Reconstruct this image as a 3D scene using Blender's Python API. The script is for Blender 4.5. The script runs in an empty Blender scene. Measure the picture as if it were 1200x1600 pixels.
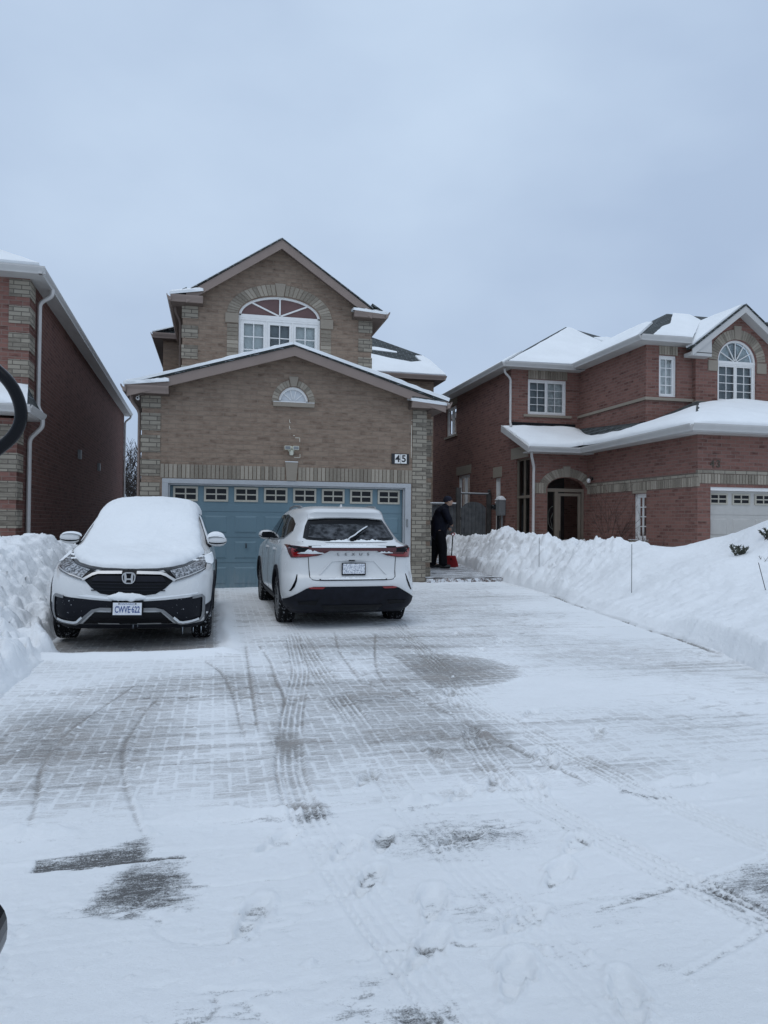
import bpy, bmesh, math, random
import numpy as np
from mathutils import Vector, Matrix, noise as mnoise
from mathutils.geometry import tessellate_polygon, delaunay_2d_cdt
from mathutils.bvhtree import BVHTree

random.seed(7)
np.random.seed(7)
C = bpy.context.scene.collection
SC = bpy.context.scene

# ------------------------------------------------------------------ camera
cam = bpy.data.cameras.new('camera')
cam.sensor_fit = 'VERTICAL'
cam.sensor_height = 36.0
cam.lens = 36.0 * 1140.0 / 1600.0
cam.clip_start = 0.05
cam.clip_end = 3000
co = bpy.data.objects.new('camera', cam)
C.objects.link(co)
_TH, _PI, _RO = math.radians(13.0), math.atan(16 / 1140.0), 0.010
_f0 = Vector((math.sin(_TH), math.cos(_TH), 0)); _r0 = Vector((math.cos(_TH), -math.sin(_TH), 0)); _u0 = Vector((0, 0, 1))
_f = _f0 * math.cos(_PI) + _u0 * math.sin(_PI); _u = _u0 * math.cos(_PI) - _f0 * math.sin(_PI)
_r = _r0 * math.cos(_RO) + _u * math.sin(_RO); _u = _u * math.cos(_RO) - _r0 * math.sin(_RO)
co.matrix_world = Matrix(((_r.x, _u.x, -_f.x, 0), (_r.y, _u.y, -_f.y, 0), (_r.z, _u.z, -_f.z, 1.45), (0, 0, 0, 1)))
SC.camera = co

# ------------------------------------------------------------------ world, sun, exposure
SUN_EL, SUN_AZ = math.radians(64), math.radians(215)
w = bpy.data.worlds.new('World'); SC.world = w; w.use_nodes = True
nt = w.node_tree; nt.nodes.clear()
def wn(t, **k):
    n = nt.nodes.new(t)
    for a, b in k.items(): setattr(n, a, b)
    return n
out = wn('ShaderNodeOutputWorld'); bg = wn('ShaderNodeBackground'); bg.inputs['Strength'].default_value = 0.1
sky = wn('ShaderNodeTexSky', sky_type='NISHITA', sun_disc=False); sky.sun_elevation = SUN_EL; sky.sun_rotation = SUN_AZ
tc = wn('ShaderNodeTexCoord')
mp = wn('ShaderNodeMapping'); mp.inputs['Scale'].default_value = (1.0, 1.0, 1.8)
nz = wn('ShaderNodeTexNoise'); nz.inputs['Scale'].default_value = 2.3; nz.inputs['Detail'].default_value = 6; nz.inputs['Roughness'].default_value = 0.45
cr = wn('ShaderNodeValToRGB')      # the overcast cloud deck
cr.color_ramp.elements[0].position = 0.3; cr.color_ramp.elements[0].color = (3.90, 4.95, 6.72, 1)
cr.color_ramp.elements[1].position = 0.7; cr.color_ramp.elements[1].color = (5.25, 6.45, 8.15, 1)
sx = wn('ShaderNodeSeparateXYZ'); gr = wn('ShaderNodeValToRGB')   # the deck is a little thicker towards the horizon
gr.color_ramp.elements[0].position = 0.0; gr.color_ramp.elements[0].color = (0.86, 0.86, 0.88, 1)
gr.color_ramp.elements[1].position = 0.5; gr.color_ramp.elements[1].color = (1.10, 1.09, 1.06, 1)
mu = wn('ShaderNodeMixRGB', blend_type='MULTIPLY'); mu.inputs[0].default_value = 1
mx = wn('ShaderNodeMixRGB'); mx.inputs[0].default_value = 0.93
L = nt.links.new
L(tc.outputs['Generated'], mp.inputs[0]); L(mp.outputs[0], nz.inputs['Vector']); L(nz.outputs['Fac'], cr.inputs[0])
L(tc.outputs['Generated'], sx.inputs[0]); L(sx.outputs['Z'], gr.inputs[0])
L(cr.outputs[0], mu.inputs[1]); L(gr.outputs[0], mu.inputs[2])
L(sky.outputs[0], mx.inputs[1]); L(mu.outputs[0], mx.inputs[2]); L(mx.outputs[0], bg.inputs[0]); L(bg.outputs[0], out.inputs[0])

sl = bpy.data.lights.new('sun', 'SUN'); sl.energy = 0.62; sl.angle = math.radians(45); sl.color = (1, 0.98, 0.955)
so = bpy.data.objects.new('sun', sl); C.objects.link(so)
_sd = Vector((math.sin(SUN_AZ) * math.cos(SUN_EL), math.cos(SUN_AZ) * math.cos(SUN_EL), math.sin(SUN_EL)))
so.rotation_euler = _sd.to_track_quat('Z', 'Y').to_euler(); so.location = _sd * 60
SC.view_settings.view_transform = 'Standard'; SC.view_settings.look = 'None'
SC.view_settings.exposure = 0.12; SC.view_settings.gamma = 1
SC.render.engine = 'CYCLES'
SC.cycles.max_bounces = 8; SC.cycles.transparent_max_bounces = 12

# ------------------------------------------------------------------ helpers
def lin(r, g, b):
    f = lambda c: (c / 255.0) / 12.92 if c <= 10 else (((c / 255.0) + 0.055) / 1.055) ** 2.4
    return (f(r), f(g), f(b), 1)

class NB:
    def __init__(s, m): s.t = m.node_tree
    def n(s, t, ins=None, **k):
        n = s.t.nodes.new(t)
        for a, b in k.items(): setattr(n, a, b)
        if ins:
            for a, b in ins.items():
                if hasattr(b, 'is_output'): s.t.links.new(b, n.inputs[a])
                else: n.inputs[a].default_value = b
        return n
    def math(s, op, a, b=None, c=None, clamp=False):
        n = s.t.nodes.new('ShaderNodeMath'); n.operation = op; n.use_clamp = clamp
        for i, v in enumerate((a, b, c)):
            if v is None: continue
            if hasattr(v, 'is_output'): s.t.links.new(v, n.inputs[i])
            else: n.inputs[i].default_value = v
        return n.outputs[0]
    def ramp(s, fac, els):
        n = s.t.nodes.new('ShaderNodeValToRGB'); e = n.color_ramp.elements
        while len(e) < len(els): e.new(0.5)
        for x, (p, c) in zip(e, els): x.position = p; x.color = c if len(c) == 4 else (*c, 1)
        s.t.links.new(fac, n.inputs[0]); return n.outputs[0]
    def mix(s, fac, a, b, mode='MIX'):
        n = s.t.nodes.new('ShaderNodeMixRGB'); n.blend_type = mode
        for i, v in enumerate((fac, a, b)):
            if hasattr(v, 'is_output'): s.t.links.new(v, n.inputs[i])
            else: n.inputs[i].default_value = v
        return n.outputs[0]

def new_mat(name):
    m = bpy.data.materials.new(name); m.use_nodes = True
    return m, NB(m), m.node_tree.nodes['Principled BSDF']

def plain(name, col, rough=0.5, metal=0.0, noise=0.0, nscale=8.0, bump=0.0, bscale=80.0, spec=0.5, coat=0.0):
    m, b, p = new_mat(name)
    p.inputs['Roughness'].default_value = rough; p.inputs['Metallic'].default_value = metal
    p.inputs['Specular IOR Level'].default_value = spec; p.inputs['Coat Weight'].default_value = coat
    p.inputs['Coat Roughness'].default_value = 0.05
    col = (*col[:3], 1)
    tc = b.n('ShaderNodeTexCoord').outputs['Object']
    if noise > 0:
        nn = b.n('ShaderNodeTexNoise', {'Vector': tc, 'Scale': nscale, 'Detail': 5.0})
        lo = tuple(c * (1 - noise) for c in col[:3]); hi = tuple(min(1, c * (1 + noise)) for c in col[:3])
        b.t.links.new(b.ramp(nn.outputs['Fac'], [(0.3, lo), (0.7, hi)]), p.inputs['Base Color'])
        r = b.math('MULTIPLY_ADD', nn.outputs['Fac'], 0.25, rough - 0.12, clamp=True)
        b.t.links.new(r, p.inputs['Roughness'])
    else:
        p.inputs['Base Color'].default_value = col
    if bump > 0:
        n2 = b.n('ShaderNodeTexNoise', {'Vector': tc, 'Scale': bscale, 'Detail': 3.0})
        bp = b.n('ShaderNodeBump', {'Strength': bump, 'Distance': 0.01, 'Height': n2.outputs['Fac']})
        b.t.links.new(bp.outputs[0], p.inputs['Normal'])
    return m

def brick(name, c1, c2, mortar, bw=0.215, bh=0.075, dark=0.45, warm=None, msize=0.009, contrast=0.5):
    """brick courses from the mesh's UVs in metres"""
    m, b, p = new_mat(name)
    uv = b.n('ShaderNodeUVMap').outputs[0]
    t = b.n('ShaderNodeTexBrick', {'Vector': uv, 'Color1': (0, 0, 0, 1), 'Color2': (1, 1, 1, 1), 'Mortar': (0.5, 0.5, 0.5, 1), 'Scale': 1.0,
        'Mortar Size': msize, 'Mortar Smooth': 0.3, 'Bias': 0.0, 'Brick Width': bw, 'Row Height': bh})
    sp = b.n('ShaderNodeMapping', {'Vector': uv, 'Scale': (5.5, 16.0, 1.0)})
    n1 = b.n('ShaderNodeTexNoise', {'Vector': sp.outputs[0], 'Scale': 1.0, 'Detail': 3.0, 'Roughness': 0.6})
    n2 = b.n('ShaderNodeTexNoise', {'Vector': uv, 'Scale': 0.7, 'Detail': 4.0})
    n3 = b.n('ShaderNodeTexNoise', {'Vector': uv, 'Scale': 60.0, 'Detail': 2.0})
    f = b.math('ADD', b.math('MULTIPLY', t.outputs['Color'], contrast), b.math('MULTIPLY', n1.outputs['Fac'], 1.0 - contrast * 0.5))
    col = b.ramp(f, [(0.25, tuple(x * dark for x in c1[:3])), (0.45, c1[:3]), (0.65, c2[:3]), (1.0, tuple(min(1, x * 1.15) for x in (warm or c2)[:3]))])
    col = b.mix(b.math('MULTIPLY', n2.outputs['Fac'], 0.5), col, b.mix(1.0, col, (0.72, 0.72, 0.74, 1), 'MULTIPLY'))
    col = b.mix(t.outputs['Fac'], col, (*mortar[:3], 1))
    b.t.links.new(col, p.inputs['Base Color'])
    p.inputs['Roughness'].default_value = 0.9; p.inputs['Specular IOR Level'].default_value = 0.2
    h = b.math('ADD', b.math('MULTIPLY', t.outputs['Fac'], -1.0), b.math('MULTIPLY', n3.outputs['Fac'], 0.35))
    bp = b.n('ShaderNodeBump', {'Strength': 0.5, 'Distance': 0.008, 'Height': h})
    b.t.links.new(bp.outputs[0], p.inputs['Normal'])
    return m

def stone(name, c1, c2):
    """single cut bricks: colour differs from one loose block to the next"""
    m, b, p = new_mat(name)
    r = b.n('ShaderNodeNewGeometry').outputs['Random Per Island']
    tc = b.n('ShaderNodeTexCoord').outputs['Object']
    n1 = b.n('ShaderNodeTexNoise', {'Vector': tc, 'Scale': 22.0, 'Detail': 4.0})
    f = b.math('ADD', b.math('MULTIPLY', r, 0.7), b.math('MULTIPLY', n1.outputs['Fac'], 0.5))
    b.t.links.new(b.ramp(f, [(0.2, c1[:3]), (0.95, c2[:3])]), p.inputs['Base Color'])
    p.inputs['Roughness'].default_value = 0.9; p.inputs['Specular IOR Level'].default_value = 0.2
    n2 = b.n('ShaderNodeTexNoise', {'Vector': tc, 'Scale': 70.0, 'Detail': 3.0})
    bp = b.n('ShaderNodeBump', {'Strength': 0.4, 'Distance': 0.008, 'Height': n2.outputs['Fac']})
    b.t.links.new(bp.outputs[0], p.inputs['Normal'])
    return m

def snow_mat(name, col=(0.84, 0.86, 0.88), grit=0.5, gscale=55.0):
    m, b, p = new_mat(name)
    tc = b.n('ShaderNodeTexCoord').outputs['Object']
    n1 = b.n('ShaderNodeTexNoise', {'Vector': tc, 'Scale': 1.3, 'Detail': 5.0})
    n2 = b.n('ShaderNodeTexNoise', {'Vector': tc, 'Scale': gscale, 'Detail': 4.0, 'Roughness': 0.7})
    n3 = b.n('ShaderNodeTexNoise', {'Vector': tc, 'Scale': 7.0, 'Detail': 4.0})
    b.t.links.new(b.ramp(n1.outputs['Fac'], [(0.3, tuple(c * 0.94 for c in col)), (0.65, col)]), p.inputs['Base Color'])
    p.inputs['Roughness'].default_value = 0.75; p.inputs['Specular IOR Level'].default_value = 0.25
    h = b.math('ADD', b.math('MULTIPLY', n2.outputs['Fac'], 0.35), n3.outputs['Fac'])
    bp = b.n('ShaderNodeBump', {'Strength': grit, 'Distance': 0.03, 'Height': h})
    b.t.links.new(bp.outputs[0], p.inputs['Normal'])
    return m

M = {}
M['snow'] = snow_mat('snow', (0.85, 0.87, 0.88), 0.6); M['snow_bank'] = snow_mat('bank_snow', (0.84, 0.855, 0.865), 0.9, 34.0)
M['brick_tan'] = brick('tan_brick', (0.232, 0.168, 0.127), (0.295, 0.222, 0.168), (0.225, 0.18, 0.14), bw=0.27, bh=0.094, dark=0.50, contrast=0.20, msize=0.007)
M['brick_red'] = brick('red_brick', (0.195, 0.098, 0.081), (0.245, 0.126, 0.103), (0.215, 0.155, 0.130), bw=0.25, bh=0.086, dark=0.40, contrast=0.34)
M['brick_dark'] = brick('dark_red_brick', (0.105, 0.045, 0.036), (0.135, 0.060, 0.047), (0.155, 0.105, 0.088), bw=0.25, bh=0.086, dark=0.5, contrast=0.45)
M['brick_grey'] = brick('grey_brick', (0.235, 0.205, 0.165), (0.32, 0.285, 0.23), (0.13, 0.115, 0.095), bw=0.29, bh=0.088, dark=0.65, contrast=0.6, msize=0.01)
M['stone'] = stone('cut_grey_brick', (0.19, 0.165, 0.132), (0.37, 0.325, 0.265))
M['block'] = stone('smooth_stone', (0.285, 0.245, 0.20), (0.315, 0.275, 0.225))
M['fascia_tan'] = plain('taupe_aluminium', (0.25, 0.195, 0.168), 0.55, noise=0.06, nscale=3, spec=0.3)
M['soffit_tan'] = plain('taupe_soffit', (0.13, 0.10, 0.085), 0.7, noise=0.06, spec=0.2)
M['fascia_white'] = plain('white_aluminium', (0.50, 0.49, 0.475), 0.5, noise=0.05, nscale=3, spec=0.3)
M['pipe'] = plain('painted_downspout', (0.55, 0.53, 0.51), 0.45, noise=0.08, nscale=4)
M['frame_white'] = plain('white_vinyl', (0.78, 0.77, 0.75), 0.4, noise=0.03)
M['frame_cream'] = plain('cream_frame', (0.44, 0.41, 0.34), 0.5, noise=0.05)
M['frame_taupe'] = plain('taupe_door_frame', (0.20, 0.165, 0.13), 0.5, noise=0.06)
M['trim_door'] = plain('door_surround', (0.40, 0.41, 0.42), 0.5, noise=0.05)
M['door_blue'] = plain('blue_painted_door', (0.138, 0.212, 0.250), 0.5, spec=0.3, noise=0.07, nscale=2.0, bump=0.06, bscale=120)
M['door_white'] = plain('white_painted_door', (0.50, 0.485, 0.455), 0.5, noise=0.04)
M['dark_glass'] = plain('dark_glass', (0.010, 0.011, 0.013), 0.08, spec=0.25)
M['blind'] = plain('closed_blind', (0.80, 0.82, 0.80), 0.8, noise=0.08, nscale=2)
M['blind_reflect'] = plain('dim_blind_reflection', (0.26, 0.28, 0.29), 0.8, noise=0.2, nscale=3)  # dim blinds, and painted sky reflection in the arched bay
M['curtain'] = plain('pale_curtain', (0.60, 0.60, 0.58), 0.9, noise=0.25, nscale=9)
M['interior'] = plain('dark_room', (0.035, 0.035, 0.036), 0.9)
M['rose_panel'] = plain('dusty_rose_panel', (0.135, 0.074, 0.070), 0.6, noise=0.12, nscale=4)
M['number_black'] = plain('black_plate', (0.012, 0.012, 0.013), 0.4)
M['number_white'] = plain('white_plate', (0.80, 0.79, 0.76), 0.4)
M['bronze'] = plain('dark_bronze', (0.075, 0.058, 0.042), 0.4, metal=0.4)
M['putty'] = plain('pale_putty', (0.70, 0.66, 0.56), 0.7)
M['fixture'] = plain('aged_white_plastic', (0.62, 0.62, 0.52), 0.45, noise=0.08)
M['black_plastic'] = plain('black_plastic', (0.008, 0.009, 0.011), 0.5, noise=0.3, nscale=20, spec=0.2)
M['gloss_black'] = plain('gloss_black', (0.005, 0.0055, 0.007), 0.2, spec=0.16)
M['dark_metal'] = plain('dark_metal', (0.06, 0.06, 0.065), 0.35, metal=0.8)
M['wood_grey'] = plain('weathered_board', (0.095, 0.10, 0.105), 0.85, noise=0.28, nscale=6, bump=0.3, bscale=30)
M['wood_dark'] = plain('weathered_post', (0.06, 0.058, 0.056), 0.85, noise=0.3, nscale=6)
M['meter'] = plain('meter_grey', (0.20, 0.21, 0.215), 0.45, noise=0.1)
M['bark'] = plain('bare_twig', (0.055, 0.045, 0.04), 0.9, noise=0.3)
M['twig_red'] = plain('reddish_twig', (0.085, 0.05, 0.042), 0.9, noise=0.3)
M['needle'] = plain('evergreen_needle', (0.085, 0.092, 0.070), 0.8, noise=0.45, nscale=25)

def door_paint():
    m, b, p = new_mat('blue_door_with_salt'); pos = b.n('ShaderNodeNewGeometry').outputs['Position']; s = b.n('ShaderNodeSeparateXYZ', {'Vector': pos})
    n = b.n('ShaderNodeTexNoise', {'Vector': pos, 'Scale': 2.0, 'Detail': 5.0}); st = b.n('ShaderNodeMapping', {'Vector': pos, 'Scale': (14.0, 1.0, 2.2)}); n2 = b.n('ShaderNodeTexNoise', {'Vector': st.outputs[0], 'Scale': 1.0, 'Detail': 6.0, 'Roughness': 0.7})
    base = b.ramp(n.outputs['Fac'], [(0.3, (0.126, 0.196, 0.232)), (0.7, (0.148, 0.224, 0.262))])
    low = b.n('ShaderNodeMapRange', {'Value': s.outputs['Z'], 'From Min': 0.75, 'From Max': 0.10}, clamp=True).outputs[0]
    f = b.math('MULTIPLY', b.math('MULTIPLY', low, low), b.n('ShaderNodeMapRange', {'Value': n2.outputs['Fac'], 'From Min': 0.38, 'From Max': 0.75}, clamp=True).outputs[0])
    c = b.mix(b.math('MULTIPLY', f, 0.55), base, (0.36, 0.37, 0.36, 1)); c = b.mix(b.math('MULTIPLY', b.n('ShaderNodeMapRange', {'Value': n2.outputs['Fac'], 'From Min': 0.55, 'From Max': 0.8}, clamp=True).outputs[0], 0.10), c, (0.30, 0.32, 0.32, 1))
    b.t.links.new(c, p.inputs['Base Color']); p.inputs['Roughness'].default_value = 0.5; p.inputs['Specular IOR Level'].default_value = 0.3
    return m
M['door_blue'] = door_paint()

def shingle_mat():
    m, b, p = new_mat('dark_shingles')
    uv = b.n('ShaderNodeUVMap').outputs[0]
    t = b.n('ShaderNodeTexBrick', {'Vector': uv, 'Color1': (0.018, 0.022, 0.022, 1), 'Color2': (0.045, 0.052, 0.050, 1), 'Mortar': (0.07, 0.08, 0.085, 1), 'Scale': 1.0,
        'Mortar Size': 0.012, 'Mortar Smooth': 0.6, 'Brick Width': 0.32, 'Row Height': 0.15})
    n = b.n('ShaderNodeTexNoise', {'Vector': uv, 'Scale': 3.0, 'Detail': 4.0})
    c = b.mix(b.math('MULTIPLY', t.outputs['Fac'], b.math('MULTIPLY', n.outputs['Fac'], 0.9)), t.outputs['Color'], (0.25, 0.27, 0.29, 1))
    c2 = b.mix(t.outputs['Fac'], t.outputs['Color'], c)
    b.t.links.new(c2, p.inputs['Base Color']); p.inputs['Roughness'].default_value = 0.9
    return m
M['shingle'] = shingle_mat()

def glass_mat(name='window_glass', tint=(0.86, 0.90, 0.91)):
    m = bpy.data.materials.new(name); m.use_nodes = True; b = NB(m); b.t.nodes.clear()
    o = b.n('ShaderNodeOutputMaterial'); tr = b.n('ShaderNodeBsdfTransparent', {'Color': (*tint, 1)})
    gl = b.n('ShaderNodeBsdfGlossy', {'Color': (0.9, 0.9, 0.9, 1), 'Roughness': 0.03})
    fr = b.n('ShaderNodeFresnel', {'IOR': 1.45})
    mx = b.n('ShaderNodeMixShader', {0: fr.outputs[0], 1: tr.outputs[0], 2: gl.outputs[0]})
    b.t.links.new(mx.outputs[0], o.inputs[0]); return m
M['glass'] = glass_mat()

LOCAL = set()          # things whose parts are modelled in the thing's own frame
THINGS = {}
def link(o, parent=None):
    C.objects.link(o)
    if parent is not None:
        o.parent = parent
        if parent.name in THINGS and parent.name not in LOCAL: o.matrix_parent_inverse = THINGS[parent.name].inverted()
    return o

def uv_box(me):
    lay = me.uv_layers.new(name='UVMap') if not me.uv_layers else me.uv_layers[0]
    vs = me.vertices; d = lay.data
    for p in me.polygons:
        n = p.normal; ax, ay, az = abs(n.x), abs(n.y), abs(n.z)
        for li in p.loop_indices:
            v = vs[me.loops[li].vertex_index].co
            if az > 0.97: d[li].uv = (v.x, v.y)
            elif az > 0.3 and ay >= ax: d[li].uv = (v.x, (v.y * v.y + 0) ** 0.5 * 1.0 / max(0.3, az))
            elif az > 0.3: d[li].uv = (v.y, v.x / max(0.3, az))
            elif ay >= ax: d[li].uv = (v.x, v.z)
            else: d[li].uv = (v.y, v.z)

def mesh(name, verts, faces, mat, parent=None, smooth=False, uv=True, recalc=True, angle=None):
    me = bpy.data.meshes.new(name)
    me.from_pydata([tuple(v) for v in verts], [], [tuple(f) for f in faces])
    if recalc:
        bm = bmesh.new(); bm.from_mesh(me); bmesh.ops.recalc_face_normals(bm, faces=bm.faces); bm.to_mesh(me); bm.free()
    me.update()
    if uv: uv_box(me)
    if mat is not None: me.materials.append(mat)
    if smooth:
        me.polygons.foreach_set('use_smooth', [True] * len(me.polygons))
        if angle: me.set_sharp_from_angle(angle=math.radians(angle))
    o = bpy.data.objects.new(name, me)
    return link(o, parent)

class MB:
    """collects shapes; T maps the local (u, v, w) of a wall plane to space"""
    def __init__(s, T=None): s.v = []; s.f = []; s.T = T or (lambda a, b, c: (a, b, c))
    def add(s, vs, fs):
        k = len(s.v); s.v += [s.T(*v) for v in vs]; s.f += [tuple(i + k for i in f) for f in fs]; return s
    def box(s, a0, a1, b0, b1, c0, c1):
        vs = [(a, b, c) for c in (c0, c1) for b in (b0, b1) for a in (a0, a1)]
        return s.add(vs, [(0, 2, 3, 1), (4, 5, 7, 6), (0, 1, 5, 4), (2, 6, 7, 3), (0, 4, 6, 2), (1, 3, 7, 5)])
    def prism(s, poly, c0, c1):
        n = len(poly)
        vs = [(a, b, c0) for a, b in poly] + [(a, b, c1) for a, b in poly]
        fs = [(i, (i + 1) % n, n + (i + 1) % n, n + i) for i in range(n)]
        if n <= 4: fs += [tuple(range(n)), tuple(range(2 * n - 1, n - 1, -1))]
        else:
            for t in tessellate_polygon([[Vector((a, b, 0)) for a, b in poly]]):
                fs += [tuple(t), tuple(n + i for i in t)]
        return s.add(vs, fs)
    def slab(s, poly3, off):
        """flat polygon given a thickness vector"""
        n = len(poly3); o = Vector(off)
        vs = [tuple(p) for p in poly3] + [tuple(Vector(p) + o) for p in poly3]
        return s.add(vs, [tuple(range(n)), tuple(range(2 * n - 1, n - 1, -1))] + [(i, (i + 1) % n, n + (i + 1) % n, n + i) for i in range(n)])
    def tube(s, pts, r, n=10, r2=None, flat=1.0):
        pts = [Vector(p) for p in pts]; k = len(pts); vs = []; up = Vector((0, 0, 1))
        prev = None
        for i, p in enumerate(pts):
            t = (pts[min(i + 1, k - 1)] - pts[max(i - 1, 0)]).normalized()
            if prev is None:
                a = t.cross(up)
                if a.length < 1e-3: a = t.cross(Vector((1, 0, 0)))
            else: a = prev - t * prev.dot(t)
            a.normalize(); prev = a; b = t.cross(a)
            rr = r if r2 is None else r + (r2 - r) * i / (k - 1)
            for j in range(n):
                th = 2 * math.pi * j / n
                vs.append(tuple(p + a * (rr * math.cos(th)) + b * (rr * flat * math.sin(th))))
        fs = [(i * n + j, i * n + (j + 1) % n, (i + 1) * n + (j + 1) % n, (i + 1) * n + j) for i in range(k - 1) for j in range(n)]
        fs += [tuple(range(n)), tuple((k - 1) * n + j for j in range(n))]
        return s.add(vs, fs)
    def lathe(s, prof, n=32, axis='X', center=(0, 0, 0)):
        """prof: (along axis, radius) pairs"""
        vs = []
        for a, r in prof:
            for j in range(n):
                th = 2 * math.pi * j / n; c, q = r * math.cos(th), r * math.sin(th)
                p = {'X': (a, c, q), 'Y': (c, a, q), 'Z': (c, q, a)}[axis]
                vs.append((p[0] + center[0], p[1] + center[1], p[2] + center[2]))
        k = len(prof)
        fs = [(i * n + j, i * n + (j + 1) % n, (i + 1) * n + (j + 1) % n, (i + 1) * n + j) for i in range(k - 1) for j in range(n)]
        fs += [tuple(range(n)), tuple((k - 1) * n + j for j in range(n))]
        return s.add(vs, fs)
    def build(s, name, mat, parent=None, smooth=False, angle=None, bevel=0.0):
        o = mesh(name, s.v, s.f, mat, parent, smooth, angle=angle)
        if bevel:
            b = o.modifiers.new('bevel', 'BEVEL'); b.width = bevel; b.segments = 2; b.limit_method = 'ANGLE'
        return o

def thing(name, label, cat, loc=(0, 0, 0), rz=0.0, group=None, local=False):
    o = bpy.data.objects.new(name, None); o.empty_display_size = 0.2; link(o)
    o.location = loc; o.rotation_euler = (0, 0, rz)
    THINGS[o.name] = Matrix.Translation(Vector(loc)) @ Matrix.Rotation(rz, 4, 'Z')
    if local: LOCAL.add(o.name)
    return tag(o, label, cat, group)
def tag(o, label, cat, group=None):
    o['label'] = label; o['category'] = cat
    if group: o['group'] = group
    return o

def Tfront(y): return lambda u, v, w: (u, y - w, v)          # wall facing -Y
def Tleft(x): return lambda u, v, w: (x - w, u, v)           # wall facing -X, u = y
def Tright(x): return lambda u, v, w: (x + w, u, v)          # wall facing +X, u = y

def facade(name, T, outer, holes, mat, parent, reveal=0.13):
    loops = [outer] + holes
    flat = [p for l in loops for p in l]
    tris = tessellate_polygon([[Vector((a, b, 0)) for a, b in l] for l in loops])
    mb = MB(T); mb.add([(a, b, 0.0) for a, b in flat], [tuple(t) for t in tris])
    for l in holes:
        n = len(l)
        mb.add([(a, b, 0.0) for a, b in l] + [(a, b, -reveal) for a, b in l], [(i, (i + 1) % n, n + (i + 1) % n, n + i) for i in range(n)])
    o = mesh(name, mb.v, mb.f, mat, parent, recalc=False)
    return o

def rect(u0, u1, v0, v1): return [(u0, v0), (u1, v0), (u1, v1), (u0, v1)]
def arch_top(uc, vs, a, b, n=20):
    """from right springing over the top to the left one"""
    return [(uc + a * math.cos(t), vs + b * math.sin(t)) for t in [math.pi * i / n for i in range(n + 1)]]

def text_mesh(name, s, size, mat, parent, T, u, v, w=0.0, depth=0.004, bold=0.0, xs=1.0, space=1.0):
    cu = bpy.data.curves.new(name, 'FONT'); cu.body = s; cu.size = size; cu.extrude = depth; cu.offset = bold
    cu.align_x = 'CENTER'; cu.align_y = 'CENTER'; cu.space_character = space
    tmp = bpy.data.objects.new(name, cu); C.objects.link(tmp)
    dg = bpy.context.evaluated_depsgraph_get(); dg.update()
    me = bpy.data.meshes.new_from_object(tmp.evaluated_get(dg))
    bpy.data.objects.remove(tmp)
    for x in me.vertices:
        x.co = Vector(T(u + x.co.x * xs, v + x.co.y, w + x.co.z))
    me.materials.clear(); me.materials.append(mat)
    bm = bmesh.new(); bm.from_mesh(me); bmesh.ops.recalc_face_normals(bm, faces=bm.faces); bm.to_mesh(me); bm.free()
    return link(bpy.data.objects.new(name, me), parent)

def window(T, u0, u1, v0, v1, parent, cols=2, rows=4, sashes=1, depth=0.09, fw=0.055, mat='frame_white', backing='interior', mun=0.012, backs=None, name='window', arch=None, sash_w=0.045):
    """frame + muntins as one mesh, the panes as one child, what is behind them as another"""
    f = MB(T); z0, z1 = -depth - 0.03, -depth + 0.035
    f.box(u0, u0 + fw, v0, v1, z0, z1); f.box(u1 - fw, u1, v0, v1, z0, z1)
    f.box(u0 + fw, u1 - fw, v0, v0 + fw, z0, z1); f.box(u0 + fw, u1 - fw, v1 - fw, v1, z0, z1)
    iu0, iu1, iv0, iv1 = u0 + fw, u1 - fw, v0 + fw, v1 - fw
    sw = (iu1 - iu0) / sashes
    for s in range(sashes):
        a, b = iu0 + s * sw, iu0 + (s + 1) * sw
        if s: f.box(a - 0.012, a + 0.012, iv0, iv1, z0, z1 + 0.003)
        q = sash_w; za, zb = -depth - 0.025, -depth + 0.02
        f.box(a + 0.002, a + q, iv0, iv1, za, zb); f.box(b - q, b - 0.002, iv0, iv1, za, zb)
        f.box(a + q, b - q, iv0, iv0 + q, za, zb); f.box(a + q, b - q, iv1 - q, iv1, za, zb)
        a2, b2, c2, d2 = a + q, b - q, iv0 + q, iv1 - q
        for i in range(1, cols):
            x = a2 + (b2 - a2) * i / cols; f.box(x - mun, x + mun, c2, d2, -depth - 0.012, -depth + 0.006)
        for j in range(1, rows):
            y = c2 + (d2 - c2) * j / rows; f.box(a2, b2, y - mun, y + mun, -depth - 0.011, -depth + 0.005)
    fo = f.build(name, M[mat], parent)
    g = MB(T); g.add([(iu0, iv0, -depth - 0.014), (iu1, iv0, -depth - 0.014), (iu1, iv1, -depth - 0.014), (iu0, iv1, -depth - 0.014)], [(0, 1, 2, 3)])
    g.build('pane', M['glass'], fo)
    for s in range(sashes):
        a, b = iu0 + s * sw, iu0 + (s + 1) * sw
        k = backs[s] if backs else backing
        q = MB(T); q.add([(a, iv0, -depth - 0.10), (b, iv0, -depth - 0.10), (b, iv1, -depth - 0.10), (a, iv1, -depth - 0.10)], [(0, 1, 2, 3)])
        q.build('blind' if 'blind' in k else ('curtain' if 'curtain' in k else 'room_backing'), M[k], fo)
    return fo

def soldier(T, u0, u1, v0, v1, parent, w=0.012, step=0.083, name='soldier_course', mat='stone', skip=None):
    if skip:          # a run on either side of the keystone
        soldier(T, u0, skip[0], v0, v1, parent, w, step, name, mat); return soldier(T, skip[1], u1, v0, v1, parent, w, step, name, mat)
    mb = MB(T); n = max(1, round((u1 - u0) / step)); s = (u1 - u0) / n
    for i in range(n):
        a = u0 + i * s
        mb.box(a + 0.007, a + s - 0.007, v0, v1, -0.05, w + 0.008 + random.uniform(-0.003, 0.003))
    mb.build(name, M[mat], parent)
    return None

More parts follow.
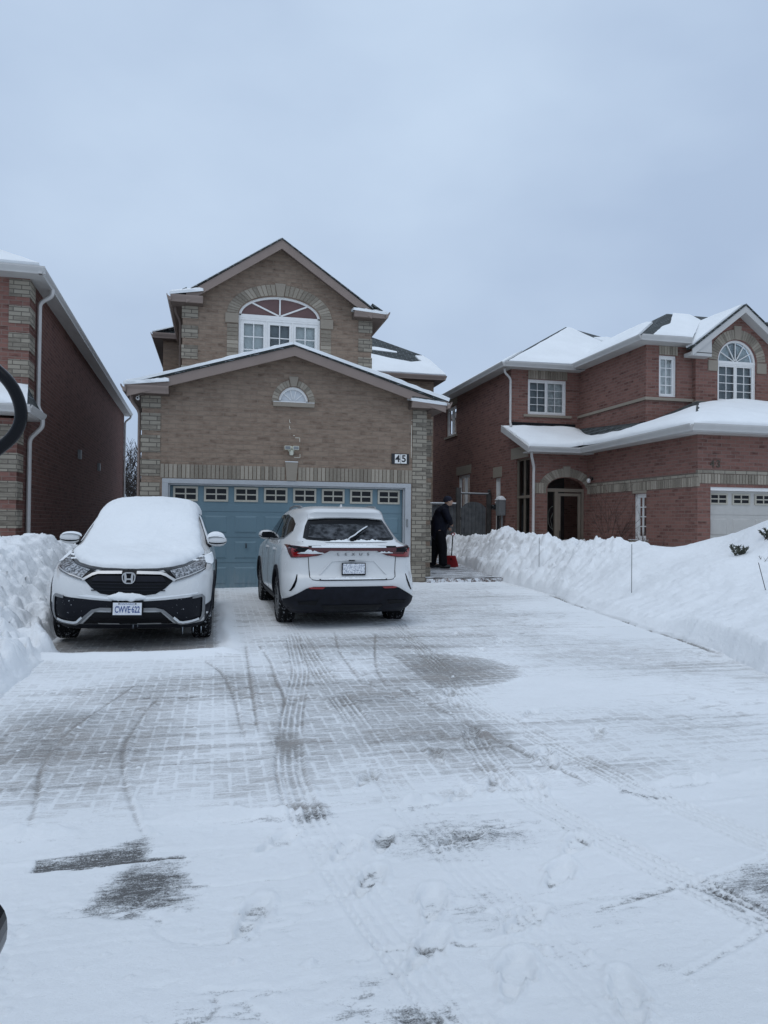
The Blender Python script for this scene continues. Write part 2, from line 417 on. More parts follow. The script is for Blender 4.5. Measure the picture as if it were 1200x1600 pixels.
def arch_ring(T, uc, vs, a, b, th, parent, n=24, t0=0.0, t1=math.pi, w=0.014, name='arch_stones', gap=0.06, skip=None):
    if skip:          # one flank on either side of the keystone
        arch_ring(T, uc, vs, a, b, th, parent, max(3, n // 2), t0, math.pi / 2 - skip, w, name, gap)
        return arch_ring(T, uc, vs, a, b, th, parent, max(3, n // 2), math.pi / 2 + skip, t1, w, name, gap)
    mb = MB(T)
    for i in range(n):
        p, q = t0 + (t1 - t0) * (i + gap) / n, t0 + (t1 - t0) * (i + 1 - gap) / n
        P = [(uc + a * math.cos(p), vs + b * math.sin(p)), (uc + (a + th) * math.cos(p), vs + (b + th) * math.sin(p)),
             (uc + (a + th) * math.cos(q), vs + (b + th) * math.sin(q)), (uc + a * math.cos(q), vs + b * math.sin(q))]
        mb.prism(P, -0.05, w + random.uniform(-0.003, 0.003))
    return mb.build(name, M['stone'], parent)

def keystone(T, uc, v0, v1, wb, wt, parent, w=0.035):
    return MB(T).prism([(uc - wb / 2, v0), (uc + wb / 2, v0), (uc + wt / 2, v1), (uc - wt / 2, v1)], -0.05, w).build('keystone', M['block'], parent, bevel=0.006)

def snow_sheet(poly3, thick, parent, step=0.14, edge=0.16, lump=0.02, name='roof_snow', rim=0.6, seed=0.0, mat='snow'):
    """a blanket of settled snow over a planar outline, rounded at its edge"""
    P = [Vector(p) for p in poly3]; n = Vector((0, 0, 0))
    for i in range(len(P)):
        a, b = P[i], P[(i + 1) % len(P)]
        n += Vector(((a.y - b.y) * (a.z + b.z), (a.z - b.z) * (a.x + b.x), (a.x - b.x) * (a.y + b.y)))
    n.normalize()
    if n.z < 0: n = -n; P = P[::-1]
    o = P[0]; ax = Vector((0, 0, 1)).cross(n)
    ax = ax.normalized() if ax.length > 1e-3 else Vector((1, 0, 0)); ay = n.cross(ax)
    q = [((p - o).dot(ax), (p - o).dot(ay)) for p in P]
    bnd = []
    for i in range(len(q)):
        a, b = q[i], q[(i + 1) % len(q)]; d = math.hypot(b[0] - a[0], b[1] - a[1]); k = max(1, int(d / step))
        for j in range(k): bnd.append((a[0] + (b[0] - a[0]) * j / k, a[1] + (b[1] - a[1]) * j / k))
    nb = len(bnd); A = np.array(bnd); B = np.roll(A, -1, 0)
    def dist(x, y):
        p = np.array((x, y)); d = B - A; t = np.clip(((p - A) * d).sum(1) / np.maximum((d * d).sum(1), 1e-12), 0, 1)
        return float(np.sqrt((((A + d * t[:, None]) - p) ** 2).sum(1).min()))
    def inside(x, y):
        c = False
        for i in range(len(q)):
            (x1, y1), (x2, y2) = q[i], q[(i + 1) % len(q)]
            if (y1 > y) != (y2 > y) and x < (x2 - x1) * (y - y1) / (y2 - y1) + x1: c = not c
        return c
    pts = list(bnd); xs = A[:, 0]; ys = A[:, 1]
    gx = np.arange(xs.min(), xs.max(), step); gy = np.arange(ys.min(), ys.max(), step)
    for j, y in enumerate(gy):
        for x in gx:
            x2 = x + (step / 2 if j % 2 else 0)
            if inside(x2, y) and dist(x2, y) > step * 0.45: pts.append((x2, y))
    r = delaunay_2d_cdt([Vector(p) for p in pts], [(i, (i + 1) % nb) for i in range(nb)], [], 1, 1e-6)
    V2, F = r[0], r[2]
    vs = []
    edgeset = set()
    for v in V2:
        d = dist(v.x, v.y); t = min(1.0, d / edge)
        h = thick * (rim + (1 - rim) * math.sqrt(1 - (1 - t) ** 2))
        p3 = o + ax * v.x + ay * v.y
        h += lump * (mnoise.noise(p3 * 1.1 + Vector((seed, 0, 0))) + 0.5 * mnoise.noise(p3 * 3.1)) * (0.35 + 0.65 * t)
        if d < 1e-5: p3 = p3 + (ax * mnoise.noise(p3 * 4.3) + ay * mnoise.noise(p3 * 4.9 + Vector((9, 0, 0)))) * 0.018
        vs.append(p3 + n * max(h, 0.008))
    fs = [tuple(f) for f in F]
    cnt = {}
    for f in fs:
        for i in range(len(f)):
            a, b = f[i], f[(i + 1) % len(f)]; cnt[(min(a, b), max(a, b))] = cnt.get((min(a, b), max(a, b)), 0) + 1
    low = {}
    for (a, b), c in cnt.items():
        if c == 1:
            for k in (a, b):
                if k not in low: low[k] = len(vs); v = V2[k]; vs.append(o + ax * v.x + ay * v.y - n * 0.005)
            fs.append((a, b, low[b], low[a]))
    ob = mesh(name, vs, fs, M[mat], parent, smooth=True, uv=False, angle=60)
    return ob

def gutter(pts, parent, h=0.13, d=0.11, mat='fascia_tan', out=(0, -1, 0), name='gutter'):
    """an eaves trough: K profile swept along a straight run; out = outward direction"""
    a, b = Vector(pts[0]), Vector(pts[1]); o = Vector(out)
    prof = [(0, 0), (d * 0.55, 0), (d * 0.62, h * 0.25), (d * 0.85, h * 0.55), (d, h * 0.78), (d, h), (d - 0.015, h), (d - 0.015, h * 0.8), (0.012, h * 0.5), (0.0, h * 0.9)]
    vs = []
    for p in (a, b):
        for q in prof: vs.append(p + o * q[0] + Vector((0, 0, q[1] - h)))
    n = len(prof)
    fs = [(i, (i + 1) % n, n + (i + 1) % n, n + i) for i in range(n)] + [tuple(range(n)), tuple(range(2 * n - 1, n - 1, -1))]
    return mesh(name, vs, fs, M[mat], parent)

def downspout(pts, parent, r=0.042, mat='pipe'):
    """rounded elbows between straight runs, with clips"""
    P = [Vector(p) for p in pts]; out = [P[0]]
    for i in range(1, len(P) - 1):
        a, b, c = P[i - 1], P[i], P[i + 1]; k = min(0.09, (b - a).length / 2.2, (c - b).length / 2.2)
        s, e = b + (a - b).normalized() * k, b + (c - b).normalized() * k
        for t in (0, .25, .5, .75, 1): out.append(s * (1 - t) ** 2 + b * (2 * t * (1 - t)) + e * t * t)
    out.append(P[-1])
    return MB().tube(out, r, 10, flat=0.85).build('downspout', M[mat], parent, smooth=True, angle=40)

def sstep_(a, b, x): t = np.clip((x - a) / (b - a), 0, 1); return t * t * (3 - 2 * t)
def skirted(name, X, Y, Z, Zlow, keep, mat, parent):
    """a grid surface kept where keep is true, with a vertical rim down to Zlow"""
    ny, nx = X.shape; idx = -np.ones(X.shape, int); vs = []
    for j in range(ny):
        for i in range(nx):
            if keep[j, i]: idx[j, i] = len(vs); vs.append((X[j, i], Y[j, i], Z[j, i]))
    lowz = {idx[j, i]: Zlow[j, i] for j in range(ny) for i in range(nx) if keep[j, i]}
    fs = [(idx[j, i], idx[j, i + 1], idx[j + 1, i + 1], idx[j + 1, i]) for j in range(ny - 1) for i in range(nx - 1) if min(idx[j, i], idx[j, i + 1], idx[j + 1, i + 1], idx[j + 1, i]) >= 0]
    cnt = {}
    for f in fs:
        for k in range(4):
            e = (min(f[k], f[(k + 1) % 4]), max(f[k], f[(k + 1) % 4])); cnt[e] = cnt.get(e, 0) + 1
    low = {}
    for (a, b), c in cnt.items():
        if c == 1:
            for k in (a, b):
                if k not in low: low[k] = len(vs); p = vs[k]; vs.append((p[0], p[1], lowz[k]))
            fs.append((a, b, low[b], low[a]))
    return mesh(name, vs, fs, mat, parent, smooth=True, uv=False, angle=65)
# ================================================================== the tan brick house
def garage_door(T, u0, u1, v0, v1, parent, mat, cols, rows, nwin, frame_mat, wh=(1.84, 2.14), name='garage_door', depth=0.13):
    mb = MB(T); rh = (v1 - v0) / rows
    for r in range(rows):
        mb.box(u0, u1, v0 + r * rh + 0.004, v0 + (r + 1) * rh - 0.004, -depth - 0.05, -depth)
    mb.box(u0, u1, v0, v1, -depth - 0.06, -depth - 0.012)
    cw = (u1 - u0) / cols
    for r in range(rows - 1):
        for c in range(cols):
            a, b, c0, d0 = u0 + c * cw + 0.075, u0 + (c + 1) * cw - 0.075, v0 + r * rh + 0.085, v0 + (r + 1) * rh - 0.085
            e = 0.03
            mb.add([(a, c0, -depth), (b, c0, -depth), (b, d0, -depth), (a, d0, -depth), (a + e, c0 + e, -depth + 0.016), (b - e, c0 + e, -depth + 0.016), (b - e, d0 - e, -depth + 0.016), (a + e, d0 - e, -depth + 0.016)],
                   [(0, 1, 5, 4), (1, 2, 6, 5), (2, 3, 7, 6), (3, 0, 4, 7), (4, 5, 6, 7)])
    d = mb.build(name, M[mat], parent)
    nw = (u1 - u0) / nwin
    for i in range(nwin):
        a, b = u0 + i * nw + (nw - 0.485) / 2, u0 + i * nw + (nw + 0.485) / 2
        f = MB(T); t = 0.04; z0, z1 = -depth - 0.002, -depth + 0.022
        f.box(a, b, wh[0], wh[0] + t, z0, z1); f.box(a, b, wh[1] - t, wh[1], z0, z1); f.box(a, a + t, wh[0] + t, wh[1] - t, z0, z1); f.box(b - t, b, wh[0] + t, wh[1] - t, z0, z1)
        m, n = (a + b) / 2, (wh[0] + wh[1]) / 2
        f.box(m - 0.014, m + 0.014, wh[0] + t, wh[1] - t, z0, z1 - 0.006); f.box(a + t, b - t, n - 0.014, n + 0.014, z0, z1 - 0.008)
        f.build('door_window', M[frame_mat], d)
        g = MB(T); g.box(a + t / 2, b - t / 2, wh[0] + t / 2, wh[1] - t / 2, -depth - 0.003, -depth + 0.004); g.build('pane', M['dark_glass'], d)
    return d

def eave_return(parent, x0, x1, y0, y1, ztop, mat, soff, side, snow_to):
    """short boxed eave that wraps the corner onto the gable front, with its cap of snow"""
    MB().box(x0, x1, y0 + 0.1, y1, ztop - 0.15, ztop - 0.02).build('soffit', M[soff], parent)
    r0, r1 = (0.0, snow_to * 0.75) if side < 0 else (snow_to * 0.75, 0.0)
    gutter([(x0, y0 + 0.1, ztop), (x1, y0 + 0.1, ztop)], parent, 0.145, 0.10, mat, (0, -1, 0))
    MB().slab([(x0, y0 + 0.01, ztop - 0.012 + r0), (x1, y0 + 0.01, ztop - 0.012 + r1), (x1, y1, ztop + r1 * 1.3), (x0, y1, ztop + r0 * 1.3)], (0, 0, 0.02)).build('roof', M['shingle'], parent)
    snow_sheet([(x0 - 0.02, y0 - 0.005, ztop - 0.008), (x1 + 0.02, y0 - 0.005, ztop - 0.008), (x1 + 0.02, y0 + 0.06, ztop + 0.008 + r1), (x1 + 0.02, y1, ztop + 0.01 + r1 * 1.3), (x0 - 0.02, y1, ztop + 0.01 + r0 * 1.3), (x0 - 0.02, y0 + 0.06, ztop + 0.008 + r0)], 0.085, parent, 0.08, 0.12, 0.012)

def middle_house():
    H = thing('brick_house', 'tan brick two storey house with blue garage door and number 45', 'house', (1.5, 15.2, 0))
    T = Tfront(15.2)
    hw = [(1.86, 3.92)] + arch_top(1.55, 3.92, 0.31, 0.33, 18)[1:-1] + [(1.24, 3.92)]
    facade('wall', T, [(-1.45, -0.2), (4.42, -0.2), (4.42, 4.10), (1.54, 4.96), (-1.45, 4.10)], [rect(-1.0, 4.04, -0.19, 2.25), hw], M['brick_tan'], H, 0.16)
    mb = MB()
    mb.add([(-1.45, 15.2, -0.2), (-1.45, 20.7, -0.2), (-1.45, 20.7, 4.1), (-1.45, 15.2, 4.1)], [(0, 1, 2, 3)])
    mb.build('side_wall', M['brick_tan'], H); mb = MB()
    mb.add([(4.42, 15.2, -0.2), (4.42, 15.62, -0.2), (4.42, 15.62, 4.1), (4.42, 15.2, 4.1)], [(0, 1, 2, 3)])
    mb.build('corner_return', M['brick_tan'], H); mb = MB()
    mb.box(4.1, 4.66, 15.6, 24.0, -0.2, 4.0)
    mb.build('side_wall', M['brick_tan'], H)
    MB().box(-1.3, 4.3, 16.2, 16.25, 0, 2.4).build('garage_back', M['interior'], H)
    # quoins
    def quoins(T, blocks, u0, u1, ret=None):
        for v0, v1 in blocks:
            q = MB(T); q.box(u0, u1, v0, v1, -0.05, 0.018); q.build('quoin', M['brick_grey'], H)
    quoins(T, [(3.68, 3.93), (3.235, 3.58), (2.80, 3.14), (2.33, 2.66), (1.86, 2.20), (1.40, 1.74), (0.94, 1.28), (0.48, 0.82), (0.02, 0.36)], -1.468, -1.095)
    quoins(T, [(3.55, 3.86), (3.06, 3.44), (2.58, 2.96), (2.10, 2.48), (1.62, 2.0), (1.14, 1.52), (0.66, 1.04), (0.06, 0.56)], 4.125, 4.438)
    MB(T).box(4.125, 4.43, -0.1, 3.9, -0.05, 0.008).build('corner_pier', M['brick_grey'], H)
    qb = MB()
    for k in range(8):
        qb.box(4.40, 4.672 + (0.02 if k % 2 else 0), 15.588, 16.0, 0.1 + k * 0.47, 0.1 + k * 0.47 + 0.36)
    qb.build('quoin', M['brick_grey'], H)
    # soldier course with keystone, door surround, door
    soldier(T, -1.09, 4.12, 2.30, 2.575, H, skip=(1.39, 1.66))
    keystone(T, 1.525, 2.29, 2.68, 0.20, 0.265, H)
    snow_sheet([(1.39, 15.16, 2.682), (1.66, 15.16, 2.682), (1.66, 15.2, 2.682), (1.39, 15.2, 2.682)], 0.015, H, 0.05, 0.03, 0.003)
    s = MB(T)
    s.box(-1.05, -0.93, -0.19, 2.19, -0.12, 0.02); s.box(3.97, 4.10, -0.19, 2.19, -0.12, 0.02); s.box(-1.05, 4.10, 2.19, 2.285, -0.12, 0.02)
    s.box(-0.93, -0.90, -0.19, 2.16, -0.12, -0.03); s.box(3.94, 3.97, -0.19, 2.16, -0.12, -0.03); s.box(-0.93, 3.97, 2.16, 2.19, -0.12, -0.03)
    so_ = s.build('door_surround', M['trim_door'], H, bevel=0.006)
    MB(T).box(4.0, 4.03, 1.35, 1.52, 0.02, 0.05).build('door_sensor', M['meter'], so_)
    g = garage_door(T, -0.90, 3.94, 0.06, 2.16, H, 'door_blue', 8, 4, 8, 'frame_cream')
    h = MB(T); h.tube([(0.62, 0.98, -0.11), (0.62, 0.98, -0.06), (0.62, 0.90, -0.06), (0.62, 0.90, -0.11)], 0.012, 8); h.build('handle', M['dark_metal'], g, smooth=True)
    MB(T).box(-0.93, 3.97, 0.0, 0.06, -0.2, -0.115).build('door_seal', M['black_plastic'], g)
    # half-round vent window
    f = MB(T)
    for r0, r1, z in ((0.265, 0.318, -0.03),):
        for i in range(18):
            p, q = math.pi * i / 18, math.pi * (i + 1) / 18
            f.prism([(1.55 + r0 * math.cos(p), 3.92 + r0 * 1.05 * math.sin(p)), (1.55 + r1 * math.cos(p), 3.92 + r1 * 1.05 * math.sin(p)), (1.55 + r1 * math.cos(q), 3.92 + r1 * 1.05 * math.sin(q)), (1.55 + r0 * math.cos(q), 3.92 + r0 * 1.05 * math.sin(q))], -0.1, z)
    f.box(1.24, 1.86, 3.92, 3.955, -0.1, -0.03)
    for k in (0.22, 0.42, 0.58, 0.78):
        t = math.pi * k; dx, dz = math.cos(t), math.sin(t); n = (-dz * 0.008, dx * 0.008)
        f.prism([(1.55 + dx * 0.06 - n[0], 3.94 + dz * 0.06 - n[1]), (1.55 + dx * 0.27 - n[0], 3.94 + dz * 0.28 - n[1]), (1.55 + dx * 0.27 + n[0], 3.94 + dz * 0.28 + n[1]), (1.55 + dx * 0.06 + n[0], 3.94 + dz * 0.06 + n[1])], -0.1, -0.055)
    fw = f.build('half_round_window', M['frame_white'], H)
    MB(T).prism([(1.55 + 0.3 * math.cos(math.pi * i / 18), 3.93 + 0.3 * math.sin(math.pi * i / 18)) for i in range(19)], -0.1, -0.072).build('pane', plain('frosted_pane', (0.56, 0.58, 0.60), 0.35, noise=0.06), fw)
    arch_ring(T, 1.55, 3.92, 0.325, 0.345, 0.125, H, 16, 0.0, math.pi, skip=0.22)
    keystone(T, 1.55, 4.255, 4.46, 0.12, 0.20, H)
    MB(T).box(1.125, 1.985, 3.825, 3.917, -0.1, 0.07).build('sill', M['block'], H, bevel=0.006)
    snow_sheet([(1.13, 15.135, 3.918), (1.98, 15.135, 3.918), (1.98, 15.2, 3.918), (1.13, 15.2, 3.918)], 0.012, H, 0.06, 0.03, 0.003)
    # number plate 45: black holder, two white tiles
    n = MB(T).box(3.66, 4.045, 2.70, 2.925, 0.0, 0.035).build('number_sign', M['number_black'], H, bevel=0.005)
    for a, ch in ((3.79, '4'), (3.925, '5')):
        MB(T).box(a - 0.062, a + 0.062, 2.715, 2.91, 0.034, 0.042).build('number_tile', M['number_white'], n)
        text_mesh('digit', ch, 0.205, M['number_black'], n, T, a, 2.812, 0.044, 0.003, bold=0.005)
    # twin flood light with motion sensor
    fl = MB(T); fl.lathe([(0.0, 0.07), (0.03, 0.07), (0.055, 0.05), (0.06, 0.0)], 16, 'Z', (1.515, 2.94, 0.0))
    fo = fl.build('flood_light', M['fixture'], H, smooth=True, angle=40)
    for sgn in (-1, 1):
        b = MB(T); c = 1.515 + sgn * 0.085
        b.tube([(1.515, 2.96, 0.05), (c, 2.965, 0.09)], 0.018, 8)
        b.box(c - 0.062, c + 0.062, 2.925, 3.005, 0.075, 0.15)
        lo = b.build('lamp_head', M['fixture'], fo, bevel=0.008)
        MB(T).box(c - 0.052, c + 0.052, 2.935, 2.995, 0.149, 0.154).build('lens', M['meter'], fo)
    sb = MB(T); sb.lathe([(0.0, 0.035), (0.03, 0.045), (0.075, 0.045), (0.10, 0.03), (0.105, 0.0)], 14, 'Y', (1.515, 2.82, 0.06)); sb.build('sensor', M['fixture'], fo, smooth=True, angle=45)
    # mortar repairs on the brick
    for L_ in ([(1.475, 3.56), (1.475, 3.50), (1.495, 3.50)], [(1.475, 3.43), (1.475, 3.37), (1.495, 3.37)], [(1.60, 3.19), (1.69, 3.19), (1.69, 3.11)], [(1.58, 2.78), (1.70, 2.78), (1.70, 2.85)], [(1.555, 3.235), (1.585, 3.235)], [(4.10, 3.55), (4.10, 2.85)], [(4.10, 3.66), (4.18, 3.66), (4.18, 3.74)]):
        q = MB(T)
        for (a, b), (c, d) in zip(L_, L_[1:]):
            q.box(min(a, c) - 0.005, max(a, c) + 0.005, min(b, d) - 0.005, max(b, d) + 0.005, -0.01, 0.004)
        q.build('mortar_patch', M['putty'], H)
    # garage roof: two slopes, rake boards, snow
    def gable(xl, xc, xr, zl, zc, zr, yf, yb, th, fas, boards, snow, lump=0.02, sidemat='soffit_tan', back_l=None):
        r = MB(); 
        r.slab([(xl, yf, zl), (xc, yf, zc), (xc, yb, zc), (xl, yb, zl)], (0, 0, -0.03))
        r.slab([(xc, yf, zc), (xr, yf, zr), (xr, yb, zr), (xc, yb, zc)], (0, 0, -0.03))
        ro = r.build('roof', M['shingle'], H)
        f = MB()
        for (a, za), (b, zb) in (((xl + 0.03, zl), (xc, zc)), ((xc, zc), (xr - 0.03, zr))):
            f.add([(a, yf + 0.025, za - 0.032), (b, yf + 0.025, zb - 0.032), (b, yf + 0.025, zb - 0.052 - boards), (a, yf + 0.025, za - 0.052 - boards),
                   (a, yf + 0.06, za - 0.032), (b, yf + 0.06, zb - 0.032), (b, yf + 0.06, zb - 0.052 - boards), (a, yf + 0.06, za - 0.052 - boards)],
                  [(0, 1, 2, 3), (4, 5, 6, 7), (0, 1, 5, 4), (3, 2, 6, 7), (0, 3, 7, 4), (1, 2, 6, 5)])
        f.build('rake_board', M[fas], H)
        s2 = MB()
        for (a, za), (b, zb) in (((xl, zl), (xc, zc)), ((xc, zc), (xr, zr))):
            s2.add([(a, yf + 0.06, za - 0.052 - boards * 0.55), (b, yf + 0.06, zb - 0.052 - boards * 0.55), (b, yb, zb - 0.052 - boards * 0.55), (a, yb, za - 0.052 - boards * 0.55)], [(0, 1, 2, 3)])
        s2.build('soffit', M[sidemat], H)
        return ro
    gable(-1.74, 1.535, 4.80, 4.07, 5.05, 4.03, 14.84, 20.6, 0.05, 'fascia_tan', 0.172, True)
    snow_sheet([(-1.76, 14.825, 4.075), (1.50, 14.825, 5.055), (1.50, 16.78, 5.055), (-0.8, 16.78, 4.365), (-0.8, 20.6, 4.365), (-1.76, 20.6, 4.075)], 0.085, H, 0.16, 0.18, 0.02)
    snow_sheet([(1.50, 14.825, 5.055), (4.82, 14.825, 4.035), (4.82, 20.6, 4.035), (3.6, 20.6, 4.40), (3.6, 16.78, 4.40), (1.50, 16.78, 5.055)], 0.105, H, 0.16, 0.2, 0.025, seed=4)
    eave_return(H, -1.75, -0.93, 14.84, 15.19, 4.075, 'fascia_tan', 'soffit_tan', -1, 0.14)
    eave_return(H, 4.02, 4.82, 14.84, 15.19, 4.035, 'fascia_tan', 'soffit_tan', 1, 0.10)
    for x, sgn, z in ((-1.72, -1, 4.07), (4.79, 1, 4.03)):
        gutter([(x - 0.0, 14.80, z), (x, 20.6, z)], H, 0.135, 0.10, 'fascia_tan', (sgn, 0, 0))
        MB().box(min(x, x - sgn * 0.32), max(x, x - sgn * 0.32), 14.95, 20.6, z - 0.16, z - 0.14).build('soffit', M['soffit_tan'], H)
    # small dome camera under the left eave
    c = MB(); c.lathe([(0, 0.03), (0.03, 0.035), (0.09, 0.035), (0.10, 0.02)], 12, 'Y', (-1.52, 15.0, 3.84)); c.tube([(-1.52, 15.08, 3.85), (-1.50, 15.14, 3.93)], 0.012, 6)
    k = c.build('security_camera', M['frame_white'], H, smooth=True, angle=50)
    MB().lathe([(-0.002, 0.02), (-0.004, 0.0)], 10, 'Y', (-1.52, 15.0, 3.84)).build('lens', M['gloss_black'], k)
    downspout([(-1.66, 15.22, 3.95), (-1.66, 15.22, 3.82), (-1.51, 15.34, 3.62), (-1.51, 15.34, 3.2), (-1.51, 15.34, 0.1)], H, 0.04, 'fascia_tan')

    # ------------------------------------------------ upper storey
    Y2 = 16.8; U = Tfront(Y2)
    cx, wa, wb = 1.385, 0.93, 0.475
    sp = 6.13
    win = [(cx + wa, 4.95)] + arch_top(cx, sp, wa, wb, 24) + [(cx - wa, 4.95)]
    facade('wall', U, [(-0.77, 3.9), (3.53, 3.9), (3.53, 6.42), (1.39, 7.80), (-0.77, 6.42)], [win], M['brick_tan'], H, 0.16)
    sw = MB()
    sw.add([(-0.77, Y2, 3.9), (-0.77, 20.7, 3.9), (-0.77, 20.7, 6.4), (-0.77, Y2, 6.4)], [(0, 1, 2, 3)])
    sw.build('side_wall', M['brick_tan'], H); sw = MB()
    sw.add([(3.53, Y2, 3.9), (3.53, 24.0, 3.9), (3.53, 24.0, 6.4), (3.53, Y2, 6.4)], [(0, 1, 2, 3)])
    sw.build('side_wall', M['brick_tan'], H)
    quoins(U, [(5.96, 6.24), (5.52, 5.80), (5.06, 5.36), (4.60, 4.90), (4.14, 4.44)], -0.788, -0.435)
    quoins(U, [(5.90, 6.18), (5.46, 5.76), (5.02, 5.32), (4.56, 4.86)], 3.215, 3.548)
    # arched triple casement
    fr = MB(U); z0, z1 = -0.12, -0.045
    for i in range(24):
        p, q = math.pi * i / 24, math.pi * (i + 1) / 24; a1, b1, a0, b0 = wa, wb, wa - 0.055, wb - 0.05
        fr.prism([(cx + a0 * math.cos(p), sp + b0 * math.sin(p)), (cx + a1 * math.cos(p), sp + b1 * math.sin(p)), (cx + a1 * math.cos(q), sp + b1 * math.sin(q)), (cx + a0 * math.cos(q), sp + b0 * math.sin(q))], z0, z1)
    fr.box(cx - wa, cx + wa, sp - 0.055, sp + 0.03, z0, z1)
    for t in (0.245, 0.5, 0.755):
        tt = math.pi * t; dx, dz = math.cos(tt), math.sin(tt)
        ex, ez = dx * (wa - 0.03), dz * (wb - 0.03); l = math.hypot(ex, ez); nx_, nz_ = -ez / l * 0.017, ex / l * 0.017
        fr.prism([(cx - nx_, sp + 0.03 - nz_), (cx + ex - nx_, sp + ez - nz_), (cx + ex + nx_, sp + ez + nz_), (cx + nx_, sp + 0.03 + nz_)], z0 + 0.02, z1 - 0.012)
    fo = fr.build('fan_light', M['frame_white'], H)
    MB(U).prism([(cx + 0.9 * math.cos(math.pi * i / 24), sp + 0.45 * math.sin(math.pi * i / 24)) for i in range(25)], -0.118, -0.085).build('pane', M['rose_panel'], fo)
    window(U, cx - wa, cx + wa, 4.95, sp - 0.055, H, 2, 3, 3, 0.085, 0.045, backs=['blind', 'blind_reflect', 'blind'], sash_w=0.075, mun=0.011)
    arch_ring(U, cx, sp, wa + 0.02, wb + 0.02, 0.245, H, 30, 0.05, math.pi - 0.05, skip=0.1)
    keystone(U, cx, 6.60, 6.90, 0.15, 0.25, H)
    for a, b in ((cx - wa - 0.30, cx - wa + 0.0), (cx + wa, cx + wa + 0.30)):
        MB(U).box(a, b, 5.93, 6.15, -0.05, 0.03).build('springer', M['block'], H, bevel=0.006)
    for a, b in ((cx - wa - 0.255, cx - wa - 0.01), (cx + wa + 0.01, cx + wa + 0.255)):
        jb = MB(U); z = 4.9
        while z < 5.9: jb.box(a, b, z, z + 0.082, -0.05, 0.012 + random.uniform(-0.003, 0.003)); z += 0.092
        jb.build('jamb_stones', M['stone'], H)
    YR = 16.45
    ro = gable(-0.72, 1.385, 3.50, 6.45, 7.835, 6.40, YR, 23.0, 0.05, 'fascia_tan', 0.185, False)
    snow_sheet([(-0.72, YR + 0.04, 6.46), (1.36, YR + 0.04, 7.835), (1.36, 22.9, 7.835), (-0.72, 22.9, 6.46)], 0.02, H, 0.25, 0.1, 0.008)
    snow_sheet([(1.40, YR + 0.05, 7.835), (3.50, YR + 0.05, 6.42), (3.50, 23.4, 6.42), (1.40, 23.4, 7.835)], 0.015, H, 0.25, 0.1, 0.008)
    eave_return(H, -1.02, -0.33, YR, Y2 - 0.01, 6.38, 'fascia_tan', 'soffit_tan', -1, 0.16)
    eave_return(H, 3.06, 3.83, YR, Y2 - 0.01, 6.34, 'fascia_tan', 'soffit_tan', 1, 0.07)
    for x, sgn, z, yb in ((-1.0, -1, 6.38, 20.6), (3.80, 1, 6.34, 23.6)):
        gutter([(x, YR + 0.0, z), (x, yb, z)], H, 0.135, 0.10, 'fascia_tan', (sgn, 0, 0))
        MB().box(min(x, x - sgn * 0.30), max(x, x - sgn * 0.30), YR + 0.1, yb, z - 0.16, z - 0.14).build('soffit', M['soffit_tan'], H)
        e = MB(); e.slab([(x, YR + 0.03, z - 0.01), (x - sgn * 0.32, YR + 0.03, z + 0.18), (x - sgn * 0.32, yb, z + 0.18), (x, yb, z - 0.01)], (0, 0, -0.04)); e.build('roof', M['shingle'], H)
    downspout([(-0.93, Y2 + 0.1, 6.26), (-0.93, Y2 + 0.1, 6.12), (-0.82, Y2 + 0.2, 5.92), (-0.82, Y2 + 0.2, 4.5)], H, 0.04, 'soffit_tan')
    # ------------------------------------------------ main block behind: left and right wings
    mw = MB()
    mw.box(-1.45, -0.6, 20.7, 33, 3.0, 6.4)
    mw.box(3.4, 7.25, 24.0, 33, 0.0, 6.4)
    mw.box(4.66, 5.2, 20.0, 24.0, 0, 3.2)
    mw.build('rear_wall', M['brick_tan'], H)
    MB().box(-1.70, -0.6, 20.45, 33, 6.33, 6.36).build('soffit', M['soffit_tan'], H)
    MB().box(3.5, 7.55, 23.65, 33, 6.28, 6.31).build('soffit', M['soffit_tan'], H)
    gutter([(-1.70, 20.45, 6.48), (-0.9, 20.45, 6.48)], H, 0.135, 0.1, 'fascia_tan', (0, -1, 0))
    gutter([(-1.66, 20.40, 6.48), (-1.66, 33, 6.48)], H, 0.135, 0.1, 'fascia_tan', (-1, 0, 0))
    gutter([(3.5, 23.68, 6.44), (7.56, 23.68, 6.44)], H, 0.15, 0.1, 'fascia_tan', (0, -1, 0))
    gutter([(7.50, 23.60, 6.44), (7.50, 33, 6.44)], H, 0.15, 0.1, 'fascia_tan', (1, 0, 0))
    rf = MB(); e0, e1, h1, h2 = (3.3, 23.62, 6.44), (7.58, 23.62, 6.44), (7.30, 25.4, 7.50), (5.62, 27.1, 8.52)
    hl = (1.4, 27.1, 8.52)
    rf.add([e0, e1, h1, h2, hl, (1.4, 23.62, 6.44)], [(0, 1, 2, 3), (0, 3, 4, 5)])
    rf.add([e1, (7.58, 33, 6.44), (6.0, 32, 7.6), h1], [(0, 1, 2, 3)]); rf.add([h1, (6.0, 32, 7.6), (5.4, 32, 8.5), h2], [(0, 1, 2, 3)])
    rf.add([(-1.72, 20.38, 6.48), (-0.6, 20.38, 6.48), (1.4, 24.0, 8.1), hl, (-0.6, 27, 7.2), (-1.72, 33, 6.48)], [(0, 1, 2), (0, 2, 3), (0, 3, 4), (0, 4, 5)])
    rf.build('roof', M['shingle'], H)
    nrm = lambda x, y: 6.44 + 0.595 * (y - 23.62)
    P = lambda x, y: (x, y, nrm(x, y) + 0.01)
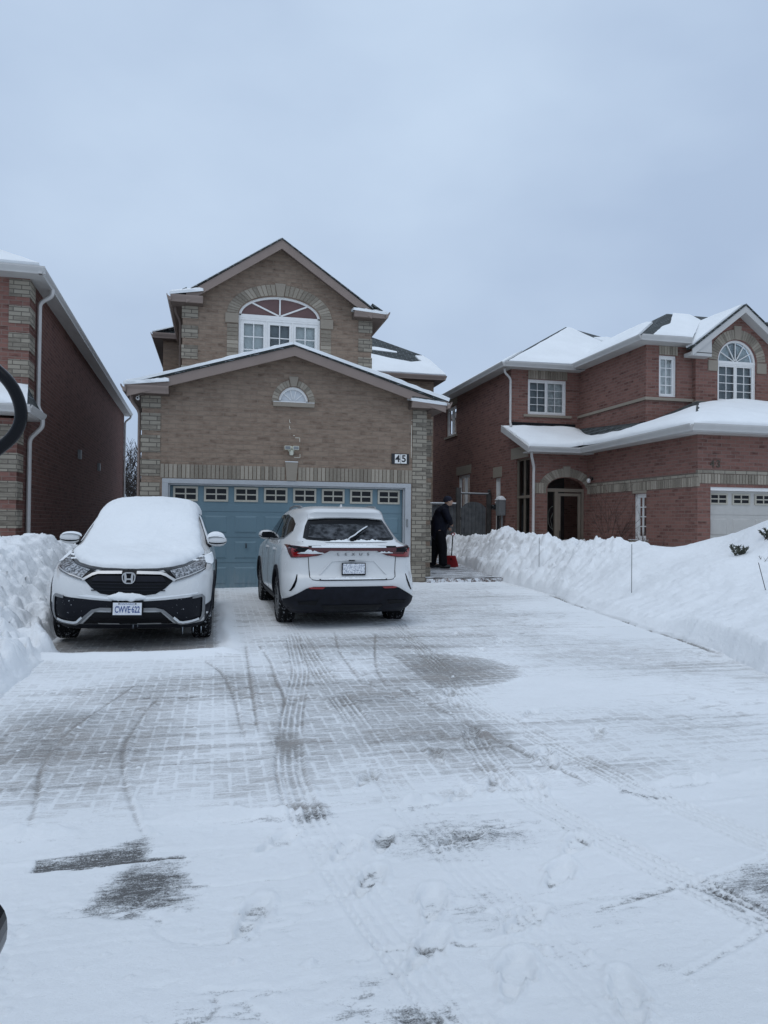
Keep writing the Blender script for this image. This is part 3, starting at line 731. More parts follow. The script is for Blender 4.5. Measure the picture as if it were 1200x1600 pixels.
    snow_sheet([P(3.4, 23.62), P(7.56, 23.62), P(7.38, 24.9), P(7.22, 25.3), P(6.92, 25.25), P(6.95, 24.95), P(7.02, 24.75), P(6.6, 24.62), P(5.9, 24.85), P(5.2, 25.2), P(4.6, 25.6), P(3.4, 26.0)], 0.07, H, 0.16, 0.2, 0.02)
    snow_sheet([P(5.0, 25.75), P(5.5, 25.62), P(6.3, 25.5), P(6.32, 25.62), P(5.7, 25.95), P(5.3, 25.95)], 0.03, H, 0.12, 0.2, 0.01)
    snow_sheet([(-1.72, 20.4, 6.49), (-0.85, 20.4, 6.49), (-0.85, 20.7, 6.65), (-1.3, 21.6, 6.8), (-1.72, 22, 6.49)], 0.04, H, 0.14, 0.15, 0.01)
    return H
middle_house()
# ================================================================== the red brick house across the side path
def right_house():
    H = thing('brick_house', 'red brick house with white trim, arched porch door and the number 43', 'house', (10.75, 17.0, 0))
    S = Tleft(9.0)
    facade('wall', S, [(19.77, -0.2), (30.2, -0.2), (30.2, 6.35), (21.4, 6.35), (21.4, 4.3), (19.77, 3.62)],
           [rect(19.95, 21.0, 0.5, 3.42), rect(25.15, 26.5, 0.7, 3.24), rect(22.22, 22.72, 0.7, 2.94), rect(26.75, 28.0, 4.88, 6.02)], M['brick_red'], H)
    for a, b, c, d in ((20.05, 21.35, 3.44, 3.78), (25.0, 26.65, 3.26, 3.58), (22.1, 22.85, 2.96, 3.3), (26.65, 28.1, 6.04, 6.30)):
        MB(S).box(a, b, c, d, -0.05, 0.012).build('lintel', M['stone'], H)
    MB(S).box(26.6, 28.15, 4.80, 4.876, -0.1, 0.05).build('sill', M['block'], H)
    window(S, 26.75, 28.0, 4.88, 6.02, H, 1, 1, 2, backs=['blind_reflect', 'blind'])
    window(S, 25.15, 26.5, 0.7, 3.24, H, 1, 1, 2, backs=['interior', 'curtain'])
    window(S, 22.22, 22.72, 0.7, 2.94, H, 2, 5, 1, backs=['blind_reflect'])
    window(S, 19.95, 21.0, 0.5, 3.42, H, 1, 1, 2, mat='frame_taupe', backs=['interior', 'interior'], fw=0.035, sash_w=0.022)
    MB(S).box(19.95, 21.0, 2.22, 2.30, -0.13, -0.05).build('transom_bar', M['frame_taupe'], H)
    MB(S).box(20.0, 20.95, 1.10, 1.15, -0.13, -0.055).build('transom_bar', M['frame_taupe'], H)
    # upper front, left bay
    A = Tfront(21.4)
    facade('wall', A, rect(9.0, 11.33, 3.9, 6.35), [rect(9.57, 10.89, 4.91, 6.03)], M['brick_red'], H)
    soldier(A, 9.57, 10.92, 6.04, 6.33, H)
    MB(A).box(9.42, 11.05, 4.83, 4.905, -0.1, 0.06).build('sill', M['block'], H)
    window(A, 9.57, 10.89, 4.91, 6.03, H, 2, 4, 2, backs=['blind_reflect', 'curtain'], mun=.009)
    # upper side of the projecting wing, its front and the gabled bay
    B = Tleft(11.33)
    facade('wall', B, rect(17.65, 21.4, 3.7, 6.35), [], M['brick_red'], H)
    D = Tfront(17.65)
    facade('wall', D, rect(11.33, 12.8, 3.8, 6.35), [rect(11.73, 12.27, 4.955, 6.09)], M['brick_red'], H)
    soldier(D, 11.72, 12.30, 6.10, 6.34, H)
    window(D, 11.73, 12.27, 4.955, 6.09, H, 2, 4, 1, backs=['curtain'], fw=0.05)
    MB().box(11.28, 11.34, 17.655, 21.4, 4.84, 4.92).box(11.28, 12.76, 17.59, 17.654, 4.84, 4.92).build('belt_sill', M['block'], H)
    G = Tfront(17.5); gc = 14.07
    aw = [(gc + 0.62, 4.87)] + arch_top(gc, 5.98, 0.62, 0.63, 22) + [(gc - 0.62, 4.87)]
    facade('wall', G, [(12.76, 3.8), (15.38, 3.8), (15.38, 6.3), (gc, 7.35), (12.76, 6.3)], [aw], M['brick_red'], H)
    MB().add([(12.76, 17.5, 3.8), (12.76, 17.7, 3.8), (12.76, 17.7, 6.3), (12.76, 17.5, 6.3)], [(0, 1, 2, 3)]).build('side_wall', M['brick_red'], H)
    MB(G).box(12.72, 15.4, 4.78, 4.86, -0.1, 0.05).build('belt_sill', M['block'], H)
    window(G, gc - 0.62, gc + 0.62, 4.87, 5.96, H, 2, 4, 2, backs=['blind_reflect', 'blind_reflect'], fw=0.05, mun=.009)  # grey backing lightens the panes in place of reflected sky
    fr = MB(G)
    for i in range(22):
        p, q = math.pi * i / 22, math.pi * (i + 1) / 22
        fr.prism([(gc + 0.56 * math.cos(p), 5.98 + 0.57 * math.sin(p)), (gc + 0.62 * math.cos(p), 5.98 + 0.63 * math.sin(p)), (gc + 0.62 * math.cos(q), 5.98 + 0.63 * math.sin(q)), (gc + 0.56 * math.cos(q), 5.98 + 0.57 * math.sin(q))], -0.12, -0.05)
    fr.box(gc - 0.62, gc + 0.62, 5.95, 6.02, -0.12, -0.045)
    for t in (0.17, 0.34, 0.5, 0.66, 0.83):
        tt = math.pi * t; dx, dz = math.cos(tt), math.sin(tt); n_ = (-dz * 0.011, dx * 0.011)
        fr.prism([(gc + 0.05 * dx - n_[0], 6.0 + 0.05 * dz - n_[1]), (gc + 0.58 * dx - n_[0], 5.99 + 0.58 * dz - n_[1]), (gc + 0.58 * dx + n_[0], 5.99 + 0.58 * dz + n_[1]), (gc + 0.05 * dx + n_[0], 6.0 + 0.05 * dz + n_[1])], -0.10, -0.07)
    fo = fr.build('fan_light', M['frame_white'], H)
    half = [(gc + 0.58 * math.cos(math.pi * i / 20), 5.99 + 0.58 * math.sin(math.pi * i / 20)) for i in range(21)]
    MB(G).prism(half, -0.112, -0.104).build('pane', M['glass'], fo)
    MB(G).prism(half, -0.24, -0.2).build('room_backing', M['blind_reflect'], fo)  # same grey, painted in for sky reflected in the fan
    for sgn in (-1, 1):
        MB(G).prism([(gc + sgn * 0.55, 6.0), (gc + sgn * 0.22, 6.0), (gc + sgn * 0.06, 6.5), (gc + sgn * 0.40, 6.4)], -0.19, -0.16).build('curtain', M['curtain'], fo)
    arch_ring(G, gc, 5.98, 0.64, 0.65, 0.27, H, 28, 0.06, math.pi - 0.06, skip=0.12)
    keystone(G, gc, 6.62, 7.0, 0.17, 0.24, H)
    for a in (gc - 0.93, gc + 0.63):
        MB(G).box(a, a + 0.30, 5.71, 6.0, -0.05, 0.03).build('springer', M['block'], H)
    # lower storey: porch front with arch, side of the garage, garage front
    Pf = Tfront(19.77)
    ar = [(10.70, 0.0), (10.70, 2.47)] + arch_top(10.085, 2.47, 0.615, 0.35, 18)[1:-1] + [(9.47, 2.47), (9.47, 0.0)]
    facade('wall', Pf, rect(9.0, 10.75, -0.2, 3.62), [ar], M['brick_red'], H, 0.2)
    arch_ring(Pf, 10.085, 2.47, 0.64, 0.37, 0.25, H, 22, 0.12, math.pi - 0.12, skip=0.1)
    keystone(Pf, 10.085, 2.83, 3.15, 0.16, 0.24, H)
    soldier(Pf, 9.02, 9.44, 2.345, 2.645, H)
    K = Tleft(10.75)
    facade('wall', K, rect(14.66, 19.77, -0.2, 3.65), [rect(16.70, 17.28, 1.06, 2.26)], M['brick_red'], H)
    soldier(K, 14.64, 19.74, 2.345, 2.56, H)
    MB(K).box(14.64, 19.75, 2.57, 2.65, -0.05, 0.016).build('belt_course', M['brick_grey'], H)
    window(K, 16.70, 17.28, 1.06, 2.26, H, 2, 4, 1, backs=['curtain'])
    MB(K).box(16.60, 17.42, 0.985, 1.055, -0.1, 0.06).build('sill', M['block'], H)
    snow_sheet([(10.68, 16.6, 1.056), (10.75, 16.6, 1.056), (10.75, 17.42, 1.056), (10.68, 17.42, 1.056)], 0.02, H, 0.08, 0.03, 0.005)
    MB(K).box(16.68, 17.32, 2.27, 2.34, -0.05, 0.014).build('lintel', M['stone'], H)
    F = Tfront(14.66)
    facade('wall', F, rect(10.75, 17.0, -0.2, 3.65), [rect(11.09, 15.97, -0.1, 2.34)], M['brick_red'], H)
    soldier(F, 10.76, 16.9, 2.42, 2.635, H)
    MB(F).box(10.74, 16.9, 2.645, 2.73, -0.05, 0.016).build('belt_course', M['brick_grey'], H)
    garage_door(F, 11.09, 15.97, 0.02, 2.26, H, 'door_white', 8, 4, 8, 'frame_cream', (1.94, 2.20))
    MB(F).box(11.09, 15.97, 2.26, 2.34, -0.14, -0.02).build('door_surround', M['frame_white'], H)
    for x, ch in ((11.13, '4'), (11.29, '3')): text_mesh('digit', ch, 0.235, M['bronze'], H, F, x, 2.865, 0.0, 0.012, bold=0.004)
    # glazed porch door behind the arch
    Pd = MB(Pf)
    Pd.box(9.47, 10.70, 2.40, 2.50, -0.2, -0.10)
    Pd.box(9.47, 9.53, 0, 2.40, -0.2, -0.10); Pd.box(9.76, 9.86, 0, 2.40, -0.2, -0.09); Pd.box(10.63, 10.70, 0, 2.40, -0.2, -0.10)
    Pd.box(9.88, 9.96, 0.1, 2.36, -0.18, -0.12); Pd.box(10.53, 10.61, 0.1, 2.36, -0.18, -0.12); Pd.box(9.96, 10.53, 2.28, 2.36, -0.18, -0.12); Pd.box(9.96, 10.53, 0.1, 0.3, -0.18, -0.12)
    po = Pd.build('porch_door', M['frame_taupe'], H)
    MB(Pf).add([(9.47, 0.0, -0.16), (10.70, 0.0, -0.16), (10.70, 2.84, -0.16), (9.47, 2.84, -0.16)], [(0, 1, 2, 3)]).build('pane', M['glass'], po)
    MB(Pf).tube([(9.93, 1.05, -0.10), (9.93, 1.25, -0.10)], 0.013, 6).build('handle', M['dark_metal'], po)
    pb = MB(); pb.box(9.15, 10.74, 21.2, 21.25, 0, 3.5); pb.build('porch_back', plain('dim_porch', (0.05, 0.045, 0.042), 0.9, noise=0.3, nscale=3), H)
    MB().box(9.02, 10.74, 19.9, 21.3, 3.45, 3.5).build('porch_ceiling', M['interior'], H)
    en = MB(Tfront(21.19)); en.box(10.05, 10.6, 0.4, 2.5, 0.0, 0.05); en.box(10.12, 10.53, 0.9, 2.3, 0.05, 0.06); en.build('entry_door', plain('entry_door_paint', (0.035, 0.03, 0.03), 0.4), H)
    ir = MB(Tfront(21.1))
    ir.tube([(10.3 + 0.16 * math.cos(t * 0.3), 1.65 + 0.35 * math.sin(t * 0.3), 0) for t in range(22)], 0.012, 6)
    ir.tube([(10.3, 1.25, 0), (10.22, 1.6, 0), (10.36, 1.9, 0)], 0.012, 6); ir.build('grille', M['fixture'], H)
    wl = MB(K); wl.lathe([(0.0, 0.05), (0.02, 0.05), (0.03, 0.0)], 10, 'Z', (19.45, 2.78, 0)); wl.tube([(19.45, 2.8, 0.02), (19.45, 2.86, 0.08), (19.45, 2.80, 0.12)], 0.012, 6)
    wo = wl.build('wall_lamp', M['dark_metal'], H, smooth=True, angle=45)
    MB(K).lathe([(-0.07, 0.03), (-0.03, 0.055), (0.04, 0.055), (0.06, 0.02)], 12, 'Y', (19.45, 2.73, 0.12)).build('lamp_glass', M['frame_white'], wo, smooth=True)
    # ---------------- roofs
    p = 0.59; z = 6.42
    ev = lambda x, y, q: (x, y, q)
    a, b = (8.65, 21.05, z), (12.76, 25.16, 8.87)
    c, c2 = (10.98, 21.05, z), (13.3, 23.4, 7.83)
    d, e = (10.98, 17.3, z + 0.05), (13.3, 19.63, 7.88)
    r2, bk = (17.76, 25.4, 8.05), (8.65, 30.6, z)
    rf = MB()
    rf.add([a, b, (12.76, 27.0, 8.87), bk], [(0, 1, 2, 3)])
    rf.add([a, c, c2, b], [(0, 1, 2, 3)]); rf.add([b, c2, r2], [(0, 1, 2)])
    rf.add([d, e, c2, c], [(0, 1, 2, 3)]); rf.add([e, (18.0, 19.63, 7.88), r2, c2], [(0, 1, 2, 3)])
    rf.add([d, (12.45, 17.3, z + 0.05), (14.07, 19.05, 7.53), (15.7, 17.3, z + 0.05), (18, 17.3, z + 0.05), (18, 19.63, 7.88), e], [(0, 1, 2, 6), (2, 5, 6), (2, 3, 4, 5)])
    rf.add([b, r2, (17.76, 31, 7), (12.76, 27, 8.87)], [(0, 1, 2, 3)])
    rf.build('roof', M['shingle'], H)
    up = lambda P_, h=0.012: [(q[0], q[1], q[2] + h) for q in P_]
    lp = lambda A_, B_, t: tuple(A_[i] + (B_[i] - A_[i]) * t for i in range(3))
    # snow leaves the hips and the ridge bare
    snow_sheet(up([(8.75, 21.05, z), c, c2, lp(b, c2, 0.75), lp(b, c2, 0.16), (12.72, 24.95, 8.70), (10.8, 23.05, 7.60)]), 0.10, H, 0.2, 0.22, 0.03)
    snow_sheet(up([c2, lp(b, c2, 0.75), lp(b, r2, 0.35), lp(b, r2, 0.7), r2, (15.0, 24.0, 7.93)]), 0.07, H, 0.25, 0.2, 0.02)
    snow_sheet(up([(8.65, 21.35, z), (9.9, 22.6, 7.17), (10.2, 23.6, 7.35), (10.1, 29.8, 7.3), (8.65, 30.5, z)]), 0.07, H, 0.25, 0.25, 0.02)
    snow_sheet(up([(10.98, 17.55, z + 0.05), (12.4, 18.95, 7.31), (13.0, 20.2, 7.70), (13.25, 23.3, 7.83), c]), 0.09, H, 0.18, 0.2, 0.025)
    snow_sheet(up([(11.3, 17.3, z + 0.05), (12.5, 17.3, z + 0.05), (14.0, 19.0, 7.5), (14.0, 19.5, 7.8), (13.45, 19.55, 7.84), (12.6, 18.45, 7.15), (12.1, 18.1, 6.93)]), 0.09, H, 0.14, 0.18, 0.02)
    YG = 17.14; pk, pl, pr = (gc, YG, 7.53), (12.40, YG, 6.25), (15.74, YG, 6.25)
    g = MB(); g.slab([pl, pk, (gc, 19.1, 7.53), (12.40, 17.4, 6.25)], (0, 0, -0.05)); g.slab([pk, pr, (15.74, 17.4, 6.25), (gc, 19.1, 7.53)], (0, 0, -0.05)); g.build('roof', M['shingle'], H)
    snow_sheet(up([(12.46, YG + 0.06, 6.30), (gc - 0.06, YG + 0.06, 7.48), (gc - 0.03, 19.1, 7.52), (12.40, 17.4, 6.25)]), 0.07, H, 0.14, 0.16, 0.015)
    snow_sheet(up([(gc + 0.06, YG + 0.06, 7.48), (15.70, YG + 0.06, 6.28), (15.70, 17.4, 6.28), (gc + 0.03, 19.1, 7.52)]), 0.07, H, 0.16, 0.16, 0.015)
    f = MB(); bd = 0.24
    for (x0, z0), (x1, z1) in (((12.42, 6.25), (gc, 7.53)), ((gc, 7.53), (15.72, 6.25))):
        f.add([(x0, YG + 0.02, z0 - 0.05), (x1, YG + 0.02, z1 - 0.05), (x1, YG + 0.02, z1 - bd), (x0, YG + 0.02, z0 - bd), (x0, YG + 0.06, z0 - 0.05), (x1, YG + 0.06, z1 - 0.05), (x1, YG + 0.06, z1 - bd), (x0, YG + 0.06, z0 - bd)],
              [(0, 1, 2, 3), (4, 5, 6, 7), (0, 1, 5, 4), (3, 2, 6, 7), (0, 3, 7, 4), (1, 2, 6, 5)])
    f.build('rake_board', M['fascia_white'], H)
    s = MB(); s.prism([(12.42, 6.02), (13.02, 6.02), (13.02, 6.55), (12.42, 6.18)], 0, 0.0)
    s = MB(Tfront(YG + 0.05)); s.prism([(12.44, 6.10), (13.03, 6.10), (13.03, 6.50), (12.44, 6.10)][:3], -0.3, 0.0); s.box(12.40, 13.03, 6.02, 6.12, -0.32, 0.0); s.build('eave_return', M['fascia_white'], H)
    sf = MB()
    for (x0, z0), (x1, z1) in (((12.42, 6.25), (gc, 7.53)), ((gc, 7.53), (15.72, 6.25))):
        sf.add([(x0, YG + 0.06, z0 - 0.2), (x1, YG + 0.06, z1 - 0.2), (x1, 17.5, z1 - 0.2), (x0, 17.5, z0 - 0.2)], [(0, 1, 2, 3)])
    sf.build('soffit', M['fascia_white'], H)
    gutter([(8.60, 21.0, z + 0.02), (10.98, 21.0, z + 0.02)], H, 0.15, 0.11, 'fascia_white', (0, -1, 0))
    gutter([(8.62, 20.95, z + 0.02), (8.62, 30.6, z + 0.02)], H, 0.15, 0.11, 'fascia_white', (-1, 0, 0))
    gutter([(10.95, 17.2, z + 0.07), (10.95, 20.95, z + 0.07)], H, 0.15, 0.11, 'fascia_white', (-1, 0, 0))
    gutter([(10.90, 17.25, z + 0.07), (12.42, 17.25, z + 0.07)], H, 0.15, 0.11, 'fascia_white', (0, -1, 0))
    sf = MB()
    sf.box(8.62, 11.33, 21.0, 21.4, 6.31, 6.33); sf.box(8.62, 9.0, 21.4, 30.6, 6.31, 6.33); sf.box(10.95, 11.33, 17.25, 21.0, 6.345, 6.365); sf.box(11.33, 12.8, 17.25, 17.65, 6.345, 6.365)
    sf.build('soffit', M['fascia_white'], H)
    # lower roof
    q = 3.66; pr_ = 0.42
    rf = MB()
    rf.slab([(8.68, 19.38, q), (10.40, 19.38, q), (11.33, 21.4, q + 0.85), (8.68, 21.4, q + 0.85)], (0, 0, -0.04))
    rf.slab([(10.40, 14.3, q + 0.05), (11.33, 15.2, q + 0.40), (11.33, 21.4, q + 0.85), (10.40, 19.38, q)], (0, 0, -0.04))
    rf.add([(10.40, 14.3, q + 0.05), (17.2, 14.3, q + 0.05), (17.2, 17.5, q + 1.2), (12.8, 17.5, q + 1.2), (11.33, 17.6, q + 0.55), (11.33, 15.2, q + 0.40)], [(0, 1, 2, 3), (0, 3, 4, 5)])
    rf.build('porch_roof', M['shingle'], H)
    def low_roof(X, Y):
        zf = q + 0.06 + 0.354 * (Y - 14.28); zs = q + 0.055 + 0.37 * (X - 10.38); zp = q + 0.01 + 0.42 * (Y - 19.38)
        k = 0.10; sm = lambda a, b_: -k * np.log(np.exp(-a / k) + np.exp(-b_ / k)); sM = lambda a, b_: k * np.log(np.exp(a / k) + np.exp(b_ / k))
        return sM(zp, sm(zf, zs) + 0.03) - 0.01
    xs = np.concatenate([np.arange(8.70, 11.33, 0.06), np.arange(11.33, 17.3, 0.09)]); ys = np.arange(14.27, 21.40, 0.06)
    X, Y = np.meshgrid(xs, ys); R0 = low_roof(X, Y)
    keep = ((X >= 10.37) & (Y < 17.66)) | ((X >= 10.37) & (X < 11.34) & (Y < 21.4)) | ((X < 10.5) & (Y >= 19.35))
    de = np.minimum(np.where(X > 10.37, X - 10.36, 9) + np.where(Y > 19.4, 9, 0), np.where(X > 10.37, Y - 14.26, 9)); de = np.where((X <= 10.40), np.minimum(Y - 19.34, X - 8.69), de); de = np.where((Y > 19.4) & (X > 10.38), np.minimum(9, np.maximum(Y - 19.34, X - 10.36)), de)
    dw = np.where(Y > 17.66, np.minimum(11.34 - X, 21.4 - Y), np.where(X > 12.76, 17.5 - Y, np.hypot(np.maximum(11.33 - X, 0), np.maximum(17.65 - Y, 0)))); dw = np.clip(dw, 0, 9)
    t = np.clip(de / 0.7, 0, 1); th = 0.155 * (0.28 + 0.74 * np.sqrt(1 - (1 - t) ** 2)); th = th * (0.25 + 0.75 * sstep_(0.0, 0.5, dw))
    nn = np.array([[mnoise.noise(Vector((x * 0.9, y * 0.9, 5))) * 0.05 + mnoise.noise(Vector((x * 2.3, y * 2.3, 7))) * 0.02 for x in xs] for y in ys])
    Z = R0 + np.maximum(th + nn * np.minimum(1, t + .2), 0.01)
    skirted('roof_snow', X, Y, Z, R0 - 0.02, keep, M['snow'], H)
    # stepped flashing where the roof meets the wall
    fl = MB()
    for i in range(4):
        x = 11.35 + i * 0.22; zz = q + 0.50 + i * 0.085
        fl.box(x, x + 0.22, 17.635, 17.66, zz - 0.1, zz + 0.09)
    for i in range(4): fl.box(11.31, 11.34, 17.65 + i * 0.3, 17.95 + i * 0.3, q + 0.3, q + 0.60 - i * 0.03)
    fl.box(9.0, 11.2, 21.37, 21.41, q + 0.70, q + 0.98)
    fl.build('flashing', M['black_plastic'], H)
    gutter([(8.66, 19.33, q + 0.0), (10.36, 19.33, q + 0.0)], H, 0.15, 0.11, 'fascia_white', (0, -1, 0))
    gutter([(10.35, 14.25, q + 0.06), (10.35, 19.30, q + 0.01)], H, 0.16, 0.11, 'fascia_white', (-1, 0, 0))
    gutter([(10.28, 14.25, q + 0.06), (17.2, 14.25, q + 0.06)], H, 0.16, 0.11, 'fascia_white', (0, -1, 0))
    s = MB(); s.box(8.70, 10.75, 19.36, 19.77, q - 0.16, q - 0.13); s.box(10.34, 10.75, 14.25, 19.4, q - 0.12, q - 0.09); s.box(10.75, 17.2, 14.25, 14.66, q - 0.12, q - 0.09); s.build('soffit', M['fascia_white'], H)
    rb = MB(); rb.slab([(8.66, 19.33, q - 0.17), (8.66, 21.38, q + 0.66), (8.66, 21.38, q + 0.86), (8.66, 19.33, q + 0.0)], (0.04, 0, 0)); rb.build('rake_board', M['fascia_white'], H)
    rs = MB(); rs.slab([(8.68, 19.36, q - 0.14), (9.0, 19.36, q - 0.14), (9.0, 21.38, q + 0.70), (8.68, 21.38, q + 0.70)], (0, 0, 0.02)); rs.build('soffit', M['fascia_white'], H)
    downspout([(8.72, 21.25, 6.28), (8.72, 21.25, 6.16), (8.93, 21.28, 5.98), (8.93, 21.28, 4.62), (8.80, 20.9, 4.42)], H)
    downspout([(8.80, 19.40, 3.52), (8.80, 19.40, 3.40), (8.97, 19.60, 3.10), (8.97, 19.62, 2.9), (8.97, 19.62, 0.4)], H, 0.047)
    # closing walls out of the photograph's sight
    cl = MB(); cl.box(9.1, 17.0, 30.0, 30.2, 0, 6.35); cl.box(15.3, 17.0, 17.62, 17.7, 3.7, 6.35); cl.box(16.95, 17.0, 14.7, 30.0, -0.2, 6.3); cl.build('rear_wall', M['brick_red'], H)
    return H
right_house()

# ================================================================== the dark red house on the left
def left_house():
    H = thing('brick_house', 'dark red brick house at left with grey corner quoins and white downspouts', 'house', (-3.65, 15.65, 0), math.radians(1.4), local=True)
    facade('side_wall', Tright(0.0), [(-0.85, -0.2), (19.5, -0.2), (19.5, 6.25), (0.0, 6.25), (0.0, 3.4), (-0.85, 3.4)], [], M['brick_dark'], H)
    facade('wall', Tfront(0.0), rect(-9.0, 0.0, 2.8, 6.25), [rect(-6.0, -3.6, 4.6, 6.0)], M['brick_red'], H)
    facade('wall', Tfront(-0.85), rect(-9.0, 0.0, -0.2, 3.32), [rect(-7.4, -1.2, -0.1, 2.3)], M['brick_red'], H)
    window(Tfront(0.0), -6.0, -3.6, 4.6, 6.0, H, 2, 3, 3)
    garage_door(Tfront(-0.85), -7.4, -1.2, 0, 2.3, H, 'door_white', 8, 4, 8, 'frame_cream', (1.9, 2.15))
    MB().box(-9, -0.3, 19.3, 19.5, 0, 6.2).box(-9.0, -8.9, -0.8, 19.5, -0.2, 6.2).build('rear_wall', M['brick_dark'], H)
    for y0, zs in ((0.0, [5.84 - 0.53 * k for k in range(5)]), (-0.85, [2.86 - 0.53 * k for k in range(6)])):
        for z in zs:
            q = MB(); q.box(-0.37, 0.016, y0 - 0.016, y0 + 0.46, z, z + 0.345); q.build('quoin', M['brick_grey'], H)
    # eaves and roof
    gutter([(-9.3, -0.37, 6.34), (0.36, -0.37, 6.34)], H, 0.14, 0.11, 'fascia_white', (0, -1, 0))
    gutter([(0.24, -0.45, 6.34), (0.24, 19.8, 6.34)], H, 0.14, 0.11, 'fascia_white', (1, 0, 0))
    MB().box(-9.2, 0.24, -0.37, 0.0, 6.21, 6.24).box(0.0, 0.24, 0.0, 19.8, 6.21, 6.24).build('soffit', M['fascia_white'], H)
    r = MB(); r.add([(0.28, -0.42, 6.33), (-9.3, -0.42, 6.33), (-9.3, 4.4, 8.9), (-4.5, 4.4, 8.9)], [(0, 1, 2, 3)]); r.add([(0.28, -0.42, 6.33), (-4.5, 4.4, 8.9), (-4.5, 15, 8.9), (0.28, 19.8, 6.33)], [(0, 1, 2, 3)])
    r.build('roof', M['shingle'], H)
    snow_sheet([(0.26, -0.44, 6.34), (-9.3, -0.44, 6.34), (-9.3, 4.4, 8.91), (-4.5, 4.4, 8.91)], 0.12, H, 0.3, 0.25, 0.03)
    snow_sheet([(0.26, -0.40, 6.34), (-4.5, 4.4, 8.91), (-4.5, 15, 8.91), (0.26, 19.8, 6.34)], 0.05, H, 0.35, 0.2, 0.02)
    # garage roof
    r = MB(); r.slab([(0.0, -1.30, 3.50), (-9.3, -1.30, 3.50), (-9.3, 0.0, 4.05), (0.0, 0.0, 4.05)], (0, 0, -0.05)); r.slab([(0.0, -1.30, 3.50), (0.28, -1.30, 3.48), (0.28, 0.0, 3.50), (0.0, 0.0, 4.05)], (0, 0, -0.03)); r.build('garage_roof', M['shingle'], H)
    snow_sheet([(0.26, -1.32, 3.51), (-9.3, -1.32, 3.51), (-9.3, -0.01, 4.06), (0.0, -0.01, 4.06)], 0.14, H, 0.2, 0.4, 0.03, rim=0.3)
    gutter([(-9.3, -1.27, 3.52), (0.32, -1.27, 3.52)], H, 0.14, 0.11, 'fascia_white', (0, -1, 0))
    gutter([(0.24, -1.33, 3.52), (0.24, 0.0, 3.52)], H, 0.14, 0.11, 'fascia_white', (1, 0, 0))
    MB().box(-9.2, 0.24, -1.27, -0.85, 3.37, 3.40).box(0.0, 0.24, -0.85, -0.02, 3.37, 3.40).build('soffit', M['fascia_white'], H)
    downspout([(0.30, 0.62, 6.22), (0.30, 0.62, 6.08), (0.06, 0.64, 5.92), (0.06, 0.64, 3.75), (0.20, 0.45, 3.55)], H, 0.05)
    downspout([(0.30, -0.15, 3.40), (0.30, -0.15, 3.26), (0.06, -0.10, 3.02), (0.06, -0.10, 0.5)], H, 0.05)
    downspout([(0.30, 19.3, 6.22), (0.30, 19.3, 6.1), (0.06, 19.35, 5.9), (0.06, 19.35, 0.4)], H, 0.05)
    for y, z in ((6.4, 3.28), (10.6, 3.22)): MB(Tright(0.0)).box(y - 0.1, y + 0.12, z - 0.12, z + 0.13, 0, 0.08).build('wall_vent', M['meter'], H)
    return H
left_house()
# ================================================================== terrain
_rng = np.random.RandomState(3)
def vnoise(x, y, freq, seed=0):
    """smooth value noise, numpy arrays in metres"""
    r = np.random.RandomState(seed); G = r.rand(256, 256)
    X = x * freq; Y = y * freq; i = np.floor(X).astype(int); j = np.floor(Y).astype(int)
    fx = X - i; fy = Y - j; fx = fx * fx * (3 - 2 * fx); fy = fy * fy * (3 - 2 * fy)
    g = lambda a, b: G[a % 256, b % 256]
    return (g(i, j) * (1 - fx) + g(i + 1, j) * fx) * (1 - fy) + (g(i, j + 1) * (1 - fx) + g(i + 1, j + 1) * fx) * fy
def fbm(x, y, freq, octv=4, seed=0, gain=0.5):
    s = 0; a = 1; t = 0
    for k in range(octv): s = s + a * vnoise(x + 13.7 * k, y - 7.1 * k, freq * 2 ** k, seed + k); t += a; a *= gain
    return s / t
def sstep(a, b, x): t = np.clip((x - a) / (b - a), 0, 1); return t * t * (3 - 2 * t)
def gz(x, y): return np.clip((y - 9) / 6.2, 0, 1) * (0.055 + 0.085 * np.clip((x + 1) / 5.5, 0, 1))

def grid_mesh(name, X, Y, Z, mat, parent=None, attrs=None, keep=None):
    ny, nx = X.shape
    co_ = np.stack([X, Y, Z], -1).reshape(-1, 3).astype(np.float32)
    idx = np.arange(nx * ny).reshape(ny, nx)
    q = np.stack([idx[:-1, :-1], idx[:-1, 1:], idx[1:, 1:], idx[1:, :-1]], -1).reshape(-1, 4)
    if keep is not None:
        k = keep.reshape(-1); q = q[k[q].any(1)]
        used = np.unique(q); remap = np.full(nx * ny, -1); remap[used] = np.arange(len(used)); q = remap[q]; co_ = co_[used]
        if attrs: attrs = {a: v.reshape(-1)[used] for a, v in attrs.items()}
    me = bpy.data.meshes.new(name)
    me.vertices.add(len(co_)); me.vertices.foreach_set('co', co_.ravel())
    me.loops.add(q.size); me.loops.foreach_set('vertex_index', q.ravel().astype(np.int32))
    me.polygons.add(len(q)); me.polygons.foreach_set('loop_start', np.arange(0, q.size, 4, dtype=np.int32))
    me.polygons.foreach_set('use_smooth', np.ones(len(q), dtype=bool))
    me.update(calc_edges=True)
    for a, v in (attrs or {}).items():
        at = me.attributes.new(a, 'FLOAT', 'POINT'); at.data.foreach_set('value', np.asarray(v, dtype=np.float32).ravel())
    me.materials.append(mat)
    return link(bpy.data.objects.new(name, me), parent)

# far ground: one snow covered sheet to the horizon
g_ = mesh('ground', [(-900, -900, -0.16), (900, -900, -0.16), (900, 900, -0.16), (-900, 900, -0.16)], [(0, 1, 2, 3)], M['snow'], uv=False); g_['kind'] = 'structure'

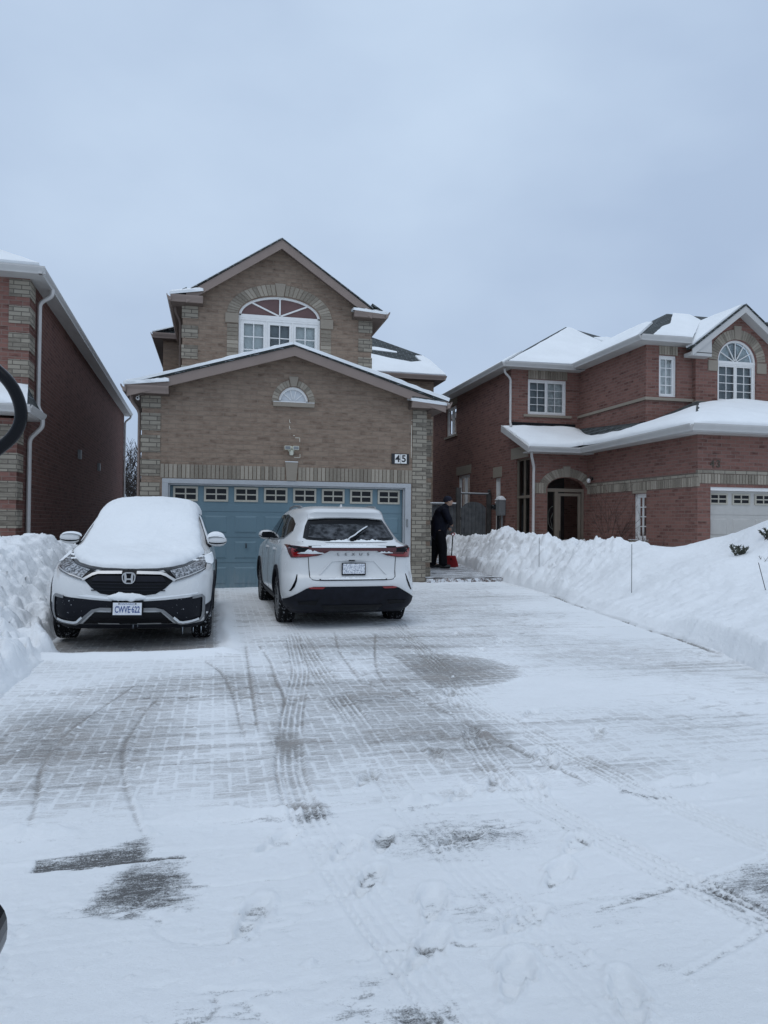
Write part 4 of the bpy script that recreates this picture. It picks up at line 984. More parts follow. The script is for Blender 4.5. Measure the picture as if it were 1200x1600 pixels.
def drive_mat():
    m, b, p = new_mat('snowy_paving')
    geo = b.n('ShaderNodeNewGeometry'); pos = geo.outputs['Position']
    s = b.n('ShaderNodeSeparateXYZ', {'Vector': pos})
    ex = b.n('ShaderNodeAttribute', attribute_name='expo_and_shade').outputs['Fac']  # bare paving, plus the shade painted under the cars
    # herringbone pavers, 115 mm unit
    u = 1 / 0.098
    x = b.math('MULTIPLY', s.outputs['X'], u); y = b.math('MULTIPLY', s.outputs['Y'], u)
    i = b.math('FLOOR', x); j = b.math('FLOOR', y); fx = b.math('SUBTRACT', x, i); fy = b.math('SUBTRACT', y, j)
    k = b.math('FLOORED_MODULO', b.math('SUBTRACT', i, j), 4.0)
    eq = lambda v: b.math('COMPARE', k, float(v), 0.1)
    big = 5.0
    dl = b.math('ADD', fx, b.math('MULTIPLY', eq(1), big)); dr = b.math('ADD', b.math('SUBTRACT', 1.0, fx), b.math('MULTIPLY', eq(0), big))
    db = b.math('ADD', fy, b.math('MULTIPLY', eq(2), big)); dt = b.math('ADD', b.math('SUBTRACT', 1.0, fy), b.math('MULTIPLY', eq(3), big))
    dj = b.math('MINIMUM', b.math('MINIMUM', dl, dr), b.math('MINIMUM', db, dt))
    nj = b.n('ShaderNodeTexNoise', {'Vector': pos, 'Scale': 9.0, 'Detail': 3.0})
    wj = b.math('MULTIPLY_ADD', nj.outputs['Fac'], 0.20, 0.01)
    joint = b.math('SUBTRACT', 1.0, b.n('ShaderNodeMapRange', {'Value': b.math('DIVIDE', dj, wj), 'From Min': 0.5, 'From Max': 1.2}, clamp=True).outputs[0])
    # a cell number per paver for tone
    cx_ = b.math('SUBTRACT', i, eq(1)); cy_ = b.math('SUBTRACT', j, eq(2))
    cv_ = b.n('ShaderNodeCombineXYZ', {'X': cx_, 'Y': cy_})
    wn_ = b.n('ShaderNodeTexWhiteNoise', {'Vector': cv_.outputs[0]}, noise_dimensions='2D')
    zone = b.n('ShaderNodeMapRange', {'Value': s.outputs['Y'], 'From Min': 3.60, 'From Max': 3.66}, clamp=True).outputs[0]
    st = b.n('ShaderNodeMapping', {'Vector': pos, 'Scale': (2.2, 11.0, 1.0), 'Rotation': (0, 0, 0.06)})
    n1 = b.n('ShaderNodeTexNoise', {'Vector': st.outputs[0], 'Scale': 1.6, 'Detail': 6.0, 'Roughness': 0.65})
    n2 = b.n('ShaderNodeTexNoise', {'Vector': pos, 'Scale': 85.0, 'Detail': 5.0, 'Roughness': 0.8})
    n5 = b.n('ShaderNodeTexNoise', {'Vector': st.outputs[0], 'Scale': 26.0, 'Detail': 5.0, 'Roughness': 0.75})
    n3 = b.n('ShaderNodeTexNoise', {'Vector': pos, 'Scale': 14.0, 'Detail': 5.0, 'Roughness': 0.6})
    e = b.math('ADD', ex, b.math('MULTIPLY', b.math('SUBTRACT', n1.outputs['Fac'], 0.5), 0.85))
    e = b.math('ADD', e, b.math('MULTIPLY', b.math('SUBTRACT', n2.outputs['Fac'], 0.5), b.math('MULTIPLY_ADD', ex, 1.1, 0.45)))
    e = b.math('ADD', e, b.math('MULTIPLY', b.math('SUBTRACT', n5.outputs['Fac'], 0.5), b.math('MULTIPLY_ADD', ex, 0.8, 0.25)))
    e = b.math('ADD', e, b.math('MULTIPLY', b.math('SUBTRACT', n3.outputs['Fac'], 0.5), 0.30))
    e = b.math('ADD', e, b.math('MULTIPLY', b.math('SUBTRACT', wn_.outputs['Value'], 0.5), b.math('MULTIPLY', zone, 0.16)))
    e = b.math('SUBTRACT', e, b.math('MULTIPLY', b.math('MULTIPLY', joint, zone), b.n('ShaderNodeMapRange', {'Value': s.outputs['X'], 'From Min': 2.4, 'From Max': 4.2, 'To Min': 0.25, 'To Max': 0.06}, clamp=True).outputs[0]))
    # pavers keep a dusting that thins out in streaks; rough concrete shows through as hard dark grains
    n6 = b.n('ShaderNodeTexNoise', {'Vector': st.outputs[0], 'Scale': 7.0, 'Detail': 8.0, 'Roughness': 0.72})
    e = b.math('ADD', e, b.math('MULTIPLY', b.math('SUBTRACT', n6.outputs['Fac'], 0.5), b.math('MULTIPLY_ADD', ex, 2.2, 0.35)))
    fp = b.n('ShaderNodeMapRange', {'Value': e, 'From Min': 0.25, 'From Max': 1.12, 'To Max': 0.80}, clamp=True).outputs[0]
    n7 = b.n('ShaderNodeTexNoise', {'Vector': pos, 'Scale': 160.0, 'Detail': 3.0, 'Roughness': 0.7})
    ec = b.math('ADD', e, b.math('MULTIPLY', b.math('SUBTRACT', n7.outputs['Fac'], 0.5), b.math('MULTIPLY_ADD', ex, 1.6, 0.2)))
    fc = b.n('ShaderNodeMapRange', {'Value': ec, 'From Min': 0.40, 'From Max': 0.95, 'To Max': 0.92}, clamp=True).outputs[0]
    fac = b.mix(zone, fc, fp)
    pav = b.ramp(wn_.outputs['Value'], [(0.0, (0.105, 0.088, 0.075)), (0.5, (0.16, 0.14, 0.12)), (1.0, (0.21, 0.18, 0.155))])
    con = b.ramp(n2.outputs['Fac'], [(0.3, (0.035, 0.034, 0.033)), (0.7, (0.10, 0.097, 0.093))])
    base = b.mix(zone, con, pav)
    n4 = b.n('ShaderNodeTexNoise', {'Vector': pos, 'Scale': 0.8, 'Detail': 4.0})
    sn = b.ramp(n4.outputs['Fac'], [(0.3, (0.80, 0.82, 0.83)), (0.7, (0.87, 0.885, 0.895))])
    b.t.links.new(b.mix(fac, sn, base), p.inputs['Base Color'])
    p.inputs['Roughness'].default_value = 0.72; p.inputs['Specular IOR Level'].default_value = 0.3
    h = b.math('ADD', b.math('MULTIPLY', fac, -0.9), b.math('ADD', b.math('MULTIPLY', n2.outputs['Fac'], 0.42), b.math('ADD', b.math('MULTIPLY', n3.outputs['Fac'], 0.8), b.math('MULTIPLY', n5.outputs['Fac'], 0.5))))
    bp = b.n('ShaderNodeBump', {'Strength': 0.7, 'Distance': 0.013, 'Height': h})
    b.t.links.new(bp.outputs[0], p.inputs['Normal'])
    return m
M['drive'] = drive_mat()

TRACKS = [([10.4, 9.7, 7.0, 5.2, 3.7, 3.1, 2.6, 1.4], [1.06, 1.06, 1.0, 1.02, 0.975, 1.02, 1.1, 1.3], 0.092, 0.8),
          ([9.8, 7.04, 5.45, 4.32, 3.73, 3.14, 2.56, 2.15, 1.4], [1.0, 0.82, 0.57, 0.434, 0.44, 0.51, 0.606, 0.69, 0.8], 0.088, 1.0),
          ([10.2, 6.5, 5.35, 3.8, 3.5, 2.86, 1.4], [2.56, 2.13, 2.065, 2.25, 2.29, 2.47, 2.85], 0.088, 0.8),
          ([10.0, 7.1, 5.385, 4.2, 3.77, 3.23, 2.86, 2.3, 1.4], [2.45, 2.257, 1.87, 1.625, 1.608, 1.71, 1.82, 1.99, 2.3], 0.088, 0.75),
          ([3.4, 2.9, 2.5, 2.2, 1.4], [1.45, 1.28, 1.18, 1.12, 1.0], 0.09, 0.3)]
MARKS = [([7.0, 6.0, 5.2, 4.6, 4.2, 3.6], [-0.62, -0.83, -0.98, -0.98, -0.90, -0.82]), ([6.4, 5.6, 4.9, 4.4, 3.9, 3.4], [-0.42, -0.52, -0.56, -0.50, -0.40, -0.27]),
         ([8.0, 7.2, 6.2, 5.2, 4.8], [-0.15, 0.08, 0.16, 0.20, 0.20]), ([8.8, 7.6, 6.6, 6.0, 5.6], [0.50, 0.57, 0.55, 0.58, 0.50]), ([8.8, 5.0], [0.36, 0.30]),
         ([6.4, 5.2, 4.4, 3.9, 3.6], [1.55, 1.75, 1.88, 2.02, 2.1]), ([9.3, 8.0, 7.0, 6.2], [2.05, 1.75, 1.55, 1.48]), ([9.6, 8.0, 6.4], [1.55, 1.35, 1.30])]
BLOBS = [(-.70, 5.1, .62, 1.25, .62), (-.25, 6.7, .9, .75, .40), (-1.25, 5.3, .38, 1.1, .42), (.25, 4.2, .45, .5, .26), (.3, 6.3, .35, 1.4, .28),
         (1.5, 5.4, .5, 1.3, .62), (.95, 6.4, .45, 2.0, .42), (2.15, 6.9, .72, .95, .62), (1.5, 8.6, .95, .9, .45), (2.5, 8.5, .9, .9, .42), (.62, 5.0, .3, .9, .3),
         (.47, 4.85, .10, .34, .6), (.45, 3.72, .14, .12, .7), (1.85, 4.6, .16, .5, .35), (4.3, 7.2, 1.5, 2.0, .34), (3.8, 10.2, 1.5, 1.8, .40), (3.6, 12.6, 1.8, 1.9, .42), (3.3, 4.9, 1.0, .8, .22), (1.6, 3.0, .8, .4, .06), (1.5, 2.5, .45, .22, .24), (1.2, 3.1, .4, .2, .22), (.2, 2.55, .4, .2, .16), (2.4, 3.9, .5, .3, .2), (.6, 11.5, .5, 2.0, .30), (5.2, 13, .8, 1.6, .2),
         (-.27, 3.03, .22, .20, .80), (.62, 2.06, .16, .10, .55), (1.2, 2.27, .15, .09, .25), (1.54, 2.13, .05, .04, .4), (.95, 2.62, .26, .18, .26), (1.0, 3.2, .4, .25, .2), (.45, 2.2, .2, .1, .3), (2.28, 2.45, .32, .22, .42), (-.05, 2.15, .3, .15, .22), (2.32, 3.55, .12, .05, .5)]
PRINTS = [(0.58, 3.2, .2), (0.76, 3.23, .3), (1.124, 3.2, -.1), (1.533, 3.83, .2), (2.018, 4.25, .1), (2.0, 4.10, .4), (2.368, 5.19, .1), (1.608, 3.04, .1), (1.711, 4.73, .2), (0.818, 2.67, .3), (1.121, 2.5, .0), (1.399, 2.79, .1), (0.853, 4.04, .2), (1.36, 4.35, .4), (.62, 2.9, .2), (1.95, 5.9, .3), (2.6, 4.6, .2), (3.0, 7.9, .3), (3.4, 8.4, .1), (3.1, 9.1, .4), (.15, 2.75, .3), (1.75, 3.75, .4), (1.3, 3.72, .1), (0.95, 2.2, .2), (0.72, 2.4, .1), (1.25, 2.02, .3), (.3, 3.35, .1)]

XB_Y = [1.0, 2.5, 4.0, 5.2, 6.3, 7.2, 8.25, 9.3, 10.5, 11.35, 12.2, 13.0, 13.6, 14.6, 15.4, 16.9, 18.4, 20.2, 22.6, 26]
XB_X = [4.9, 4.9, 4.95, 5.05, 5.30, 5.60, 5.83, 5.93, 6.0, 6.06, 6.2, 6.30, 6.30, 6.22, 6.15, 6.22, 6.40, 6.65, 6.75, 6.8]
def driveway():
    ys = [1.25]
    while ys[-1] < 15.4: ys.append(ys[-1] + max(0.0055, 0.0021 * ys[-1]))
    ys = np.array(ys); xs = np.arange(-2.6, 7.3, 0.0095)
    X, Y = np.meshgrid(xs, ys)
    Z = gz(X, Y) + 0.012 * (fbm(X, Y, 0.9, 3, 1) - 0.5) * 2
    nearf = sstep(2.6, 3.8, Y); E = 0.07 + 0.09 * nearf + (0.22 + 0.30 * nearf) * (fbm(X * 0.7, Y * 1.6, 0.55, 5, 11, .6) - 0.5)
    wx = X + 0.30 * (fbm(X, Y, 2.2, 5, 21, .65) - 0.5); wy = Y + 0.42 * (fbm(X * .7, Y, 2.2, 5, 31, .65) - 0.5)
    vn_ = fbm(X * 0.6, Y * 2.2, 1.5, 5, 17, .6)
    for cx, cy, rx, ry, a in BLOBS:
        d = np.sqrt(((wx - cx) / rx) ** 2 + ((wy - cy) / ry) ** 2)
        E += 0.85 * a * (1 - sstep(0.15, 1.40, d)) * (0.55 + 0.9 * vn_)
    # swept disc left by the shovel with a clean rim
    d = np.hypot((X - 2.12) / 1.02, (Y - 6.95) / 1.0)
    E += 0.28 * (1 - sstep(0.78, 0.86, d)) * (X > 1.9); Z += 0.012 * np.exp(-((d - 0.87) / 0.02) ** 2) * (X > 2.1)
    # scraped rectangle with its sharp lower edge, and the cleared corner of a slab
    wob = 0.012 * (fbm(X, Y, 6, 2, 77) - 0.5)
    m = sstep(-0.74, -0.70, X + wob) * (1 - sstep(-0.34, -0.22, X)) * sstep(3.265, 3.285, Y + wob) * (1 - sstep(3.34, 3.52, wy)); E += 0.80 * m; Z -= 0.010 * m
    m = sstep(-.62, -.52, X) * (1 - sstep(-.20, -.02, X)) * np.exp(-((Y - 3.27 - .03 * (X + .4) - wob) / 0.010) ** 2); E += 0.7 * m; Z -= 0.012 * m
    ln = 2.616 + (X - 1.9) * 0.28
    m = sstep(1.80, 2.0, X) * sstep(0, 0.03, ln - Y) * (1 - sstep(0.35, 0.6, ln - Y)); E += 0.22 * m
    for (a, b_, c, d_) in ((1.93, 2.56, 2.05, 2.34), (1.9, 2.62, 2.5, 2.79), (1.45, 2.53, 1.9, 2.62), (1.5, 2.10, 1.96, 2.27), (.55, 2.45, 1.1, 2.36)):
        vx, vy = c - a, d_ - b_; L_ = math.hypot(vx, vy); t = np.clip(((X - a) * vx + (Y - b_) * vy) / L_ ** 2, 0, 1)
        dd = np.hypot(X - a - t * vx, Y - b_ - t * vy) + wob * 0.6; E += 0.32 * np.exp(-(dd / 0.012) ** 2) * (0.3 + 1.2 * fbm(X, Y, 3, 3, 79)); Z -= 0.010 * np.exp(-(dd / 0.012) ** 2); Z += 0.003 * np.exp(-((dd - 0.022) / 0.010) ** 2)
    # windrow of snow where the pavers stop
    yl = 3.66 + 0.07 * (fbm(X, X * 0 + 5, 1.6, 3, 41) - 0.5) ; br = sstep(0.32, 0.5, fbm(X, X * 0 + 2, 2.2, 3, 43))
    q = np.exp(-((Y - yl) / 0.035) ** 2); Z += 0.042 * q * br * (0.35 + 1.3 * fbm(X, Y, 16, 3, 51)); E -= 0.35 * q * br; E += 0.16 * np.exp(-((Y - yl + .06) / .03) ** 2) * br
    E += 0.20 * np.exp(-((Y - yl - 0.07) / 0.03) ** 2) * sstep(-.2, .1, X) * (1 - sstep(1.9, 2.2, X))
    q = np.exp(-((Y - 3.36 - 0.06 * (fbm(X, X * 0, 1.2, 2, 45) - .5)) / 0.02) ** 2) * sstep(.3, .5, fbm(X, X * 0 + 9, 1.7, 2, 46)); Z += 0.010 * q
    # tyre tracks: four ribs of pressed snow between the tread grooves
    for ty, tx, hw, am in TRACKS:
        yy = np.linspace(1.2, 15.4, 900); o = np.argsort(ty); ff = np.interp(yy, np.array(ty)[o], np.array(tx)[o])
        kk = np.exp(-np.linspace(-2, 2, 61) ** 2); kk /= kk.sum(); ff = np.convolve(np.pad(ff, 30, 'edge'), kk, 'valid')
        lim = sstep(max(ty), max(ty) - 0.4, ys) if True else 1
        U = X - np.interp(ys, yy, ff)[:, None]
        band = (1 - sstep(hw * 0.92, hw * 1.08, np.abs(U))) * lim[:, None]
        pr = am * (0.38 + 0.95 * sstep(.3, .7, fbm(X * 0.6, Y, 1.6, 4, 61, .6)))
        ribs = 0
        for gpos in (-0.72, -0.26, 0.26, 0.72): ribs = ribs + np.exp(-((U / hw - gpos) / 0.085) ** 2)
        lug = 0.5 + 0.5 * np.sin(Y * 2 * math.pi / 0.042 + np.sign(U) * 1.2 + np.abs(U) * 40)
        side = sstep(0.55, 0.8, np.abs(U) / hw)
        Z -= band * pr * (0.010 - 0.012 * ribs * 0.8 - 0.006 * lug * side)
        E += band * pr * (0.17 - 0.42 * ribs + 0.10 * lug * side) * (0.5 + fbm(X, Y, 5, 4, 63, .65))
        Z += 0.008 * pr * lim[:, None] * np.exp(-((np.abs(U) - hw * 1.15) / 0.014) ** 2) * (0.4 + fbm(X, Y, 20, 2, 71))
    for ty, tx in MARKS:
        o = np.argsort(ty); c = np.interp(ys, np.array(ty)[o], np.array(tx)[o]); kk = np.ones(41) / 41; c = np.convolve(np.pad(c, 20, 'edge'), kk, 'valid')
        on = sstep(min(ty), min(ty) + 0.3, ys) * (1 - sstep(max(ty) - 0.3, max(ty), ys))
        U = X - c[:, None] + 0.006 * (fbm(X, Y, 9, 2, 81) - 0.5); wgt = on[:, None] * (0.35 + fbm(X, Y, 1.8, 2, 83))
        E += 0.42 * wgt * np.exp(-(U / 0.013) ** 2); Z -= 0.006 * wgt * np.exp(-(U / 0.013) ** 2); Z += 0.010 * wgt * np.exp(-((U - 0.03) / 0.016) ** 2)
    # straight scrape lines of the shovel's passes, across the drive
    sc_ = vnoise(X * 0.35, Y * 9.0 + X * 0.5, 1.0, 91) * vnoise(X * 0.8, Y * 30, 1.0, 92)
    E += 0.22 * sstep(0.30, 0.62, sc_) * sstep(3.7, 4.2, Y); Z -= 0.003 * sstep(0.3, 0.62, sc_)
    rr = np.random.RandomState(5)
    for px, py, a in PRINTS:
        r = 0.2; ix = np.abs(xs - px) < r; iy = np.abs(ys - py) < r
        sx_ = np.ix_(iy, ix); A = X[sx_] - px; B = Y[sx_] - py
        ang = a * 2.0 + 0.6; c, s = math.cos(ang), math.sin(ang); u = A * c + B * s; v = -A * s + B * c
        n = fbm(A + px * 7, B + py * 7, 14, 3, 95) - 0.5
        d = np.sqrt((u / 0.135) ** 2 + (v / (0.047 + 0.010 * np.sign(u))) ** 2) + n * 0.5
        ins = 1 - sstep(0.75, 1.05, d); gap = 1 - 0.8 * np.exp(-((u + 0.035) / 0.014) ** 2)
        Z[sx_] -= 0.020 * ins * gap; Z[sx_] += 0.012 * np.exp(-((d - 1.2) / 0.18) ** 2); E[sx_] += rr.uniform(0.05, 0.55) * ins * sstep(-.1, .25, n + 0.08) * gap
    # crumbs and small clods of snow
    for k in range(420):
        py = 1.6 + 9 * rr.rand() ** 1.6; px = rr.uniform(-0.25, 0.8) * py; r0 = rr.uniform(0.006, 0.015) * (1.8 if rr.rand() < 0.07 else 1)
        ix = np.where(np.abs(xs - px) < r0 * 2)[0]; iy = np.where(np.abs(ys - py) < r0 * 2)[0]
        if len(ix) < 2 or len(iy) < 2: continue
        sx_ = np.ix_(iy, ix); d = np.hypot(X[sx_] - px, Y[sx_] - py) / r0; hh = np.sqrt(np.clip(1 - d * d, 0, 1)); Z[sx_] += r0 * 0.65 * hh; E[sx_] -= 0.4 * (hh > 0)
    # thin, wind-blown snow over the trampled surface
    Z += 0.016 * (fbm(X, Y * 1.6, 3.6, 6, 101, .6) - 0.5) + 0.006 * (fbm(X, Y, 28, 3, 111, .6) - 0.5)
    rg = 1 - 2 * np.abs(fbm(X, Y * 2.0, 2.4, 4, 115, .55) - 0.5); Z -= 0.008 * sstep(0.86, 1.0, rg) * sstep(.45, .6, fbm(X, Y, .8, 3, 116)); E += 0.22 * sstep(0.90, 1.0, rg) * sstep(.45, .6, fbm(X, Y, .8, 3, 116))
    # drift in front of the parked car's bumper and along its side
    q = np.exp(-((Y - 8.05 - 0.10 * (X + 0.9) ** 2 + 0.10 * (fbm(X, Y, 2, 3, 121) - .5)) / 0.09) ** 2) * sstep(-2.2, -1.8, X) * (1 - sstep(0.1, 0.35, X)); Z += 0.075 * q; E -= 0.6 * q
    q = np.exp(-((X - 0.16 - 0.03 * np.sin(Y * 3)) / 0.10) ** 2) * sstep(8.2, 8.8, Y) * (1 - sstep(12, 13, Y)); Z += 0.05 * q; E -= 0.6 * q
    E += 0.85 * sstep(8.2, 8.6, Y) * sstep(-1.9, -1.7, X) * (1 - sstep(-0.05, 0.10, X)); E += 0.55 * sstep(9.8, 10.4, Y) * (1 - sstep(14.0, 14.5, Y)) * sstep(0.75, 1.0, X) * (1 - sstep(2.6, 2.9, X))       # paving shown bare to paint in the shade under both cars
    q = sstep(14.5, 15.3, Y) * (X > 3.95); Z += 0.03 * q; E -= 0.3 * q
    # wet edge of the paving along the foot of the bank
    xe = np.interp(ys, XB_Y, XB_X)[:, None] - 0.03 + 0.05 * (fbm(X * 0 + 1, Y, 2.5, 3, 131) - .5)
    E += 1.1 * np.exp(-((X - xe) / 0.035) ** 2) * (sstep(7.0, 7.8, Y) * (1 - sstep(12.4, 13.4, Y))) * sstep(.36, .52, fbm(X * 0, Y, 1.1, 3, 133)); Z -= 0.03 * np.exp(-((X - xe) / 0.03) ** 2) * sstep(7.0, 7.8, Y)
    E += 0.14 * sstep(3.7, 4.1, Y) * (1 - sstep(8, 10, Y)) * (1 - sstep(2.2, 3.0, X))
    E = np.clip(E, -0.3, 1.3)
    o = grid_mesh('driveway', X, Y, Z, M['drive'], attrs={'expo_and_shade': E}); o['kind'] = 'structure'
driveway()
# apron out to the street, beyond the frame
ap = mesh('street', [(-30, -14, -0.10), (40, -14, -0.10), (40, 1.3, -0.012), (-30, 1.3, -0.012)], [(0, 1, 2, 3)], M['snow'], uv=False); ap['kind'] = 'structure'
# pavement inside the garage mouth
fl_ = mesh('garage_floor', [(-1.4, 15.38, 0.02), (4.4, 15.38, 0.02), (4.4, 20, 0.02), (-1.4, 20, 0.02)], [(0, 1, 2, 3)], M['interior'], uv=False); fl_['kind'] = 'structure'

YARD = [(10.5, 18, .66), (10.5, 15.7, .74), (9, 17, .78), (8.3, 19.3, .9), (10, 19.5, .9), (8.6, 11.35, 1.33), (8.8, 10.8, 1.60), (9.3, 10.2, 1.70), (10.5, 10, 1.74), (12, 10.5, 1.5), (11, 12.9, 1.15), (13, 13.2, 1.2), (8.2, 13.6, .74), (9.4, 13.9, .74), (8.7, 12.6, .85), (9.4, 12.8, .85),
        (7.9, 9, 1.05), (9, 8, 1.05), (9.5, 6, .9), (8, 6, .72), (7.5, 4, .6), (12, 6, 1.0), (12, 3, .7), (8, 2, .5), (16, 8, 1.2), (16, 3, .8), (8, 21.5, .8), (8, 25, .6), (18, 13, 1.2)]
def right_bank():
    xs = np.concatenate([np.arange(4.8, 9.2, 0.03), np.arange(9.2, 18, 0.07)]); ys = np.arange(1.0, 24.5, 0.032)
    X, Y = np.meshgrid(xs, ys)
    xb = np.interp(Y, XB_Y, XB_X) + 0.09 * (fbm(X * 0 + 3, Y, 1.6, 4, 201) - 0.5) * 2
    d = X - xb
    hc = np.interp(Y, [1, 4, 6, 8, 9, 10, 11, 12.2, 12.9, 13.4, 14.1, 15.0, 15.6, 16.4, 17.4, 18.4, 20, 23, 26], [.45, .45, .50, .60, .74, .92, .98, 1.06, 1.16, 1.16, 1.0, 1.10, 1.18, 1.22, 1.35, 1.12, 1.02, .95, .9])
    dc = np.interp(Y, [1, 7, 9, 11, 12.5, 14, 16, 18, 20], [1.0, 1.4, 2.1, 2.1, 1.5, 1.05, 1.0, .8, .7])
    W = 0; S = 0
    for a, b, c in YARD:
        w_ = 1.0 / ((X - a) ** 2 + (Y - b) ** 2 + 0.12) ** 1.7; W = W + w_; S = S + w_ * c
    yard = S / W
    t = np.clip(d / dc, 0, 1)
    lip = np.interp(Y, [1, 6, 8, 9.0, 10, 13, 15, 24], [.55, .55, .36, .10, .05, .10, .18, .25])      # how much of the rise is a cut face
    prof = lip * sstep(0, 0.12, t) + (1 - lip) * (0.65 * t ** 0.9 + 0.35 * sstep(0.1, 1, t))
    z0 = gz(X, Y) + np.where(Y > 15.3, 0.14, 0)
    face = z0 + (hc - z0) * prof
    k = sstep(dc, dc + 1.3, d)
    Z = face * (1 - k) + yard * k
    fw = (1 - sstep(0.6, 1.25, t)) * sstep(0.0, 0.1, t) 
    far = sstep(12.0, 13.5, Y)
    groove = fbm(X * 0.55, Y * 1.5 + X * 0.25, 1.5, 4, 211, 0.55) - 0.5
    Z += fw * (0.10 + 0.14 * far) * groove + fw * 0.05 * (fbm(X, Y, 4.5, 4, 221, .6) - .5) * (0.5 + far)
    cst = np.exp(-((t - 1) / 0.35) ** 2); Z += cst * far * 0.17 * (fbm(X, Y, 3.0, 4, 225, .6) - .5)
    Z += 0.14 * (fbm(X, Y, 0.6, 3, 233) - 0.5) * (1 - sstep(11.5, 14, Y)) * sstep(.3, 1, d) + 0.05 * (fbm(X, Y, 0.8, 4, 231) - 0.5) + 0.012 * (fbm(X, Y, 7, 3, 241) - 0.5)
    bil = np.abs(2 * fbm(X, Y * 1.1, 2.2, 4, 261, .5) - 1); bil2 = np.abs(2 * fbm(X * 1.2, Y, 5.5, 3, 262, .5) - 1)
    Z += (fw * (.25 + far) + cst * far * .8) * (0.20 * (bil - .2) + 0.07 * (bil2 - .2))
    # clods on the thrown parts
    cl = fbm(X, Y, 9.0, 3, 251, .55); Z += (0.05 * fw * (0.3 + far) + 0.03 * cst * far) * sstep(0.55, 0.75, cl)
    Z = np.where(d < 0, -0.10 + d * 0.6, np.maximum(Z, z0 + 0.03 * sstep(0, .1, d)))
    Z = np.maximum(Z, -0.25)
    keep = (d > -0.12) & ~((X > 10.62) & (Y > 14.8)) & ~((X > 9.1) & (Y > 19.75)) 
    o = grid_mesh('snow_bank', X, Y, Z, M['snow_bank'], keep=keep)
    return tag(o, 'long snow bank heaped along the right edge of the driveway up to the porch', 'snow bank')
right_bank()
def left_bank():
    xs = np.concatenate([np.arange(-9, -4.4, 0.08), np.arange(-4.4, -1.4, 0.026)]); ys = np.arange(1.0, 15.2, 0.03)
    X, Y = np.meshgrid(xs, ys)
    xb = np.interp(Y, [1, 4, 6.4, 7.2, 8.0, 8.4, 8.9, 9.3, 10, 15.2], [-1.75, -1.70, -1.66, -1.68, -1.66, -1.62, -1.80, -1.90, -1.90, -1.90]) + 0.05 * (fbm(X * 0, Y, 2.2, 3, 301) - .5) * 2
    d = xb - X
    hc = np.interp(Y, [1, 5, 6.5, 8, 9, 10, 11, 12.3, 13.3, 15.2], [.40, .50, .62, .78, .85, .98, 1.1, 1.18, 1.0, .9])
    dc = np.interp(Y, [1, 7, 8.5, 9.5, 11, 12.3, 15], [1.2, 1.5, 1.5, 1.1, .80, .65, .6])
    t = np.clip(d / dc, 0, 1); z0 = gz(X, Y)
    prof = 0.12 * sstep(0, 0.10, t) + 0.88 * (0.8 * t + 0.2 * sstep(0, 1, t))
    Z = z0 + (hc - z0) * prof
    k = sstep(dc * 1.2, dc * 1.2 + 2.0, d); Z = Z * (1 - k) + (0.75 + 0.03 * (Y - 8)) * k
    rough = (1 - sstep(0.5, 1.3, t)) * sstep(0, .12, t)
    Z += rough * (0.26 * (np.abs(2 * fbm(X, Y, 1.7, 4, 313, .5) - 1) - .2) + 0.09 * (np.abs(2 * fbm(X, Y, 5, 3, 314, .5) - 1) - .2)) + rough * 0.10 * (fbm(X, Y, 2.0, 5, 311, .6) - .5) + 0.12 * (fbm(X, Y, 1.1, 4, 321) - .5) + 0.02 * (fbm(X, Y, 9, 3, 331) - .5)
    cl = fbm(X, Y, 6.5, 3, 341, .55); Z += 0.09 * sstep(.52, .62, cl) * rough + 0.03 * sstep(.6, .7, cl) * (t > .8)
    Z = np.where(d < 0, -0.10 + d * 0.6, np.maximum(Z, z0 + 0.02)); Z = np.maximum(Z, -0.25)
    keep = (d > -0.12) & ~((X < -3.72) & (Y > 14.75))
    o = grid_mesh('snow_bank', X, Y, Z, M['snow_bank'], keep=keep)
    return tag(o, 'snow bank at left beside the snow covered car, below the dark red house', 'snow bank')
left_bank()
# narrow drift between the left house and the tan house, and the strip behind the parked car
xs = np.arange(-3.8, -1.2, 0.08); ys = np.arange(15.0, 45, 0.15); X, Y = np.meshgrid(xs, ys)
o = grid_mesh('side_yard', X, Y, 0.62 + 0.15 * (fbm(X, Y, .8, 3, 401) - .5), M['snow']); o['kind'] = 'structure'

# ------------------------------------------------ raised walkway at the garage corner
def walk_mat():
    m, b, p = new_mat('swept_walk')
    pos = b.n('ShaderNodeNewGeometry').outputs['Position']; s = b.n('ShaderNodeSeparateXYZ', {'Vector': pos})
    st = b.n('ShaderNodeMapping', {'Vector': pos, 'Scale': (1.5, 6.0, 8.0)})
    n1 = b.n('ShaderNodeTexNoise', {'Vector': st.outputs[0], 'Scale': 2.0, 'Detail': 6.0, 'Roughness': 0.65})
    n2 = b.n('ShaderNodeTexNoise', {'Vector': pos, 'Scale': 40.0, 'Detail': 4.0})
    f = b.math('ADD', n1.outputs['Fac'], b.math('MULTIPLY', b.math('SUBTRACT', n2.outputs['Fac'], 0.5), 0.4))
    c = b.ramp(f, [(0.36, (0.09, 0.082, 0.078)), (0.47, (0.36, 0.36, 0.365)), (0.60, (0.80, 0.82, 0.84))])
    b.t.links.new(c, p.inputs['Base Color']); p.inputs['Roughness'].default_value = 0.8
    bp = b.n('ShaderNodeBump', {'Strength': 0.6, 'Distance': 0.02, 'Height': f}); b.t.links.new(bp.outputs[0], p.inputs['Normal'])
    return m
xs = np.arange(4.47, 7.0, 0.03); ys = np.arange(15.22, 24, 0.04); X, Y = np.meshgrid(xs, ys)
Z = 0.245 + 0.028 * np.clip(Y - 15.3, 0, 3.5) + 0.03 * (fbm(X, Y, 3, 4, 411) - .5)
